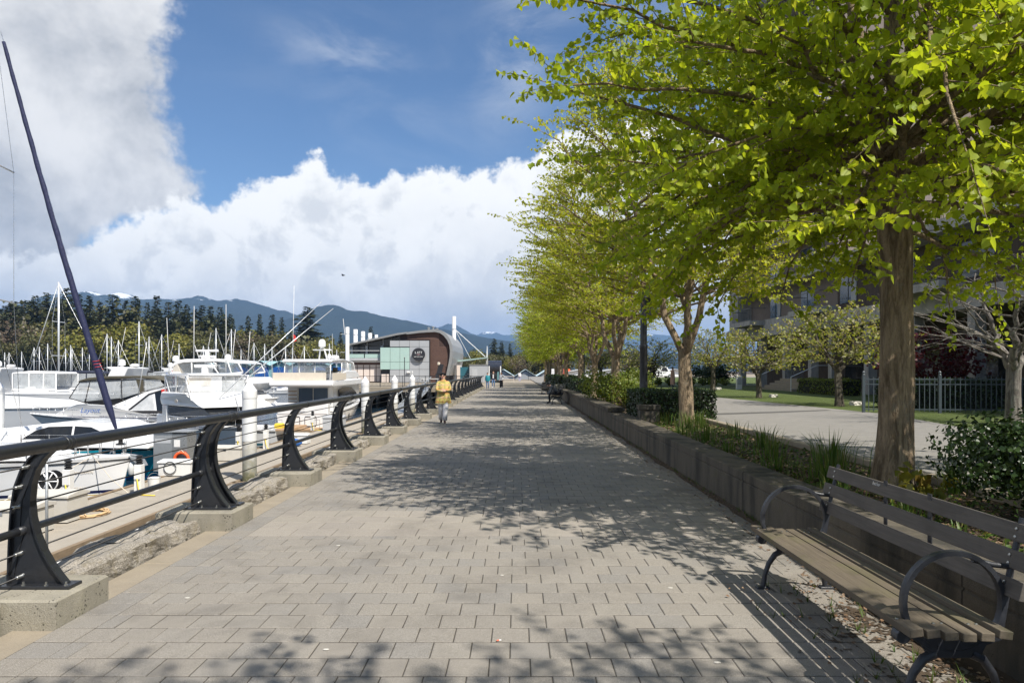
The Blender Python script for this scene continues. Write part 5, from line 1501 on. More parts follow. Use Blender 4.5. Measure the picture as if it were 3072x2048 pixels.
# ---- far sailing boats: hulls and masts
def small_sail(name='moored_sailboat'):
    t = thing(name, 'distant moored sailing boat with bare mast before the wooded shore', 'sailboat', (0, 0, WATER), 0, 'distant sailing boats before the wooded shore')
    hp = hull(t, 10.0, 3.1, 1.0, 1.25, rake=1.0, fine=2.0, stern=0.75, stripes=((0.05, 0.16, 'navy'),))
    body(t, 'coach_roof', [(2.0, 1.0), (2.0, 1.5), (6.0, 1.5), (7.2, 1.2)], lambda p: 0.95, 'gelcoat', 0.06)
    MB().tube([(6.0, 0, 1.2), (6.0, 0, 12.6)], [0.10, 0.085], 8).build('mast', 'alu', t, smooth=True)
    MB().tube([(5.9, 0, 2.5), (2.0, 0, 2.55)], [0.20, 0.13], 8).build('boom_cover', 'sailcloth', t, smooth=True)
    MB().tube([(9.7, 0, 1.3), (6.1, 0, 12.2)], [0.05, 0.035], 6).build('furled_headsail', 'galv', t, smooth=True)
    MB().tube([(0.2, 0, 1.1), (6.0, 0, 12.5)], 0.018, 4).build('backstay', 'stainless', t)
    for z in (5.2, 8.6): MB().tube([(6.0, -0.95, z), (6.0, 0.95, z)], 0.04, 5).build('spreader', 'alu', t)
    for sg in (-1, 1): MB().tube([(6.0, sg * 1.3, 1.1), (6.0, sg * 0.95, 5.2), (6.0, sg * 0.95, 8.6), (6.0, 0, 12.5)], 0.016, 4).build('shroud', 'stainless', t)
    return t
proto = small_sail()
masts = [(14, 1057), (27, 1057), (65, 1054), (102, 1042), (118, 1040), (143, 1030), (197, 1045), (212, 1035), (216, 1044), (247, 1042), (268, 1027), (321, 1001), (334, 1010), (355, 1020),
         (417, 964), (447, 1009), (485, 1003), (537, 1031), (610, 1037), (626, 1040), (648, 984), (694, 987), (723, 1049), (762, 1028), (794, 1031), (816, 1040), (857, 1038), (877, 1043), (913, 1038), (988, 1030), (1010, 1049)]
first = True
for k, (px, py) in enumerate(masts):
    D = 108 + (k * 37 % 43)
    top_z = wz(py, D) - WATER
    sc = top_z / 12.6
    o = proto if first else copy_tree(proto)
    first = False
    rz = [0, math.pi, R(12), R(172), R(-8)][k % 5]
    X = wx(px, D)
    o.scale = (sc * 1.0, sc, sc)
    o.location = (X - math.cos(rz) * 6.0 * sc, D - math.sin(rz) * 6 * sc, WATER); o.rotation_euler = (0, 0, rz)
# taller sailing boat nearer by
bs = copy_tree(proto)
bs['label'] = 'tall white masted sailing boat with pale furled headsail behind the navy canopied cruiser'
if 'group' in bs: del bs['group']
D = 74; sc = (wz(846, D) - WATER) / 12.6
bs.location = (wx(176, D) + 6.0 * sc, D, WATER); bs.scale = (sc,) * 3; bs.rotation_euler = (0, 0, math.pi)

# ================================================================== THINGS ON THE FLOAT
def on_dock(px, py):
    D = (HC - DOCK) * F / (py - 1112.0); return wx(px, D), D
# power cabinet
x, y = on_dock(512, 1412)
t = thing('power_cabinet', 'tall grey metal power cabinet with a white notice standing on the float', 'cabinet', (x, y, DOCK))
MB().cbox(-0.55, 0.10, -0.1, 0.6, 0.0, 1.35, 0.02).build('cabinet_body', 'galv', t)
MB().cbox(0.104, 0.62, -0.1, 0.6, 0.0, 1.32, 0.02).build('cabinet_body', 'cabinet', t)
MB().prism([(-0.62, 1.36), (0.68, 1.36), (0.66, 1.40), (-0.60, 1.43)], -0.16, 0.66).build('cabinet_roof', 'galv', t)
MB().box(0.17, 0.38, -0.108, -0.102, 0.85, 1.1).build('notice', 'whiteplastic', t)
MB().box(-0.5, 0.05, -0.107, -0.102, 0.98, 1.14).build('vent_plate', 'gelgrey', t)
t = thing('life_ring', 'orange life ring hung on the power cabinet', 'life ring', (x + 0.46, y - 0.17, DOCK + 0.42))
MB().tube([(0.24 * math.cos(a), 0, 0.24 * math.sin(a)) for a in [2 * math.pi * k / 20 for k in range(20)]], 0.055, 8, closed=True).build('ring', 'orange', t, smooth=True)
MB().tube([(-0.2, -0.03, 0.12), (0, -0.03, 0.36), (0.2, -0.03, 0.12)], 0.014, 5).build('grab_line', 'canvas_beige', t)
# dock boxes
def dock_box(px, py, label, w=1.15, d=0.65, h=0.62, mat='offwhite', rz=0.0, hose=False):
    x, y = on_dock(px, py)
    t = thing('dock_box', label, 'dock box', (x, y, DOCK), rz, 'storage boxes on the float')
    MB().cbox(-w / 2, w / 2, -d / 2, d / 2, 0.03, h * 0.8, 0.02).build('box_body', mat, t)
    MB().prism([(-d / 2 - 0.04, h * 0.806), (d / 2 + 0.04, h * 0.806), (d / 2 + 0.03, h * 0.9), (0.08, h), (-d / 2 - 0.03, h * 0.9)], -w / 2 - 0.04, w / 2 + 0.04, 'x').build('lid', mat, t, bevel=0.015)
    MB().box(-0.05, 0.05, -d / 2 - 0.012, -d / 2 - 0.001, h * 0.66, h * 0.8).build('latch', 'stainless', t)
    if hose:
        MB().tube([(-0.12 + 0.2 * math.cos(a), -d / 2 - 0.03, 0.3 + 0.2 * math.sin(a)) for a in [k * 0.4 for k in range(32)]], 0.02, 5).build('coiled_cord', 'gelgrey', t)
    return t
dock_box(150, 1560, 'large beige dock box on the float by the white sailing boat bow', 1.3, 0.75, 0.72)
dock_box(40, 1600, 'beige dock box with grey lid half hidden by the bowed post', 1.25, 0.75, 0.7)
dock_box(536, 1425, 'white dock box with arched front beside the power cabinet', 1.05, 0.6, 0.55, 'whiteplastic', 0.0, True)
dock_box(685, 1380, 'pale dock box left of the tall cone capped pile', 1.2, 0.65, 0.6)
dock_box(1003, 1290, 'grey dock box beyond the second cone capped pile', 1.2, 0.65, 0.9, 'gelgrey')
dock_box(895, 1330, 'pale dock box below the flybridge yacht transom', 1.0, 0.6, 0.5, 'whiteplastic')
# power pedestals
def pedestal(px, py, label, reel=False):
    x, y = on_dock(px, py)
    t = thing('power_pedestal', label, 'pedestal', (x, y, DOCK), 0, 'white power pedestals on the float')
    MB().cbox(-0.10, 0.10, -0.09, 0.09, 0.0, 0.85, 0.01).build('column', 'whiteplastic', t)
    for k in range(4):
        MB().lathe([(0.055, 0.86 + k * 0.065), (0.095, 0.865 + k * 0.065), (0.095, 0.895 + k * 0.065), (0.055, 0.92 + k * 0.065)], (0, 0, 0), 12).build('louvre', 'blackplastic', t, smooth=True, auto=40)
    MB().cbox(-0.08, 0.08, -0.13, -0.092, 0.45, 0.7, 0.01).build('socket_box', 'whiteplastic', t)
    MB().tube([(0.0, -0.12, 0.46), (0.06, -0.16, 0.2), (0.15, -0.2, 0.02), (0.6, -0.3, 0.02)], 0.018, 5).build('shore_cord', 'yellow', t, smooth=True)
    if reel:
        MB().lathe([(0.27, -0.12), (0.27, -0.10), (0.1, -0.09), (0.1, 0.09), (0.27, 0.10), (0.27, 0.12)], (-0.45, 0, 0.55), 18, 'y').build('hose_reel', 'blackplastic', t, smooth=True, auto=40)
        sp = MB()
        for k in range(6):
            a = k * math.pi / 3; sp.tube([(-0.45, -0.15, 0.55), (-0.45 + 0.25 * math.cos(a), -0.15, 0.55 + 0.25 * math.sin(a))], 0.018, 5)
        sp.tube([(-0.45 + 0.27 * math.cos(a), -0.15, 0.55 + 0.27 * math.sin(a)) for a in [2 * math.pi * k / 18 for k in range(18)]], 0.018, 5, closed=True)
        sp.build('reel_wheel', 'gelcoat', t, smooth=True)
    return t
pedestal(205, 1502, 'white power pedestal with a hose reel by the sailing boat bow', True)
pedestal(418, 1482, 'white power pedestal in front of the teal hull')
pedestal(716, 1353, 'white power pedestal left of the tall pile')
pedestal(798, 1345, 'white power pedestal between the pile and the flybridge yacht')
pedestal(938, 1290, 'white power pedestal at the flybridge yacht transom')
# bucket, hose coil, drum, tarp bundle
x, y = on_dock(462, 1470)
t = thing('bucket', 'pale plastic bucket beside the power pedestal', 'bucket', (x, y, DOCK))
MB().lathe([(0.14, 0), (0.17, 0.36), (0.18, 0.36), (0.18, 0.38)], (0, 0, 0), 14, capt=False).build('pail', 'whiteplastic', t, smooth=True, auto=40)
MB().tube([(0.17 * math.cos(a), 0, 0.36 + 0.15 * math.sin(a)) for a in [math.pi * k / 8 for k in range(9)]], 0.006, 5).build('handle', 'stainless', t)
x, y = on_dock(255, 1545)
t = thing('hose_coil', 'tan water hose coiled on the concrete float', 'hose', (x, y, DOCK))
MB().tube([((0.42 + 0.03 * (k % 5)) * math.cos(k * 0.35), (0.42 + 0.03 * (k % 5)) * math.sin(k * 0.35), 0.025 + 0.02 * (k // 18)) for k in range(70)] + [(-0.7, 0.9, 0.025), (-1.2, 2.0, 0.025)], 0.02, 6).build('hose', 'hose', t, smooth=True)
x, y = on_dock(905, 1325)
t = thing('blue_bundle', 'blue tarp bundle lying near the float edge', 'bundle', (x + 0.3, y - 2, DOCK))
MB().ball((0, 0, 0.18), 0.3, 12, 8, (1.2, 0.8, 0.6)).build('tarp', 'blue_tarp', t, smooth=True)
MB().tube([(-0.3, 0, 0.2), (0, 0.02, 0.37), (0.3, 0, 0.2)], 0.02, 5).build('tie', 'navy', t)
# galvanised pole at the float edge, pipes along the gap
t = thing('standpipe', 'galvanised standpipe at the timber edge of the float', 'pipe', (-8.73, 12.7, DOCK - 0.1))
MB().tube([(0, 0, 0), (0, 0, 2.1)], 0.026, 10).build('pipe', 'galv', t, smooth=True)
MB().cbox(-0.07, 0.07, -0.07, 0.07, 0.0, 0.06, 0.01).build('bracket', 'galv', t)
t = thing('service_pipes', 'black and white service pipes slung along the float edge', 'pipe', (-8.68, 0, DOCK - 0.15))
for k, (dx, dz, m, r) in enumerate(((0, 0.02, 'blackplastic', .05), (0.13, -0.03, 'blackplastic', .05), (0.26, -0.06, 'blackplastic', .045), (0.12, 0.09, 'whiteplastic', .03))):
    MB().tube([(dx + 0.05 * math.sin(j * 0.9 + k), 4 + j * 1.1, dz + 0.06 * math.sin(j * 0.55 + k * 2)) for j in range(42)], r, 7).build('pipe', m, t, smooth=True)
# ================================================================== WATERSIDE RESTAURANT
D0 = 100.0
def X_(px): return wx(px, D0)
def Z_(py): return wz(py, D0)
M['liftdark'] = simple('siding_shadow_gap', (0.06, 0.034, 0.027), 0.8)
rest = thing('restaurant_building', 'waterside restaurant with curved zinc roof, red wood siding and grey panels', 'building', (0, D0, 0))
inner = [(1220, 1003.5), (1262, 998.5), (1306, 996), (1320, 999), (1332, 1007), (1343, 1021), (1349, 1036), (1351, 1052), (1350, 1070), (1346, 1092), (1339, 1125)]
outer = [(1220, 997), (1262, 991.5), (1306, 988), (1324, 991), (1338, 1000), (1350, 1016), (1357, 1034), (1359, 1052), (1358, 1072), (1354, 1094), (1347, 1126)]
ip = [(X_(a), Z_(b)) for a, b in inner]; op = [(X_(a), Z_(b)) for a, b in outer]
MB().prism(op + ip[::-1], -0.5, 20.0).build('curved_roof', 'liftmetal', rest)
lr = [(1047, 1032), (1195, 999.5), (1222, 996), (1222, 1001), (1196, 1005), (1047, 1037)]
MB().prism([(X_(a), Z_(b)) for a, b in lr], -0.6, 19.0).build('roof_slope', 'liftmetal', rest)
MB().prism([(X_(a) , Z_(b)) for a, b in [(1200, 1004), (1220, 1003.5), (1262, 998.8), (1306, 996.4), (1320, 999.4), (1332, 1007.4), (1343, 1021.4), (1349, 1036.4), (1350.6, 1052), (1349.6, 1070), (1345.6, 1092), (1339, 1125), (1335, 1150), (1200, 1150)]], 0.0, 18.0).build('siding_wall', 'liftdark', rest)
sd = MB()
for k in range(46):
    z = Z_(1150) + k * 0.165
    xr = X_(1336) if z < 2.2 else X_(1343)
    if z > 5.2: xr = X_(1318)
    sd.box(X_(1222) if z > Z_(1021) else X_(1291), xr, -0.05, -0.004, z, z + 0.115)
o = sd.build('siding_boards', 'liftwood', rest); o['kind'] = 'stuff'
# grey panels
cols = [1173, 1201, 1231.6, 1260, 1290]; rows = [1022, 1040.6, 1085.6, 1107.6, 1146]
for i in range(4):
    for j in range(4):
        if i < 2 and j in (1, 2): continue
        MB().box(X_(cols[i]) + 0.02, X_(cols[i + 1]) - 0.02, -0.9, -0.3, Z_(rows[j + 1]) + 0.02, Z_(rows[j]) - 0.02).build('facade_panel', 'liftgrey', rest)
MB().box(X_(1172), X_(1290), -0.82, 0.1, Z_(1146), Z_(1021.5)).build('panel_core', 'trimdark', rest)
gc = [1144.5, 1174, 1203, 1231.6]; gr = [1042.5, 1085.6, 1108]
for i in range(3):
    for j in range(2):
        MB().box(X_(gc[i]) + 0.02, X_(gc[i + 1]) - 0.02, -0.95, -0.86, Z_(gr[j + 1]) + 0.02, Z_(gr[j]) - 0.02).build('glass_panel', 'liftgreen', rest)
MB().box(X_(1144), X_(1174), -0.85, 0.1, Z_(1108), Z_(1042)).build('panel_core', 'trimdark', rest)
# gallery
MB().box(X_(1047), X_(1200), 1.5, 17.5, Z_(1147), Z_(1034)).build('gallery_wall', 'trimdark', rest)
for a, b in ((1053, 1089), (1101, 1138)):
    MB().box(X_(a), X_(b), 1.2, 1.3, Z_(1062), Z_(1038)).build('gallery_window', 'winglass', rest)
for a in (1047, 1092, 1139):
    MB().box(X_(a), X_(a) + 0.35, 0.9, 1.4, Z_(1078), Z_(1036)).build('gallery_post', 'liftgrey', rest)
MB().box(X_(1046), X_(1143), -0.3, 1.4, Z_(1081), Z_(1074)).build('gallery_floor', 'gelgrey', rest)
for a, b in ((1047.5, 1093), (1096, 1142)):
    MB().box(X_(a), X_(b), -0.28, -0.22, Z_(1073.5), Z_(1062)).build('glass_balustrade', 'liftgreen', rest)
MB().tube([(X_(1047), -0.25, Z_(1052)), (X_(1142), -0.25, Z_(1052))], 0.05, 6).build('handrail', 'alu', rest)
cl = [(1066, 1032), (1195, 1006), (1222, 1004), (1222, 1020), (1170, 1020), (1170, 1036), (1145, 1038), (1066, 1034)]
MB().prism([(X_(a), Z_(b)) for a, b in cl], 1.2, 1.4).build('clerestory_glass', 'darkglass', rest)
for a in (1095, 1144, 1169, 1195, 1219):
    MB().box(X_(a), X_(a) + 0.16, 1.0, 1.19, Z_(1035), Z_(1032 - (a - 1066) * 0.2)).build('clerestory_mullion', 'liftgrey', rest)
# lower cream panels
MB().box(X_(1050), X_(1143), 0.2, 1.5, Z_(1086.5), Z_(1081.5)).build('white_band', 'gelcoat', rest)
for k in range(5):
    a = 1050 + k * 19
    MB().box(X_(a) + 0.06, X_(a + 19) - 0.06, 0.5, 1.45, Z_(1144), Z_(1103)).build('cream_panel', 'cream', rest)
    MB().box(X_(a) + 0.06, X_(a + 19) - 0.06, 0.5, 1.45, Z_(1101), Z_(1094)).build('cream_panel', 'cream', rest)
MB().box(X_(1050), X_(1143), 0.6, 1.46, Z_(1146), Z_(1087)).build('timber_frame', 'liftwood', rest)
MB().box(X_(1144.5), X_(1171), -0.6, 0.0, Z_(1147), Z_(1109.5)).build('service_door', 'signblack', rest)
MB().box(X_(1147), X_(1160), -0.66, -0.61, Z_(1146), Z_(1122)).build('door_leaf', 'cream', rest)
MB().box(X_(1162), X_(1170), -0.66, -0.61, Z_(1146), Z_(1122)).build('door_leaf', 'cream', rest)
# sign
sg = MB().lathe([(0.93, -1.32), (0.95, -1.30), (0.95, -1.24), (0.90, -1.22)], (X_(1259.3), 0, Z_(1063.5)), 40, 'y').build('round_sign', 'signblack', rest, smooth=True, auto=40)
for dx in (-0.4, 0.4):
    MB().tube([(X_(1259.3) + dx, -1.23, Z_(1063.5)), (X_(1259.3) + dx, -0.89, Z_(1063.5))], 0.04, 6).build('sign_bracket', 'signblack', sg)
for ch, dx in zip('LIFT', (-0.42, -0.13, 0.11, 0.41)):
    lettering(ch, 0.42, 'signwhite', sg, (X_(1259.3) + dx, -1.335, Z_(1063.5) + 0.26), (R(90), 0, 0), 'letter', font_off=0.004)
MB().prism([(X_(1259.3) - 0.36, Z_(1063.5)), (X_(1259.3), Z_(1063.5) - 0.055), (X_(1259.3) + 0.36, Z_(1063.5)), (X_(1259.3), Z_(1063.5) + 0.02)], -1.335, -1.325).build('sign_flourish', 'signpink', sg)
lettering('BAR GRILL VIEW', 0.155, 'signwhite', sg, (X_(1259.3), -1.335, Z_(1063.5) - 0.33), (R(90), 0, 0), 'letter', spacing=1.12, font_off=0.002)
MB().box(X_(1224), X_(1234), -1.2, -0.92, Z_(1118), Z_(1113)).build('wall_light', 'gelcoat', rest)
# roof vents
for a, h in ((1273, 976), (1287, 973), (1299, 979)):
    MB().lathe([(0.16, Z_(992)), (0.16, Z_(h) - 0.12), (0.24, Z_(h) - 0.1), (0.24, Z_(h)), (0.1, Z_(h) + 0.05)], (X_(a), 5.0, 0), 10).build('roof_vent', 'galv', rest, smooth=True, auto=40)
# tilted dark panel and lamp by the door
t = thing('tilted_board', 'dark tilted display board beside the red wood siding', 'board', (X_(1322), 97.0, 0))
MB().box(-0.35, 0.35, -0.05, 0.05, -0.75, 0.75, Matrix.Translation((0.25, 0, 1.95)) @ Matrix.Rotation(R(14), 4, 'Y')).build('board', 'signblack', t)
MB().box(-0.4, 0.1, -0.05, 0.05, 0, 1.3).build('stand', 'signblack', t)
def globe_lamp(label, loc, h=3.0):
    t = thing('path_lamp', label, 'lamp', loc)
    MB().tube([(0, 0, 0), (0, 0, h)], 0.06, 8).build('lamp_pole', 'signblack', t)
    MB().lathe([(0.05, h), (0.2, h + 0.1), (0.22, h + 0.4), (0.05, h + 0.45)], (0, 0, 0), 10).build('lamp_head', 'canvas_beige', t)
globe_lamp('slim lamp with a pale head by the tilted display board', (X_(1316) * 0.97, 97, 0), 2.5)
t = thing('flag_pole', 'thin dark pole standing in front of the green glass panels', 'pole', (X_(1213.5) * 0.8, 80, -0.1))
MB().tube([(0, 0, 0), (0, 0, 3.3)], 0.045, 6).build('pole', 'signblack', t)
MB().lathe([(0.05, 3.3), (0.08, 3.35), (0.02, 3.45)], (0, 0, 0), 8).build('finial', 'signblack', t)
# pile cap beneath and its piles
t = thing('pier_deck', 'stained concrete pier deck on piles beneath the restaurant', 'pier', (0, 98.5, 0))
MB().box(X_(1045), X_(1345), 0, 20, -1.3, Z_(1147) - 0.02).build('deck_beam', 'pilec', t)
for k in range(8):
    MB().lathe([(0.3, -4), (0.3, -1.31)], (X_(1060) + k * 1.9, 0.8, 0), 12).build('pile', 'pilewhite', t, smooth=True, auto=40)
MB().box(X_(1046), X_(1344), 3.0, 3.4, -4, -1.31).build('back_wall', 'trimdark', t)
# white chimney like piles
for a, b, topy, D in ((1036, 1048, 981, 97.5), (1060, 1073, 988, 121), (1083, 1095, 994, 121.4), (1104, 1116, 999, 121.8), (1124, 1134, 1004, 122.2)):
    t = thing('white_mast_pile', 'tall white tubular pile at the end of the restaurant gallery' if D < 100 else 'tall white tubular pile rising behind the restaurant roof', 'pile', (wx((a + b) / 2, D), D, WATER), 0, 'white tubular piles' )
    r_ = (b - a) / 2 / F * D; h = wz(topy, D) - WATER
    MB().lathe([(r_, 0), (r_, h - 0.05), (r_ * 0.9, h)], (0, 0, 0), 16).build('tube', 'gelcoat', t, smooth=True, auto=40)
    MB().lathe([(r_ * 1.03, h - 1.0), (r_ * 1.03, h - 0.9)], (0, 0, 0), 16).build('band', 'galv', t)
    if D < 100:
        for z in (h - 1.0, h - 3.6):
            MB().tube([(-1.0, 0, z), (0, 0, z)], 0.04, 6).build('arm', 'alu', t)
        MB().tube([(-0.35, 0, h - 1.2), (-0.6, 0, h + 1.2)], 0.04, 6).build('whip', 'gelcoat', t)
# canopy with tall pole and stays
t = thing('stayed_canopy', 'glass canopy hung by white rods from a tall white pole', 'canopy', (wx(1362, 112), 112, 0))
MB().lathe([(0.33, 0), (0.33, wz(950, 112)), (0.3, wz(949, 112))], (0, 0, 0), 16).build('pole', 'gelcoat', t, smooth=True, auto=40)
MB().lathe([(0.345, wz(989, 112)), (0.345, wz(988, 112) + 0.08)], (0, 0, 0), 16).build('band', 'galv', t)
xe = wx(1456, 112) - wx(1362, 112)
MB().tube([(0.3, 0, wz(990, 112)), (xe, 0, wz(1070, 112))], 0.06, 6).build('stay_rod', 'gelcoat', t)
MB().tube([(0.3, 0, wz(992, 112)), (wx(1412, 112) - wx(1362, 112), -1.0, wz(1075, 112))], 0.04, 6).build('stay_rod', 'alu', t)
MB().prism([(0.5, wz(1082, 112)), (xe + 0.4, wz(1072, 112)), (xe + 0.4, wz(1074, 112)), (0.5, wz(1086, 112))], -2.5, 2.5).build('canopy_glass', 'liftgreen', t)
for dx in (0.0, 0.45):
    MB().tube([(xe + dx, 0, 0.0), (xe + 0.3, 0, wz(1038, 112))], 0.05, 6).build('strut', 'gelcoat', t)
# service box, stairs glass, kiosk
t = thing('glazed_stair', 'teal glazed stair enclosure right of the curved roof', 'stair', (wx(1395, 106), 106, 0))
MB().box(-1.2, 1.6, 0, 3, 0, 2.3).build('glass_box', 'stripe_teal', t)
for k in range(7): MB().box(-1.0 + k * 0.33, -0.7 + k * 0.33, -0.12, -0.02, 0.2 + k * 0.25, 0.28 + k * 0.25).build('stair_tread', 'galv', t)
MB().box(-1.25, -0.75, -0.3, 3, 0, 2.6).build('white_pier', 'cream', t)
t = thing('service_hut', 'plain pale grey service hut beside the glazed stair', 'hut', (wx(1440, 104), 104, 0))
MB().box(-1.6, 1.6, 0, 3, 0, 1.85 + 0.75).build('hut_wall', 'liftgrey', t)
MB().box(-1.7, 1.7, -0.1, 3.1, 2.604, 2.7).build('hut_roof', 'liftmetal', t)
MB().box(-1.2, -0.4, -0.02, -0.002, 0.0, 2.0).build('hut_door', 'gelgrey', t)
t = thing('kiosk', 'small kiosk with dark barrel roof at the end of the walk', 'kiosk', (wx(1485, 98), 98, 0))
MB().lathe([(0.9, -1.0), (0.9, 0.95)], (0, 1.0, 2.3), 16, 'x').build('barrel_roof', 'darkhull', t, smooth=True, auto=40)
for x in (-0.85, 0.8): MB().box(x - 0.07, x + 0.07, 0.1, 0.25, 0, 2.4).build('kiosk_post', 'gelcoat', t)
MB().box(-0.8, 0.75, 0.5, 1.6, 0, 2.3).build('kiosk_body', 'trimdark', t)
MB().box(0.35, 0.6, 0.42, 0.49, 0.4, 1.9).build('kiosk_panel', 'shedteal', t)
# gangway
t = thing('gangway', 'grey metal gangway sloping down from the plaza to the float', 'gangway', (-9.6, 71.5, 0))
for sx in (-0.65, 0.65):
    MB().tube([(sx, 0.3, 1.05), (sx, -15.5, -0.7)], 0.06, 6).build('gangway_rail', 'galv', t)
    MB().tube([(sx, 0.3, 0.05), (sx, -15.5, -1.7)], 0.09, 6).build('gangway_beam', 'galv', t)
    for k in range(9):
        f = k / 8; f2 = min(1, (k + 0.5) / 8)
        MB().tube([(sx, 0.3 - 15.8 * f, 0.05 - 1.75 * f), (sx, 0.3 - 15.8 * f2, 1.05 - 1.75 * f2)], 0.03, 5).build('gangway_brace', 'galv', t)
MB().prism([(0.3, 0.02), (-15.5, -1.73), (-15.5, -1.77), (0.3, -0.02)], -0.6, 0.6, 'x').build('gangway_deck', 'galv', t)
# black picket fences round the plaza edge and at the end
def picket_fence(label, x0, x1, y, h=1.15, gap=0.14, name='picket_fence'):
    t = thing(name, label, 'fence', (x0, y, 0))
    L_ = x1 - x0
    for z in (0.12, h): MB().box(0, L_, -0.025, 0.025, z - 0.02, z + 0.03).build('fence_rail', 'iron', t)
    me = MB().box(-0.009, 0.009, -0.009, 0.009, 0.15, h - 0.021).mesh('picket', 'iron')
    n = int(L_ / gap)
    for k in range(n):
        q = part_of(t, 'picket', me); q.location = (gap * (k + 0.5), 0, 0)
    pm2 = MB().box(-0.03, 0.03, -0.03, 0.03, 0, h + 0.06).mesh('fence_post', 'iron')
    for k in range(int(L_ / 2.4) + 1):
        q = part_of(t, 'fence_post', pm2); q.location = (2.4 * k, 0.045, 0)
picket_fence('black picket fence along the plaza edge in front of the restaurant', -16.8, -3.4, 72.3)
picket_fence('black railing closing the far end of the walk', -2.6, 2.6, 121.0, 1.1, 0.2)
t = thing('bike_stand', 'pale tubular stand near the far end of the walk', 'stand', (wx(1525, 110), 110, 0))
MB().tube([(-0.9, 0, 0), (-0.9, 0, 0.8), (0.9, 0, 0.8), (0.9, 0, 0)], 0.05, 6).build('hoop', 'cream', t)
MB().tube([(-0.9, 0, 0.4), (0.9, 0, 0.4)], 0.03, 6).build('bar', 'cream', t)
t = thing('service_table', 'white trestle shelf seen through the plaza fence', 'table', (wx(1290, 80), 80, 0))
MB().box(-1.0, 1.0, -0.3, 0.3, 0.75, 0.82).build('table_top', 'gelcoat', t)
for x in (-0.9, 0.9): MB().box(x - 0.04, x + 0.04, -0.2, 0.2, 0, 0.75).build('leg', 'galv', t)

# ================================================================== BOATHOUSES
def boathouse(name, label, X0, D, n, w, eave, apex, base, wallm, doorm, roofm, dep=14.0, door=True):
    t = thing(name, label, 'boathouse', (X0, D, WATER))
    for k in range(n):
        a, b = k * w, (k + 1) * w; m_ = (a + b) / 2
        MB().prism([(a, base), (b, base), (b, eave), (m_, apex), (a, eave)], 0, dep).build('bay_wall', wallm, t)
        for s0, s1 in ((a - 0.02, m_), (m_, b + 0.02)):
            za, zb = (eave, apex) if s0 < m_ else (apex, eave)
            MB().add([(s0, -0.6, za + 0.1), (s1, -0.6, zb + 0.1), (s1, dep, zb + 0.1), (s0, dep, za + 0.1), (s0, -0.6, za - 0.02), (s1, -0.6, zb - 0.02), (s1, dep, zb - 0.02), (s0, dep, za - 0.02)],
                     [(0, 1, 2, 3), (7, 6, 5, 4), (0, 4, 5, 1), (1, 5, 6, 2), (2, 6, 7, 3), (3, 7, 4, 0)]).build('roof_slope', roofm, t)
            MB().tube([(s0, -0.63, za - 0.1), (s1, -0.63, zb - 0.1)], 0.09, 4).build('fascia', 'trimdark', t)
        if door:
            MB().prism([(a + 0.6, base + 0.2), (b - 0.6, base + 0.2), (b - 0.6, eave - 0.9), (b - 0.75, eave - 0.3), (a + 0.75, eave - 0.3), (a + 0.6, eave - 0.9)], -0.05, 0.02).build('door', doorm, t)
            MB().box(a + 0.62, b - 0.62, -0.1, -0.055, base + (eave - base) * 0.42, base + (eave - base) * 0.45).build('door_rail', 'gelgrey', t)
    return t
boathouse('boathouse', 'row of teal gabled boathouses with deep blue doors on the water', -95.5, 190, 9, 5.45, 5.35, 6.7, -0.3, 'shedteal', 'shedblue', 'shedroof')
boathouse('boathouse', 'pale blue roofed boathouses beyond the end of the walk', -7.5, 215, 3, 7.0, 2.2, 4.4, -0.3, 'liftgrey', 'liftgrey', 'paleroof', 20, False)
boathouse('boathouse', 'long white low boathouse roof behind the katsura row', 15, 200, 4, 9.0, 3.6, 4.4, -0.3, 'gelcoat', 'gelcoat', 'gelcoat', 14, False)
struct('quay', MB().box(8.5, 160, 190.1, 330, -3.0, 0.05), 'kerb')
# vehicles glimpsed far off behind the trunks
def van(label, loc, body_m, rz, L=5.2, H=2.2):
    t = thing('parked_van', label, 'van', loc, rz)
    MB().prism([(0, .35), (L, .35), (L, 1.0), (L - 0.9, 1.15), (L - 1.6, H), (0.1, H), (0, H - 0.1)], -0.95, 0.95).build('van_body', body_m, t, bevel=0.08, seg=3)
    panels(t, 'side_window', [(L - 2.5, 1.25), (L - 1.3, 1.25), (L - 1.7, H - 0.2), (L - 2.5, H - 0.2)], lambda p: 0.95, 'darkglass')
    MB().add([(L - 0.93, -0.8, 1.2), (L - 0.93, 0.8, 1.2), (L - 1.55, 0.75, H - 0.12), (L - 1.55, -0.75, H - 0.12), ], [(0, 1, 2, 3)]).build('windscreen', 'darkglass', t).location = (0.03, 0, 0.01)
    for x in (0.95, L - 1.0):
        for s in (-1, 1):
            w = MB().lathe([(0.2, -0.1), (0.34, -0.1), (0.36, -0.06), (0.36, 0.06), (0.34, 0.1), (0.2, 0.1)], (x, s * 0.88, 0.36), 16, 'y').build('wheel', 'blackplastic', t, smooth=True, auto=40)
            MB().lathe([(0.2, -0.105), (0.2, 0.105)], (x, s * 0.88, 0.36), 12, 'y').build('rim', 'galv', w)
    for s in (-0.65, 0.65): MB().box(L, L + 0.02, s - 0.15, s + 0.15, 0.75, 0.92).build('headlight', 'signwhite', t)
    return t
van('bright orange van parked beyond the far trunks', (15.2, 204, 0.06), 'orange', R(90))
van('white van parked beside the orange one behind the trunks', (10.6, 199, 0.06), 'gelcoat', R(80))
van('silver white van parked behind the yellow green shrub', (24.5, 128, 0.38), 'gelcoat', R(10))

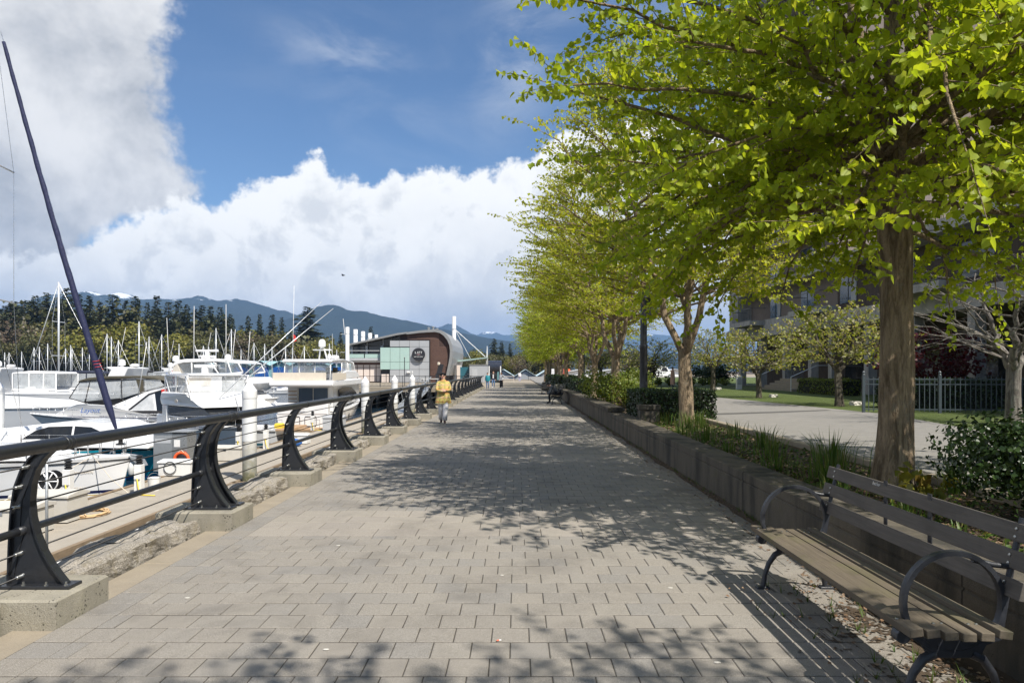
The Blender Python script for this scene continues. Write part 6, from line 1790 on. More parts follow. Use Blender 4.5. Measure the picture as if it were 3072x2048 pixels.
# ================================================================== FAR SHORE: LAND, TREES, MOUNTAINS
struct('far_shore', MB().add([(-9000, 345, -1.4), (9000, 345, -1.4), (9000, 16500, -1.4), (-9000, 16500, -1.4)], [(0, 1, 2, 3)]), 'soil')
def conifer_mesh(seed, h, r0, bare=0.0):
    r = np.random.RandomState(seed)
    P = []; Nn = []; U = []; S = []
    layers = int(h * 1.3)
    for i in range(layers):
        f = i / layers
        z = h * (0.10 + 0.9 * f)
        rad = r0 * ((1 - f) ** 0.65) * r.uniform(0.45, 1.25) + 0.2
        nb = max(6, int(17 * (1 - f) + 7))
        for k in range(nb):
            if r.uniform() < bare: continue
            a = r.uniform(0, 2 * np.pi); rr = rad * r.uniform(0.7, 1.1)
            m = max(2, int(rr / 0.55))
            for j in range(m):
                q = (j + 0.6) / m
                P.append((math.cos(a) * rr * q, math.sin(a) * rr * q, z - rr * q * 0.28 + r.normal(0, .15)))
                Nn.append((r.normal(0, .5), r.normal(0, .5), 1.0)); U.append((-math.cos(a) + r.normal(0, .3), -math.sin(a) + r.normal(0, .3), 0.25))
                S.append(r.uniform(0.9, 1.6) * (0.7 + 0.35 * (1 - f)))
    lm = leaf_mesh('crown', 'needle', np.array(P), np.array(Nn), np.array(U), np.array(S) * 1.0, LEAF_TRI2)
    tm = MB().tube([(0, 0, -0.5), (0, 0, h * 0.6), (0, 0, h * 0.99)], [r0 * 0.09, r0 * 0.05, 0.04], 7).mesh('trunk', 'bark_fir', smooth=True)
    return tm, lm
def round_mesh(seed, h, rw, mat, n=1500, card=0.95):
    r = np.random.RandomState(seed)
    lobes = [(r.normal(0, rw * 0.42), r.normal(0, rw * 0.42), h * r.uniform(0.35, 0.86), rw * r.uniform(0.4, 0.72)) for _ in range(13)]
    P = []; Nn = []
    for k in range(n):
        lx, ly, lz, lr = lobes[r.randint(len(lobes))]
        d = r.normal(0, 1, 3); d /= np.linalg.norm(d)
        q = lr * r.uniform(0.55, 1.05)
        p = np.array([lx + d[0] * q, ly + d[1] * q, lz + d[2] * q * 1.05])
        if p[2] < h * 0.06 or p[2] > h: continue
        P.append(p); Nn.append(d + r.normal(0, .5, 3))
    P = np.array(P); N_ = len(P)
    lm = leaf_mesh('crown', mat, P, np.array(Nn), r.normal(0, 1, (N_, 3)), card * r.uniform(0.6, 1.3, N_), LEAF_TRI2)
    tr = MB().tube([(0, 0, -0.5), (0, 0, h * 0.45), (0.3, 0, h * 0.7)], [rw * 0.09, rw * 0.06, 0.05], 7)
    for k in range(5):
        lx, ly, lz, lr = lobes[k]; tr.tube([(0, 0, h * 0.3), (lx * 0.5, ly * 0.5, (h * 0.3 + lz) / 2), (lx, ly, lz)], [rw * 0.04, rw * 0.03, 0.03], 5)
    return tr.mesh('trunk', 'bark_fir', smooth=True), lm
firs = [conifer_mesh(s, 36, 5.6, b) for s, b in ((1, 0.0), (2, 0.15), (3, 0.3), (4, 0.05))]
decs = [round_mesh(10, 20, 8, 'forest_leaf', 1700), round_mesh(11, 18, 7, 'forest_leaf', 1500), round_mesh(12, 22, 8.5, 'forest_mix', 1900), round_mesh(13, 21, 8, 'forest_bare', 1200, 0.75), round_mesh(14, 24, 8, 'forest_mix', 1900)]
def shore_tree(name, meshes, px, py, D, label, group, base_h, sx=1.0, cat='tree'):
    z = wz(py, D) + 1.4
    s = z / base_h
    t = thing(name, label, cat, (wx(px, D), D, -1.4), rng.uniform(0, 6.28), group)
    t.scale = (s * sx, s * sx, s)
    for nm, me in zip(('trunk', 'crown'), meshes): part_of(t, nm, me)
fir_px = [(14, 915, 1), (34, 905, 1), (107, 885, 1.0), (139, 875, .9), (200, 862, 1.1), (268, 886, 1.1), (338, 882, 1.15), (406, 886, 1.0), (442, 906, .8), (471, 885, .9), (505, 905, 1.0), (561, 910, .9), (606, 914, .9), (632, 916, 1.1), (660, 920, .9),
          (745, 945, .8), (779, 940, .8), (817, 942, .9), (172, 890, 1.0), (238, 880, 1.0), (300, 905, 1.0), (378, 900, 1.0), (535, 900, .9), (585, 925, 1.0), (690, 940, .9), (70, 900, 1), (60, 920, 1),
          (922, 918, 1.9), (873, 985, 1.0), (1022, 995, .8), (1113, 978, .9), (1482, 1014, 1.2), (1505, 1024, 1.1), (1530, 1030, 1.0), (1422, 1046, 1.0), (845, 950, .8)]
for k, (px, py, w) in enumerate(fir_px):
    shore_tree('fir_tree', firs[k % 4], px, py, 335 + (k * 13) % 60, 'tall dark fir rising above the woods on the far shore', 'firs on the far shore', 36, w * rng.uniform(1.0, 1.45))
for k in range(96):
    px = -30 + k * 11.2 + rng.uniform(-6, 6)
    lim = 985 + 0.052 * px
    py = lim + rng.uniform(-38, 50)
    if px > 900: py = 1012 + rng.uniform(0, 45)
    m_ = rng.choice([0, 1, 2, 3, 4, 2, 4, 0]) if px > 380 else rng.choice([2, 4, 2, 4, 3, 0])
    shore_tree('broadleaf_tree', decs[m_], px, py, 322 + rng.uniform(0, 45), ['yellow green spring tree among the firs on the far shore', 'yellow green spring tree among the firs on the far shore', 'dull green tree on the far shore', 'brown bare tree on the far shore', 'dull green tree on the far shore'][m_],
               ['spring trees on the far shore', 'spring trees on the far shore', 'dull green trees on the far shore', 'bare trees on the far shore', 'dull green trees on the far shore'][m_], (20, 18, 22, 21, 24)[m_], rng.uniform(0.95, 1.25))
for k in range(26):
    shore_tree('fir_tree', firs[k % 4], -90 - k * 62 + rng.uniform(-20, 20), 925 + rng.uniform(-25, 60), 345 + rng.uniform(0, 60), 'dark fir standing within the woods on the far shore', 'lower firs on the far shore', 36, rng.uniform(1.0, 1.8))
for k in range(22):
    px = 1375 + k * 26 + rng.uniform(-8, 8)
    shore_tree('broadleaf_tree', decs[(2, 4, 0, 3)[k % 4]], px, 1050 + rng.uniform(-12, 30), 300 + rng.uniform(0, 40), ['dull green tree on the far shore', 'dull green tree on the far shore', 'yellow green spring tree among the firs on the far shore', 'brown bare tree on the far shore'][k % 4],
               ['dull green trees on the far shore', 'dull green trees on the far shore', 'spring trees on the far shore', 'bare trees on the far shore'][k % 4], (22, 24, 20, 21)[k % 4])
for k in range(60):
    px = -60 + k * 13.2 + rng.uniform(-7, 7)
    shore_tree('fir_tree', firs[k % 4], px, 903 + 0.08 * px + rng.uniform(-18, 70), 350 + rng.uniform(0, 60), 'dark fir standing within the woods on the far shore', 'lower firs on the far shore', 36, rng.uniform(1.0, 1.9))
# dense understorey so that the wood closes up behind
r = np.random.RandomState(5)
N = 52000
px = np.where(r.uniform(0, 1, N) < 0.68, r.uniform(-400, 1700, N), r.uniform(-2600, -400, N)); D = r.uniform(345, 420, N)
hmax = np.where(px < 420, 40.0, np.where(px < 700, 31.0, np.where(px < 1000, 22.0, 11.0)))
z = -1.4 + hmax * r.uniform(0, 1, N) ** 0.8 * r.uniform(0.6, 1.0, N)
P = np.stack([(px - 1548) / F * D, D, z], 1)
uw = bpy.data.objects.new('far_woods', leaf_mesh('far_woods', 'forest_mix', P, r.normal(0, 1, (N, 3)) + np.array([0, -0.8, 0.5]), r.normal(0, 1, (N, 3)), r.uniform(1.2, 2.4, N), LEAF_TRI2))
link(uw); uw['kind'] = 'stuff'

def ridge(name, pts, D, back, foot, seed, amp=0.16):
    xs = [p[0] for p in pts]; ys = [p[1] for p in pts]
    nx, ny = 260, 26
    lo, hi = xs[0], xs[-1]
    vs = []
    for j in range(ny + 1):
        f = j / ny
        for i in range(nx + 1):
            px_ = lo + (hi - lo) * i / nx
            zc_ = float(wz(np.interp(px_, xs, ys), D)) + 2
            Xc = wx(px_, D)
            if f <= 0.7:
                g_ = f / 0.7; Y = D - foot * (1 - g_); zz = zc_ * (g_ ** 1.25)
            else:
                g_ = (f - 0.7) / 0.3; Y = D + back * g_; zz = zc_ * (1 - g_ ** 1.5)
            nn = mnoise.fractal((Xc * 0.0011 + seed, Y * 0.0011, 0), 0.9, 2.1, 6)
            rid = 1 - abs(mnoise.noise((Xc * 0.0016 + seed * 3, Y * 0.0006, 1)))
            bell = 4 * g_ * (1 - g_) if f <= 0.7 else 4 * g_ * (1 - g_)
            zz += zc_ * bell * (amp * nn + 0.22 * (rid - 0.7))
            if 0.6 < f < 0.8: zz += zc_ * 0.012 * mnoise.noise((Xc * 0.02, seed, 2))
            vs.append((Xc, Y, zz - 2))
    mb = MB().add(vs, [(j * (nx + 1) + i, j * (nx + 1) + i + 1, (j + 1) * (nx + 1) + i + 1, (j + 1) * (nx + 1) + i) for j in range(ny) for i in range(nx)])
    return struct(name, mb, 'mountain', smooth=True)
ridge('mountain_range', [(-900, 960), (-300, 930), (0, 935), (58, 923), (102, 906), (153, 892), (200, 885), (238, 879), (262, 872), (289, 890), (306, 894), (326, 881), (345, 884), (364, 875), (391, 889), (425, 897), (476, 895), (527, 896), (571, 892), (599, 884), (629, 892), (656, 901), (680, 899), (714, 894), (741, 899), (782, 911), (836, 928), (863, 931), (894, 945), (1000, 990), (1150, 1040), (1300, 1100)], 6300, 1500, 2600, 1.0)
ridge('mountain_range', [(600, 1095), (760, 1010), (860, 960), (894, 945), (921, 933), (955, 918), (989, 912), (1023, 917), (1044, 930), (1091, 933), (1142, 945), (1193, 955), (1244, 965), (1295, 977), (1346, 989), (1414, 1003), (1482, 1016), (1533, 1023), (1700, 1040), (2000, 1060), (2400, 1080)], 5200, 1200, 2200, 4.0)
ridge('mountain_range', [(1150, 1060), (1250, 1010), (1316, 981), (1346, 969), (1367, 972), (1414, 999), (1500, 1030), (1700, 1070)], 8600, 1200, 1800, 7.0, 0.1)
ridge('mountain_range', [(1200, 1060), (1380, 1018), (1433, 1003), (1448, 995), (1464, 992), (1487, 994), (1510, 1003), (1600, 1000), (1750, 985), (1950, 1000), (2300, 1030), (2800, 1060)], 12500, 1500, 2500, 9.0, 0.1)

# the air between here and the mountains
hz = bpy.data.materials.new('haze_air'); hz.use_nodes = True
hz.node_tree.nodes.clear()
ho = hz.node_tree.nodes.new('ShaderNodeOutputMaterial')
hv = hz.node_tree.nodes.new('ShaderNodeVolumePrincipled')
hv.inputs['Color'].default_value = (0.36, 0.60, 1.0, 1)
hv.inputs['Density'].default_value = 7.5e-5
hv.inputs['Anisotropy'].default_value = 0.0
hz.node_tree.links.new(hv.outputs[0], ho.inputs['Volume'])
haze = MB().box(-13000, 13000, -320, 17000, -9, 900).build('haze', hz)
haze['kind'] = 'stuff'
# ================================================================== LAMP POSTS
def lamp_post(label, loc):
    t = thing('lamp_post', label, 'lamp post', loc, 0, 'black lamp posts in the planted bed')
    MB().lathe([(0.19, 0), (0.19, 0.35), (0.15, 0.42), (0.125, 0.6), (0.115, 2.0), (0.125, 2.02), (0.125, 2.10), (0.105, 2.12), (0.085, 4.6)], (0, 0, 0), 16).build('pole', 'iron', t, smooth=True, auto=35)
    for z in (2.9, 3.55):
        MB().lathe([(0.105, z), (0.105, z + 0.03)], (0, 0, 0), 14).build('band', 'galv', t)
    MB().cbox(0.10, 0.22, -0.06, 0.06, 2.9, 3.6, 0.01).build('control_box', 'iron', t)
    MB().lathe([(0.09, 4.6), (0.16, 4.66), (0.2, 5.1), (0.26, 5.14), (0.05, 5.4)], (0, 0, 0), 14).build('lantern', 'canvas_beige', t, smooth=True, auto=35)
    return t
lamp_post('black lamp post with a small control box behind the clipped hedge', (3.85, 20.6, 0.38))
lamp_post('black lamp post further along the katsura row', (4.02, 41.0, 0.38))
lamp_post('black lamp post beyond the seated man', (3.85, 58.5, 0.38))

# ================================================================== HEDGES, SHRUBS, BED PLANTS
def hedge(name, label, x0, x1, y0, y1, z0, z1, n, mat='leaf_hedge', leaf=0.05, jitter=0.04, group=None, cat='hedge', seed=1):
    t = thing(name, label, cat, ((x0 + x1) / 2, (y0 + y1) / 2, z0), 0, group)
    w, d, h = x1 - x0, y1 - y0, z1 - z0
    r = np.random.RandomState(seed)
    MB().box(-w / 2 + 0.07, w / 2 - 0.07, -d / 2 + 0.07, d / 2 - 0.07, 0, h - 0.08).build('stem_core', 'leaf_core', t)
    areas = np.array([w * d, w * h, w * h, d * h, d * h]); f = r.choice(5, n, p=areas / areas.sum())
    u, v = r.uniform(-.5, .5, n), r.uniform(-.5, .5, n)
    P = np.zeros((n, 3)); Nn = np.zeros((n, 3))
    for k in range(5):
        s = f == k
        if k == 0: P[s] = np.stack([u[s] * w, v[s] * d, np.full(s.sum(), h)], 1); Nn[s] = (0, 0, 1)
        elif k < 3:
            sg = -1 if k == 1 else 1
            P[s] = np.stack([u[s] * w, np.full(s.sum(), sg * d / 2), (v[s] + .5) * h], 1); Nn[s] = (0, sg, 0.2)
        else:
            sg = -1 if k == 3 else 1
            P[s] = np.stack([np.full(s.sum(), sg * w / 2), u[s] * d, (v[s] + .5) * h], 1); Nn[s] = (sg, 0, 0.2)
    wob = np.array([mnoise.noise((p[0] * 1.7 + seed, p[1] * 1.7, p[2] * 1.7)) for p in P])
    P = P + Nn * (wob[:, None] * jitter * 1.5) - Nn * np.abs(r.normal(0, jitter, n))[:, None]
    lm = leaf_mesh('foliage', mat, P, Nn + r.normal(0, .55, (n, 3)), r.normal(0, 1, (n, 3)) + np.array([0, 0, .5]), leaf * r.uniform(.7, 1.3, n), LEAF_QUAD)
    part_of(t, 'foliage', lm)
    return t
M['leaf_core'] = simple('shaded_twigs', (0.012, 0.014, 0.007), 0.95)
def shrub(name, label, loc, rx, ry, rz, n, mat, leaf, seed=1, group=None, cat='shrub', shape=LEAF_QUAD, lob=9):
    t = thing(name, label, cat, loc, 0, group)
    r = np.random.RandomState(seed)
    st = MB()
    lobes = []
    for k in range(lob):
        a = r.uniform(0, 6.28); q = r.uniform(0.15, 0.62)
        c = (math.cos(a) * rx * q, math.sin(a) * ry * q, rz * r.uniform(0.35, 0.72)); lobes.append((c, r.uniform(0.32, 0.5)))
        st.tube([(c[0] * 0.15, c[1] * 0.15, -0.03), (c[0] * 0.6, c[1] * 0.6, c[2] * 0.55), c], [0.02, 0.014, 0.006], 5)
    st.build('stems', 'bark_dark', t, smooth=True)
    P = []; Nn = []
    for k in range(n):
        c, s = lobes[r.randint(lob)]
        d = r.normal(0, 1, 3); d /= np.linalg.norm(d); q = s * r.uniform(0.5, 1.06)
        p = np.array([c[0] + d[0] * rx * q, c[1] + d[1] * ry * q, c[2] + d[2] * rz * q * 0.9])
        if p[2] < 0.0: p[2] = r.uniform(0.02, 0.2)
        P.append(p); Nn.append(d)
    P = np.array(P)
    part_of(t, 'foliage', leaf_mesh('foliage', mat, P, np.array(Nn) + r.normal(0, .6, (n, 3)), r.normal(0, 1, (n, 3)) + np.array([0, 0, .6]), leaf * r.uniform(.6, 1.3, n), shape))
    return t
hedge('clipped_hedge', 'dark clipped box hedge just behind the multi stemmed katsura', 3.25, 5.25, 17.9, 20.1, 0.38, 1.20, 9500, leaf=0.055, seed=2)
shrub('loose_shrub', 'loose yellow green shrub spilling over the raised coping', (3.75, 25.6, 0.38), 1.3, 3.6, 1.35, 9000, 'leaf_shrub', 0.085, 4)
shrub('loose_shrub', 'second yellow green shrub right of the lamp post base', (5.0, 28.5, 0.38), 1.0, 2.6, 1.35, 3500, 'leaf_shrub', 0.09, 14)
hedge('clipped_hedge', 'dark clipped hedge block beyond the loose shrub', 3.2, 4.6, 33.4, 35.2, 0.38, 1.25, 3500, leaf=0.07, seed=3)
hedge('clipped_hedge', 'long clipped hedge running behind the seated man', 3.25, 4.7, 37.6, 48.0, 0.38, 1.28, 8000, leaf=0.08, seed=4)
hedge('clipped_hedge', 'far clipped hedge on the planter wall by the empty dark bench', 3.0, 4.7, 49.0, 70.0, 0.38, 1.35, 8000, leaf=0.09, seed=5)
shrub('broadleaf_shrub', 'dark glossy broadleaf shrub rising beside the bench back', (4.65, 5.7, 0.38), 1.15, 1.3, 0.98, 10500, 'leaf_hedge', 0.048, 6, lob=16)
shrub('maple_seedling', 'yellow green maple seedling at the foot of the large trunk', (3.98, 6.75, 0.38), 0.34, 0.34, 0.42, 80, 'maple_leaf', 0.13, 7, cat='seedling')
def tuft(label, x, y, n, h, spread, seed, group='grassy bulb clumps in the planted bed'):
    t = thing('bulb_clump', label, 'plant', (x, y, 0.375), 0, group)
    r = np.random.RandomState(seed); mb = MB()
    for k in range(n):
        a = r.uniform(0, 6.28); q = abs(r.normal(0, spread)); b = (math.cos(a) * q, math.sin(a) * q, 0)
        L_ = h * r.uniform(0.55, 1.1); ln = r.uniform(0.05, 0.5); w = r.uniform(0.006, 0.011)
        sx, sy = -math.sin(a) * w, math.cos(a) * w
        m_ = (b[0] + math.cos(a) * ln * L_ * 0.35, b[1] + math.sin(a) * ln * L_ * 0.35, L_ * 0.6)
        e = (b[0] + math.cos(a) * ln * L_ * 1.0, b[1] + math.sin(a) * ln * L_ * 1.0, L_ * (1 - 0.35 * ln))
        mb.add([(b[0] - sx, b[1] - sy, 0), (b[0] + sx, b[1] + sy, 0), (m_[0] + sx * .8, m_[1] + sy * .8, m_[2]), e, (m_[0] - sx * .8, m_[1] - sy * .8, m_[2])], [(0, 1, 2, 4), (4, 2, 3)])
    mb.build('blades', 'grassblade', t)
    return t
k = 0
lab = {0: 'tall bladed bulb clump left of the large katsura trunk', 1: 'bulb clump right of the large katsura trunk', 2: 'bulb clump at the foot of the multi stemmed katsura'}
for x, y, n, h, s in ((4.05, 8.75, 90, 0.62, 0.20), (4.75, 7.4, 50, 0.5, 0.14), (3.95, 15.6, 60, 0.5, 0.18), (3.75, 8.2, 70, 0.42, 0.22), (3.55, 9.3, 50, 0.30, 0.22), (3.9, 10.4, 60, 0.42, 0.2), (3.5, 11.2, 40, 0.28, 0.2), (4.3, 11.9, 60, 0.45, 0.2),
                      (3.6, 12.9, 60, 0.42, 0.2), (4.4, 13.6, 50, 0.4, 0.2), (3.5, 14.3, 45, 0.34, 0.18), (4.35, 16.0, 60, 0.5, 0.2), (3.7, 16.6, 50, 0.42, 0.2), (4.55, 17.3, 40, 0.45, 0.16), (3.45, 7.2, 40, 0.3, 0.2), (3.55, 6.2, 40, 0.26, 0.2), (4.6, 9.9, 40, 0.4, 0.18), (3.4, 5.2, 30, 0.22, 0.2)):
    tuft(lab.get(k, 'grassy bulb clump in the bed behind the low planter wall'), x, y, n, h, s, 50 + k); k += 1
# leaf litter in the bed, at the wall foot and round the bench
r = np.random.RandomState(8)
def litter(name, xs, ys, z, n, size, mat='litter'):
    P = np.stack([r.uniform(xs[0], xs[1], n), r.uniform(ys[0], ys[1], n), np.full(n, z) + r.uniform(0, 0.012, n)], 1)
    o = bpy.data.objects.new(name, leaf_mesh(name, mat, P, np.array([0, 0, 1.0]) + r.normal(0, .35, (n, 3)), r.normal(0, 1, (n, 3)), size * r.uniform(.5, 1.3, n), LEAF_QUAD))
    link(o); o['kind'] = 'stuff'
litter('bed_leaf_litter', (3.2, 4.85), (4, 18), 0.385, 6000, 0.05)
litter('bed_ground_cover', (3.2, 4.85), (4, 19), 0.39, 5000, 0.06, 'grassblade')
n = 2600
xx = 2.74 - np.abs(r.normal(0, 0.18, n)); yy = r.uniform(2.5, 30, n)
near_b = r.uniform(0, 1, n) < 0.12
xx = np.where(near_b, r.normal(2.25, 0.25, n), xx); yy = np.where(near_b, r.uniform(2.8, 5.6, n), yy)
P = np.stack([np.minimum(xx, 2.735), yy, 0.009 + r.uniform(0, 0.008, n)], 1)
o = bpy.data.objects.new('wall_foot_litter', leaf_mesh('wall_foot_litter', 'litter', P, np.array([0, 0, 1.0]) + r.normal(0, .3, (n, 3)), r.normal(0, 1, (n, 3)), 0.032 * r.uniform(.4, 1.3, n), LEAF_QUAD)); link(o); o['kind'] = 'stuff'
bd_ = MB(); cs = 0.014
for iy in range(260):
    for ix in range(56):
        x = 2.742 - ix * cs; y = 2.6 + iy * cs
        nn = 0.40 + 0.45 * mnoise.noise((x * 3.1, y * 2.3, 2.2)) + 0.5 * mnoise.noise((x * 13, y * 13, 5.0)) + 0.5 * mnoise.noise((x * 37, y * 37, 1.0))
        edge_ = (2.742 - x) / 1.0 + max(0.0, (y - 4.9) / 1.3)
        if nn > edge_ * 0.95 + 0.05:
            z = 0.0065 + 0.003 * max(0.0, nn)
            bd_.add([(x - cs, y, z), (x, y, z + 0.001), (x, y + cs, z), (x - cs, y + cs, z + 0.001)], [(0, 1, 2, 3)])
o = bd_.build('bench_dirt', 'soil'); o['kind'] = 'stuff'
wd = MB()
for k in range(230):
    x = 2.735 - abs(r.normal(0, 0.03)) if k < 170 else r.normal(2.25, 0.25); y = r.uniform(4.5, 26) if k < 170 else r.uniform(3.0, 5.4)
    for j in range(5):
        a = r.uniform(0, 6.28); L_ = r.uniform(0.03, 0.09) * (1 if k < 170 else 1.2); c_, s_ = math.cos(a), math.sin(a)
        wd.add([(x - s_ * .004, y + c_ * .004, 0), (x + s_ * .004, y - c_ * .004, 0), (x + c_ * L_ * .6, y + s_ * L_ * .6, L_)], [(0, 1, 2)])
o = wd.build('wall_foot_weeds', 'grassblade'); o['kind'] = 'stuff'
# moss and dirt along the wall foot: soil wedge over the last paver column
sw = MB(); vs = []
for j in range(120):
    y = 2.0 + j * 0.3; w = 0.10 + 0.10 * mnoise.noise((y * 0.9, 0, 0)) + 0.05 * mnoise.noise((y * 4, 1, 0))
    vs += [(2.748, y, 0.022), (2.748 - max(0.03, w), y, 0.006)]
sw.add(vs, [(2 * j, 2 * j + 1, 2 * j + 3, 2 * j + 2) for j in range(119)])
o = sw.build('wall_foot_soil', 'soil'); o['kind'] = 'stuff'
# small litter on the paving
t = thing('cigarette_end', 'orange cigarette end lying on the paving', 'litter', (wx(1497, 4.34), 4.34, 0.006), R(20))
MB().tube([(-0.016, 0, 0.004), (0.0, 0, 0.004)], 0.004, 6).build('filter', 'orange', t)
MB().tube([(0.0005, 0, 0.004), (0.014, 0, 0.004)], 0.0038, 6).build('paper', 'whiteplastic', t)
for px, py, s in ((978, 1949, .028), (562, 1794, .03), (1015, 1637, .03), (1506, 1726, .022), (2152, 1988, .03), (2011, 1764, .03)):
    D = HC * F / (py - 1112)
    o = MB().lathe([(s * .5, 0.0), (s * .46, 0.003), (s * .2, 0.004)], (0, 0, 0), 9).build('paving_fleck', 'offwhite'); o.location = (wx(px, D), D, 0.0045); o.scale = (1.4, 0.8, 1)
    tag(o, 'pale gum fleck stuck on the paving', 'fleck', 'pale flecks on the paving')

# ================================================================== LAWN TREES
ch1 = tree_meshes(51, 'leaf_cherry', 'bark_dark', 0.12, LEAF_TRI2, height=4.4, crown_r=2.9, crown_z0=2.0, fork_z=1.75, trunk_r=0.17, n_stem=4, n_limb=64, n_twig=8, leaf_gap=0.21, stem_spread=0.75)
ch2 = tree_meshes(52, 'leaf_cherry', 'bark_dark', 0.12, LEAF_TRI2, height=4.0, crown_r=2.8, crown_z0=1.6, fork_z=1.5, trunk_r=0.15, n_stem=3, n_limb=54, n_twig=8, leaf_gap=0.22, stem_spread=0.85)
cg = 'blossoming cherry trees on the lawn'
place_tree('cherry_tree', ch1, (12.3, 26.0, 0.37), R(20), 'cherry tree in young leaf on the lawn before the entrance steps', cg, 0.86)
place_tree('cherry_tree', ch2, (12.1, 34.0, 0.37), R(100), 'cherry tree with yellow lichen on its trunk on the lawn', cg, 0.86)
place_tree('cherry_tree', ch1, (13.4, 46.5, 0.37), R(200), 'pale blossoming cherry tree behind the clipped hedge', cg, 0.92)
place_tree('cherry_tree', ch2, (11.4, 58.0, 0.37), R(300), 'far blossoming cherry tree behind the lamp post', cg, 1.0)
place_tree('cherry_tree', ch2, (9.5, 76.0, 0.37), R(140), 'most distant blossoming cherry tree beyond the hedges', cg, 1.2)
# bare tree at the right edge
w_, tw_, P_, D_ = make_tree(61, height=4.2, crown_r=2.6, crown_z0=1.9, fork_z=1.6, trunk_r=0.17, n_stem=3, n_limb=40, n_twig=8, leaf=0.08, leaf_gap=0.3, stem_spread=0.8, bias=(-0.6, 0))
t = thing('bare_tree', 'pale lichen covered bare tree beside the iron fence', 'tree', (12.4, 17.0, 0.37), 0)
M['bark_pale'] = mat_bark('lichen_bark', (0.12, 0.10, 0.085), (0.34, 0.31, 0.27), 0.7)
part_of(t, 'trunk', w_.mesh('trunk', 'bark_pale', smooth=True)); part_of(t, 'twigs', tw_.mesh('twigs', 'bark_pale', fix=False))
# red maple by the building
rm = tree_meshes(71, 'leaf_red', 'bark_dark', 0.17, LEAF_TRI2, height=3.6, crown_r=2.5, crown_z0=1.3, fork_z=0.9, trunk_r=0.09, n_stem=4, n_limb=46, n_twig=8, leaf_gap=0.17, stem_spread=0.8)
place_tree('red_maple', rm, (17.6, 29.0, 0.37), 0, 'dark red maple in front of the building columns', None, 0.85)
place_tree('dark_evergreen', tree_meshes(81, 'needle', 'bark_fir', 0.28, LEAF_TRI2, height=13, crown_r=3.6, crown_z0=2.5, fork_z=4, trunk_r=0.25, n_stem=1, n_limb=110, n_twig=12, leaf_gap=0.12, stem_spread=0.2), (21.5, 16.0, 0.37), 0, 'dark evergreen tree behind the right hand katsura branches')
shrub('rhododendron', 'dark rhododendron with red flowers near the figure in the peach coat', (12.0, 64, 0.37), 2.2, 1.5, 2.4, 2600, 'leaf_rhodo', 0.16, 21)
shrub('rhododendron', 'dark shrub mass under the far cherry trees', (18.5, 66, 0.37), 3.4, 2.0, 2.2, 3000, 'leaf_hedge', 0.2, 22)
for k in range(9):
    shrub('edging_shrub', 'small rounded shrub in the bed along the garden path', (10.6 + k * 1.05, 60.6 + 0.2 * k, 0.37), 0.6, 0.5, 0.75, 350, 'leaf_shrub', 0.13, 30 + k, 'rounded shrubs along the garden path')
# white stones on the lawn
for px, py, l in ((2320, 1191, 'white stone on the lawn beside the lichened cherry trunk'), (2566, 1215, 'white stones on the lawn by the cherry trunk near the fence'), (2155, 1168, 'white stone by the pale blossoming cherry trunk')):
    D = (HC - 0.375) * F / (py - 1112)
    o = bpy.data.objects.new('lawn_stone', rocks[2].copy()); o.data.materials.clear(); o.data.materials.append(M['offwhite']); link(o)
    o.location = (wx(px, D), D, 0.42); o.scale = (0.7, 0.35, 0.5); tag(o, l, 'stone')
t = thing('lawn_sign', 'small white sign box near the building corner', 'sign', (wx(2217, 50), 50, 0.37))
MB().box(-0.2, 0.2, -0.12, 0.12, 0, 1.0).build('sign_box', 'whiteplastic', t, bevel=0.02)
MB().box(-0.15, 0.15, -0.13, -0.121, 0.35, 0.85).build('sign_face', 'gelgrey', t)

# ================================================================== IRON FENCE ON THE LAWN
t = thing('iron_fence', 'dark iron picket fence with square posts across the lawn', 'fence', (11.15, 21.9, 0.37), R(-4))
npost = 6; sp = 2.35
me = MB().box(-0.011, 0.011, -0.011, 0.011, 0.05, 1.12).add([(-0.011, -0.011, 1.12), (0.011, -0.011, 1.12), (0.011, 0.011, 1.12), (-0.011, 0.011, 1.12), (0, 0, 1.17)], [(0, 1, 4), (1, 2, 4), (2, 3, 4), (3, 0, 4)]).mesh('picket', 'fencegreen')
pme = MB().box(-0.04, 0.04, -0.04, 0.04, 0, 1.2).lathe([(0.05, 1.2), (0.05, 1.23), (0.035, 1.25), (0.05, 1.30), (0.01, 1.35)], (0, 0, 0), 10).mesh('post', 'fencegreen')
for k in range(npost):
    q = part_of(t, 'post', pme); q.location = (k * sp, 0, 0)
    if k < npost - 1:
        for z in (0.12, 0.92, 1.08): MB().box(k * sp + 0.041, (k + 1) * sp - 0.041, -0.014, 0.014, z - 0.016, z + 0.016).build('fence_rail', 'fencegreen', t)
        for j in range(1, 15):
            q = part_of(t, 'picket', me); q.location = (k * sp + sp * j / 15, 0, 0)
hg = hedge('boundary_hedge', 'clipped hedge standing behind the iron fence', -6, 6, -0.6, 0.6, 0, 1.05, 9000, 'leaf_hedge', 0.08, seed=9)
hg.location = (19.3, 24.4, 0.37); hg.rotation_euler = (0, 0, R(-4))
hg2 = hedge('boundary_hedge', 'rounded light green hedge beside the entrance steps', 17.3, 18.5, 36.5, 42.0, 0.37, 1.25, 3500, 'leaf_shrub', 0.09, 0.08, seed=10)

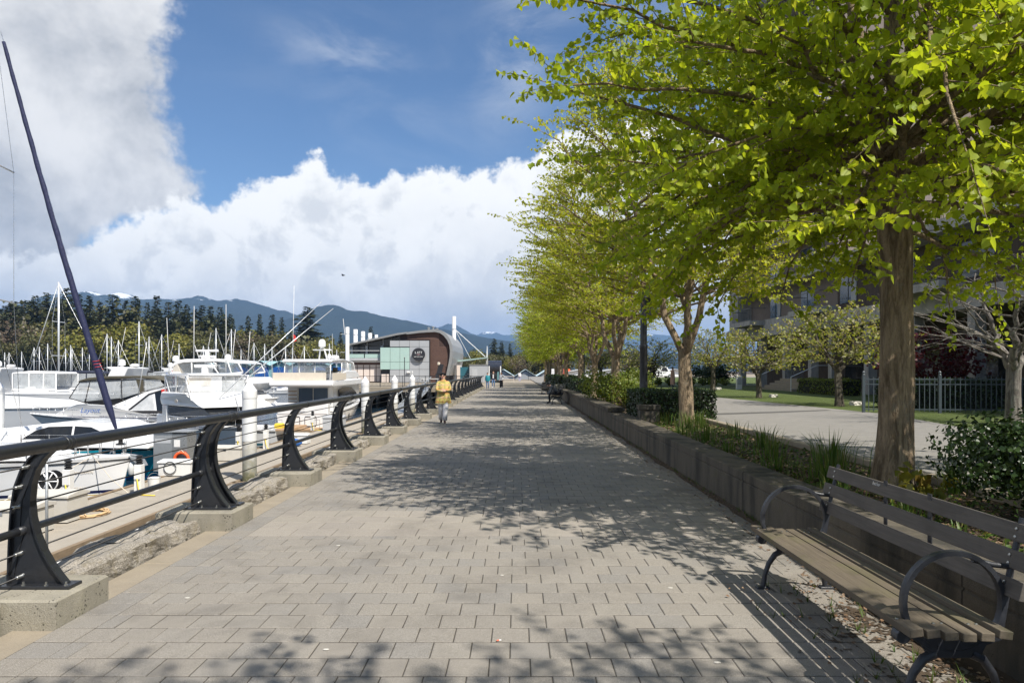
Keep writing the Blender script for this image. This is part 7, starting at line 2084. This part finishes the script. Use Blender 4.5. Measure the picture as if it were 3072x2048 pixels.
# ================================================================== APARTMENT BLOCK
ap = thing('apartment_block', 'tall brown concrete apartment block with balconies behind the trees', 'building', (20.0, 0, 0.37))
Y0_, Y1_ = 8.0, 64.0
H1 = 4.1
MB().box(2.6, 14, Y0_, Y1_, 0, H1).build('ground_wall', 'brownwall', ap)
for k, y in enumerate((18, 22, 26, 30, 34.5, 39, 43.5, 46.5, 51, 56, 61)):
    MB().box(0.0, 0.5, y - 0.25, y + 0.25, 0, H1 - 0.01).build('column', 'bldgc', ap)
    if k < 7:
        MB().box(2.52, 2.59, y + 0.8, y + 3.2, 0.2, 3.0).build('lobby_glass', 'darkglass', ap)
MB().box(-0.2, 14, Y0_ - 0.3, Y1_ + 0.2, H1, H1 + 0.9).build('transfer_beam', 'bldgc', ap)
nf = 11; YT = 45.0
fh = 2.85
MB().box(1.2, 14, YT, Y1_, H1 + 0.904, H1 + 0.9 + nf * fh).build('tower_wall', 'brickpink', ap)
MB().box(1.2, 14, Y0_, YT - 0.01, H1 + 0.904, H1 + 0.9 + fh).build('podium_wall', 'brownwall', ap)
MB().box(-0.15, 14.1, Y0_ - 0.1, YT - 0.02, H1 + 0.904 + fh, H1 + 1.5 + fh).build('podium_parapet', 'bldgc', ap)
win_me = MB().box(-0.03, 0.03, -1.1, 1.1, 0, 1.7).mesh('window', 'winglass')
frm_me = MB().box(-0.05, 0.04, -0.03, 0.03, 0, 1.7).mesh('mullion', 'fencegreen')
cur_me = MB().box(-0.045, -0.032, -1.02, -0.4, 0.05, 1.65).mesh('curtain', 'curtain')
slab_me = MB().box(-0.1, 1.25, YT, Y1_ - 3.0, 0, 0.42).mesh('floor_slab', 'bldgc')
bal_me = MB().box(-1.3, -0.11, -2.3, 2.3, 0, 0.38).mesh('balcony_slab', 'bldgc')
rl = MB()
for z in (0.45, 1.35): rl.box(-1.28, -1.24, -2.28, 2.28, z - 0.02, z + 0.02)
for s in (-2.26, 2.26): rl.box(-1.26, 0.0, s - 0.02, s + 0.02, 1.33, 1.37)
rl_me = rl.mesh('balcony_rail', 'fencegreen')
bar_me = MB()
for k in range(31): bar_me.box(-1.267, -1.253, -2.25 + k * 0.15 - 0.008, -2.25 + k * 0.15 + 0.008, 0.47, 1.33)
bar_me = bar_me.mesh('balusters', 'fencegreen')
for f in range(nf):
    z = H1 + 0.9 + f * fh
    q = part_of(ap, 'floor_slab', slab_me); q.location = (0, 0, z + 0.003)
    for b in range(8):
        y = 13 + b * 6.1
        if y < YT + 1.5 and f > 0: continue
        q = part_of(ap, 'window', win_me); q.location = (1.2, y, z + 0.7)
        part_of(q, 'mullion', frm_me)
        if (f * 3 + b) % 3: part_of(q, 'curtain', cur_me)
        if b in (1, 3, 5, 7):
            bb = part_of(ap, 'balcony', bal_me); bb.location = (0, y + 1.2, z)
            part_of(bb, 'balcony_rail', rl_me)
            if b == 7 and f < 4: o = part_of(bb, 'balusters', bar_me); o['kind'] = 'stuff'
    # corner column balcony at the far end
    bb = part_of(ap, 'balcony', MB().box(0.6, 3.2, Y1_ + 0.02, Y1_ + 1.8, 0, 0.3).mesh('balcony_slab', 'bldgc')); bb.location = (0, 0, z)
    part_of(bb, 'balcony_rail', MB().box(0.6, 3.2, Y1_ + 1.74, Y1_ + 1.78, 1.2, 1.26).mesh('balcony_rail', 'fencegreen'))
MB().box(-0.05, 1.19, Y1_ - 2.6, Y1_ - 0.2, H1 + 0.95, H1 + 0.9 + nf * fh).build('corner_pier', 'bldgc', ap)
MB().box(-0.3, 14.2, YT - 0.3, Y1_ + 0.3, H1 + 0.904 + nf * fh, H1 + 1.7 + nf * fh).build('roof_parapet', 'bldgc', ap)
# entrance steps
t = thing('entrance_steps', 'broad concrete entrance steps with thin handrails', 'steps', (18.0, 47.5, 0.37))
for k in range(5):
    MB().box(k * 0.38, 3.4, -3.0, 3.0, k * 0.16, k * 0.16 + 0.155).build('step', 'kerb', t)
for y in (-3.05, 3.05):
    MB().tube([(-0.1, y, 0), (-0.1, y, 0.95), (1.6, y, 1.7), (2.6, y, 1.7)], 0.03, 6).build('handrail', 'alu', t)
MB().box(1.9, 3.3, 3.0, 3.05, 0.8, 1.7).build('glass_screen', 'pane', t)
# ================================================================== PEOPLE
def person(label, loc, rz, H, joints, top, legs, hair, shoe, skin='skin', long_hair=False, sleeve=None, bag=None):
    """one continuous skinned body; joints override the default standing pose (fractions of height, facing -y)"""
    J = {'pelvis': (0, 0, .525), 'spine': (0, 0, .62), 'chest': (0, -.005, .725), 'neck': (0, 0, .822), 'jaw': (0, -.012, .868), 'crown': (0, -.006, .945),
         'hip_l': (.052, 0, .49), 'knee_l': (.055, -.02, .28), 'ank_l': (.052, .03, .055), 'toe_l': (.056, -.06, .022),
         'hip_r': (-.052, 0, .49), 'knee_r': (-.055, -.02, .28), 'ank_r': (-.052, .01, .055), 'toe_r': (-.056, -.08, .022),
         'sh_l': (.10, 0, .795), 'el_l': (.13, .015, .62), 'wr_l': (.135, -.03, .485), 'ha_l': (.13, -.045, .43),
         'sh_r': (-.10, 0, .795), 'el_r': (-.13, .015, .62), 'wr_r': (-.135, -.03, .485), 'ha_r': (-.13, -.045, .43)}
    J.update(joints)
    Rr = {'pelvis': .078, 'spine': .070, 'chest': .082, 'neck': .034, 'jaw': .046, 'crown': .050, 'hip': .058, 'knee': .040, 'ank': .026, 'toe': .022, 'sh': .040, 'el': .031, 'wr': .022, 'ha': .022}
    names = list(J)
    E = [('pelvis', 'spine'), ('spine', 'chest'), ('chest', 'neck'), ('neck', 'jaw'), ('jaw', 'crown')]
    for s in 'lr':
        E += [('pelvis', 'hip_' + s), ('hip_' + s, 'knee_' + s), ('knee_' + s, 'ank_' + s), ('ank_' + s, 'toe_' + s), ('chest', 'sh_' + s), ('sh_' + s, 'el_' + s), ('el_' + s, 'wr_' + s), ('wr_' + s, 'ha_' + s)]
    me = bpy.data.meshes.new('sk')
    me.from_pydata([tuple(c * H for c in J[n]) for n in names], [(names.index(a), names.index(b)) for a, b in E], [])
    o = bpy.data.objects.new('sk', me); COL.objects.link(o)
    sk = o.modifiers.new('skin', 'SKIN')
    if not me.skin_vertices: me.attributes.new('skin', 'FLOAT', 'POINT')
    for n, v in zip(names, me.skin_vertices[0].data):
        q = Rr[n.split('_')[0]] * H; v.radius = (q, q); v.use_root = (n == 'pelvis')
    o.modifiers.new('sub', 'SUBSURF').levels = 2
    bm_ = bpy.data.meshes.new_from_object(o.evaluated_get(bpy.context.evaluated_depsgraph_get()))
    bpy.data.objects.remove(o); bpy.data.meshes.remove(me)
    bm_.name = 'body'
    mats = [skin, top, legs, shoe]
    bm_.materials.clear()
    for m_ in mats: bm_.materials.append(M[m_])
    segs = []
    for a, b in E:
        k = 1
        if a in ('neck', 'jaw'): k = 0
        elif a.startswith('wr'): k = 0
        elif a.startswith('ank'): k = 3
        elif a.startswith(('hip', 'knee')) or b.startswith('hip'): k = 2
        elif a.startswith('el') and sleeve == 'short': k = 0
        segs.append((Vector(J[a]) * H, Vector(J[b]) * H, k))
    for p in bm_.polygons:
        c = p.center; best = 9e9
        for a, b, k in segs:
            ab = b - a; tt = max(0, min(1, (c - a).dot(ab) / max(1e-9, ab.length_squared))); d = (c - (a + ab * tt)).length
            if d < best: best = d; bk = k
        p.material_index = bk; p.use_smooth = True
    t = thing('person', label, 'person', loc, rz)
    part_of(t, 'body', bm_)
    jaw, cr = Vector(J['jaw']) * H, Vector(J['crown']) * H
    up = (cr - jaw).normalized(); c = jaw.lerp(cr, 0.62)
    q = Vector((0, 0, 1)).rotation_difference(up).to_matrix().to_4x4()
    hm = MB()
    hm.ball((0, 0.010 * H, 0.006 * H), 0.062 * H, 14, 10, (1.0, 1.06, 1.0))
    if long_hair: hm.ball((0, 0.026 * H, -0.05 * H), 0.058 * H, 12, 8, (1.15, 0.75, 1.25))
    hm.v = [tuple((Matrix.Translation(c) @ q) @ Vector(v)) for v in hm.v]
    # open the face: push front-lower hair vertices back inside the head
    hm.v = [tuple(Vector(v) + ((Matrix.Translation((0, 0, 0)) @ q).to_3x3() @ Vector((0, 0.075 * H, 0)) if ((q.inverted().to_3x3() @ (Vector(v) - c)).y < -0.012 * H and (q.inverted().to_3x3() @ (Vector(v) - c)).z < 0.030 * H) else Vector((0, 0, 0)))) for v in hm.v]
    hm.build('hair', hair, t, smooth=True)
    f3 = q.to_3x3()
    fc = MB()
    nose = c + f3 @ Vector((0, -0.060 * H, -0.014 * H)); fc.ball(tuple(nose), 0.009 * H, 8, 6, (0.8, 1.2, 1.3))
    for s in (-1, 1): fc.ball(tuple(c + f3 @ Vector((s * 0.054 * H, 0.0, -0.008 * H))), 0.011 * H, 8, 6, (0.5, 0.9, 1.4))
    fc.build('nose_and_ears', skin, t, smooth=True)
    return t, J, c, f3
def coat(t, H, rings, mat, name='coat', seg=20):
    """open-bottomed garment: rings of (z, half width, half depth, y offset)"""
    mb = MB(); rs = []
    for z, hx, hy, yo in rings:
        rs.append([(hx * H * math.cos(a), yo * H + hy * H * math.sin(a), z * H) for a in [2 * math.pi * k / seg for k in range(seg)]])
    mb.loft(rs, True, False); return mb.build(name, mat, t, smooth=True)

# walking woman, arms folded
H = 1.70
t, J, c, f3 = person('woman in a yellow plaid jacket and white trousers walking with folded arms', (wx(1330, 22.2), 22.2, 0.0), R(8), H,
    {'knee_l': (.040, -.075, .285), 'ank_l': (.022, -.07, .06), 'toe_l': (.024, -.145, .028), 'knee_r': (-.042, .0, .28), 'ank_r': (-.038, .10, .075), 'toe_r': (-.042, .03, .022),
     'el_l': (.128, -.05, .645), 'wr_l': (.02, -.115, .645), 'ha_l': (-.05, -.112, .655), 'el_r': (-.128, -.05, .645), 'wr_r': (-.02, -.135, .625), 'ha_r': (.05, -.125, .63),
     'jaw': (-.008, -.014, .868), 'crown': (-.012, 0.0, .945)}, 'plaid', 'whitecloth', 'hair_black', 'shoe', long_hair=True)
coat(t, H, [(.825, .045, .045, 0), (.80, .095, .06, 0), (.74, .118, .085, -.005), (.64, .112, .088, -.004), (.55, .125, .09, 0), (.46, .146, .098, 0), (.385, .158, .102, .004)], 'plaid', 'jacket')
coat(t, H, [(.845, .040, .042, -.01), (.815, .062, .056, -.008), (.795, .082, .064, -.006)], 'plaid', 'collar', 14)
for s_ in 'lr':
    a_, b_, c_ = (Vector(J[k_ + s_]) * H for k_ in ('hip_', 'knee_', 'ank_'))
    MB().tube([a_, a_.lerp(b_, .5), b_, b_.lerp(c_, .5), c_ + Vector((0, 0, .02))], [.066 * H, .060 * H, .052 * H, .047 * H, .050 * H], 12).build('trouser_leg', 'whitecloth', t, smooth=True)
gl = MB()
for s in (-1, 1): gl.ball(tuple(c + f3 @ Vector((s * .024 * H, -.054 * H, .004 * H))), .017 * H, 8, 6, (1.1, 0.5, 0.85))
gl.build('sunglasses', 'darkglass', t, smooth=True)
MB().ball(tuple(c + f3 @ Vector((0, -.055 * H, -.036 * H))), .008 * H, 8, 6, (1.6, .5, .5)).build('mouth', 'red', t, smooth=True)

# pair walking
H = 1.58
t, J, c, f3 = person('person in a teal hooded jacket and blue jeans walking beside the railing', (wx(1463, 65), 65, 0), R(4), H, {'knee_l': (.055, -.06, .29), 'ank_l': (.05, -.01, .07), 'toe_l': (.05, -.09, .03)}, 'tealjacket', 'jeans', 'hair_black', 'blackcloth')
coat(t, H, [(.82, .05, .05, 0), (.79, .105, .07, 0), (.7, .135, .10, 0), (.58, .14, .105, 0), (.47, .135, .10, 0)], 'tealjacket', 'jacket')
H = 1.74
t, J, c, f3 = person('person in a black open jacket and light jeans walking beside the teal jacket', (wx(1480, 68.5), 68.5, 0), R(-3), H, {'knee_r': (-.055, -.06, .29), 'ank_r': (-.05, -.01, .07), 'toe_r': (-.05, -.09, .03)}, 'blackcloth', 'jeans', 'hair_brown', 'whiteshoe', long_hair=True)
coat(t, H, [(.81, .06, .05, .005), (.78, .105, .07, .01), (.66, .118, .085, .01), (.52, .12, .085, .01)], 'blackcloth', 'jacket')
MB().box(-.035 * H, .035 * H, -.095 * H, -.08 * H, .55 * H, .78 * H).build('shirt_front', 'whitecloth', t, bevel=0.02)
H = 1.60
t, J, c, f3 = person('woman in a white blouse and black wide trousers walking mid walk', (wx(1504, 68), 68, 0), R(-20), H, {'knee_l': (.05, -.05, .29), 'ank_l': (.05, -.01, .06), 'toe_l': (.05, -.09, .03), 'el_l': (.14, .03, .63), 'wr_l': (.13, -.05, .52)}, 'whitecloth', 'blackcloth', 'hair_brown', 'whiteshoe', long_hair=True)
coat(t, H, [(.82, .045, .045, 0), (.79, .10, .065, 0), (.66, .112, .08, 0), (.54, .115, .08, 0), (.49, .11, .078, 0)], 'whitecloth', 'blouse')
coat(t, H, [(.53, .085, .07, 0), (.40, .105, .08, 0), (.2, .11, .085, 0), (.07, .11, .09, 0)], 'blackcloth', 'wide_trousers')
H = 1.66
t, J, c, f3 = person('person in a white top and lilac trousers walking away at the far end', (wx(1559, 107), 107, 0), R(180), H, {'knee_l': (.055, -.05, .29)}, 'whitecloth', 'lilaccloth', 'hair_black', 'whiteshoe')
coat(t, H, [(.82, .045, .045, 0), (.79, .105, .065, 0), (.66, .12, .085, 0), (.50, .118, .085, 0)], 'whitecloth', 'top')
# figure in the peach coat behind the trunk
H = 1.72
t, J, c, f3 = person('standing figure in a long peach coat half hidden by the multi stemmed trunk', (wx(2018, 57), 57, 0.37), R(60), H, {}, 'peachcoat', 'greycloth', 'hair_black', 'blackcloth')
coat(t, H, [(.82, .05, .05, 0), (.79, .11, .075, 0), (.66, .125, .095, 0), (.45, .14, .11, 0), (.25, .15, .115, 0), (.12, .15, .118, 0)], 'peachcoat', 'long_coat')
# man seated on the far bench, leaning forward
H = 1.74
t, J, c, f3 = person('man in a grey checked shirt and black trousers hunched forward on a bench', (2.17, 35.9, 0.0), R(-90), H,
    {'pelvis': (0, .02, .315), 'spine': (0, -.04, .40), 'chest': (0, -.13, .475), 'neck': (0, -.205, .535), 'jaw': (0, -.255, .545), 'crown': (0, -.305, .575),
     'hip_l': (.055, -.01, .30), 'hip_r': (-.055, -.01, .30), 'knee_l': (.075, -.245, .285), 'knee_r': (-.075, -.245, .285), 'ank_l': (.075, -.235, .055), 'ank_r': (-.075, -.225, .055), 'toe_l': (.08, -.32, .022), 'toe_r': (-.08, -.31, .022),
     'sh_l': (.10, -.165, .50), 'sh_r': (-.10, -.165, .50), 'el_l': (.105, -.215, .335), 'el_r': (-.105, -.215, .335), 'wr_l': (.03, -.315, .305), 'wr_r': (-.03, -.315, .305), 'ha_l': (.01, -.35, .30), 'ha_r': (-.01, -.35, .295)},
    'greycloth', 'blackcloth', 'hair_black', 'blackcloth')
bg_ = thing('shoulder_bag', 'black bag resting on the bench beside the hunched man', 'bag', (2.30, 35.45, 0.44))
MB().ball((0, 0, 0.14), 0.19, 12, 8, (0.9, 0.7, 0.8)).build('bag_body', 'blackcloth', bg_, smooth=True)
MB().tube([(-0.1, 0, 0.26), (-0.05, 0, 0.40), (0.08, 0, 0.40), (0.12, 0, 0.26)], 0.012, 6).build('strap', 'blackcloth', bg_)
# bird over the water
t = thing('bird', 'small dark bird flying below the white cloud bank', 'bird', (wx(1029, 70), 70, wz(826, 70)))
bd = MB().ball((0, 0, 0), 0.08, 10, 8, (1.9, 0.8, 0.8)); bd.ball((0.17, 0, 0.02), 0.045, 8, 6)
bd.build('body', 'blackplastic', t, smooth=True)
for s in (-1, 1):
    MB().add([(0.06, 0, 0.02), (-0.07, 0, 0.02), (-0.10, s * 0.22, 0.10), (-0.02, s * 0.42, 0.04), (0.04, s * 0.22, 0.11)], [(0, 1, 2, 4), (4, 2, 3)]).build('wing', 'blackplastic', t)
MB().add([(-0.12, -0.02, 0), (-0.12, 0.02, 0), (-0.26, 0.05, 0), (-0.26, -0.05, 0)], [(0, 1, 2, 3)]).build('tail', 'blackplastic', t)
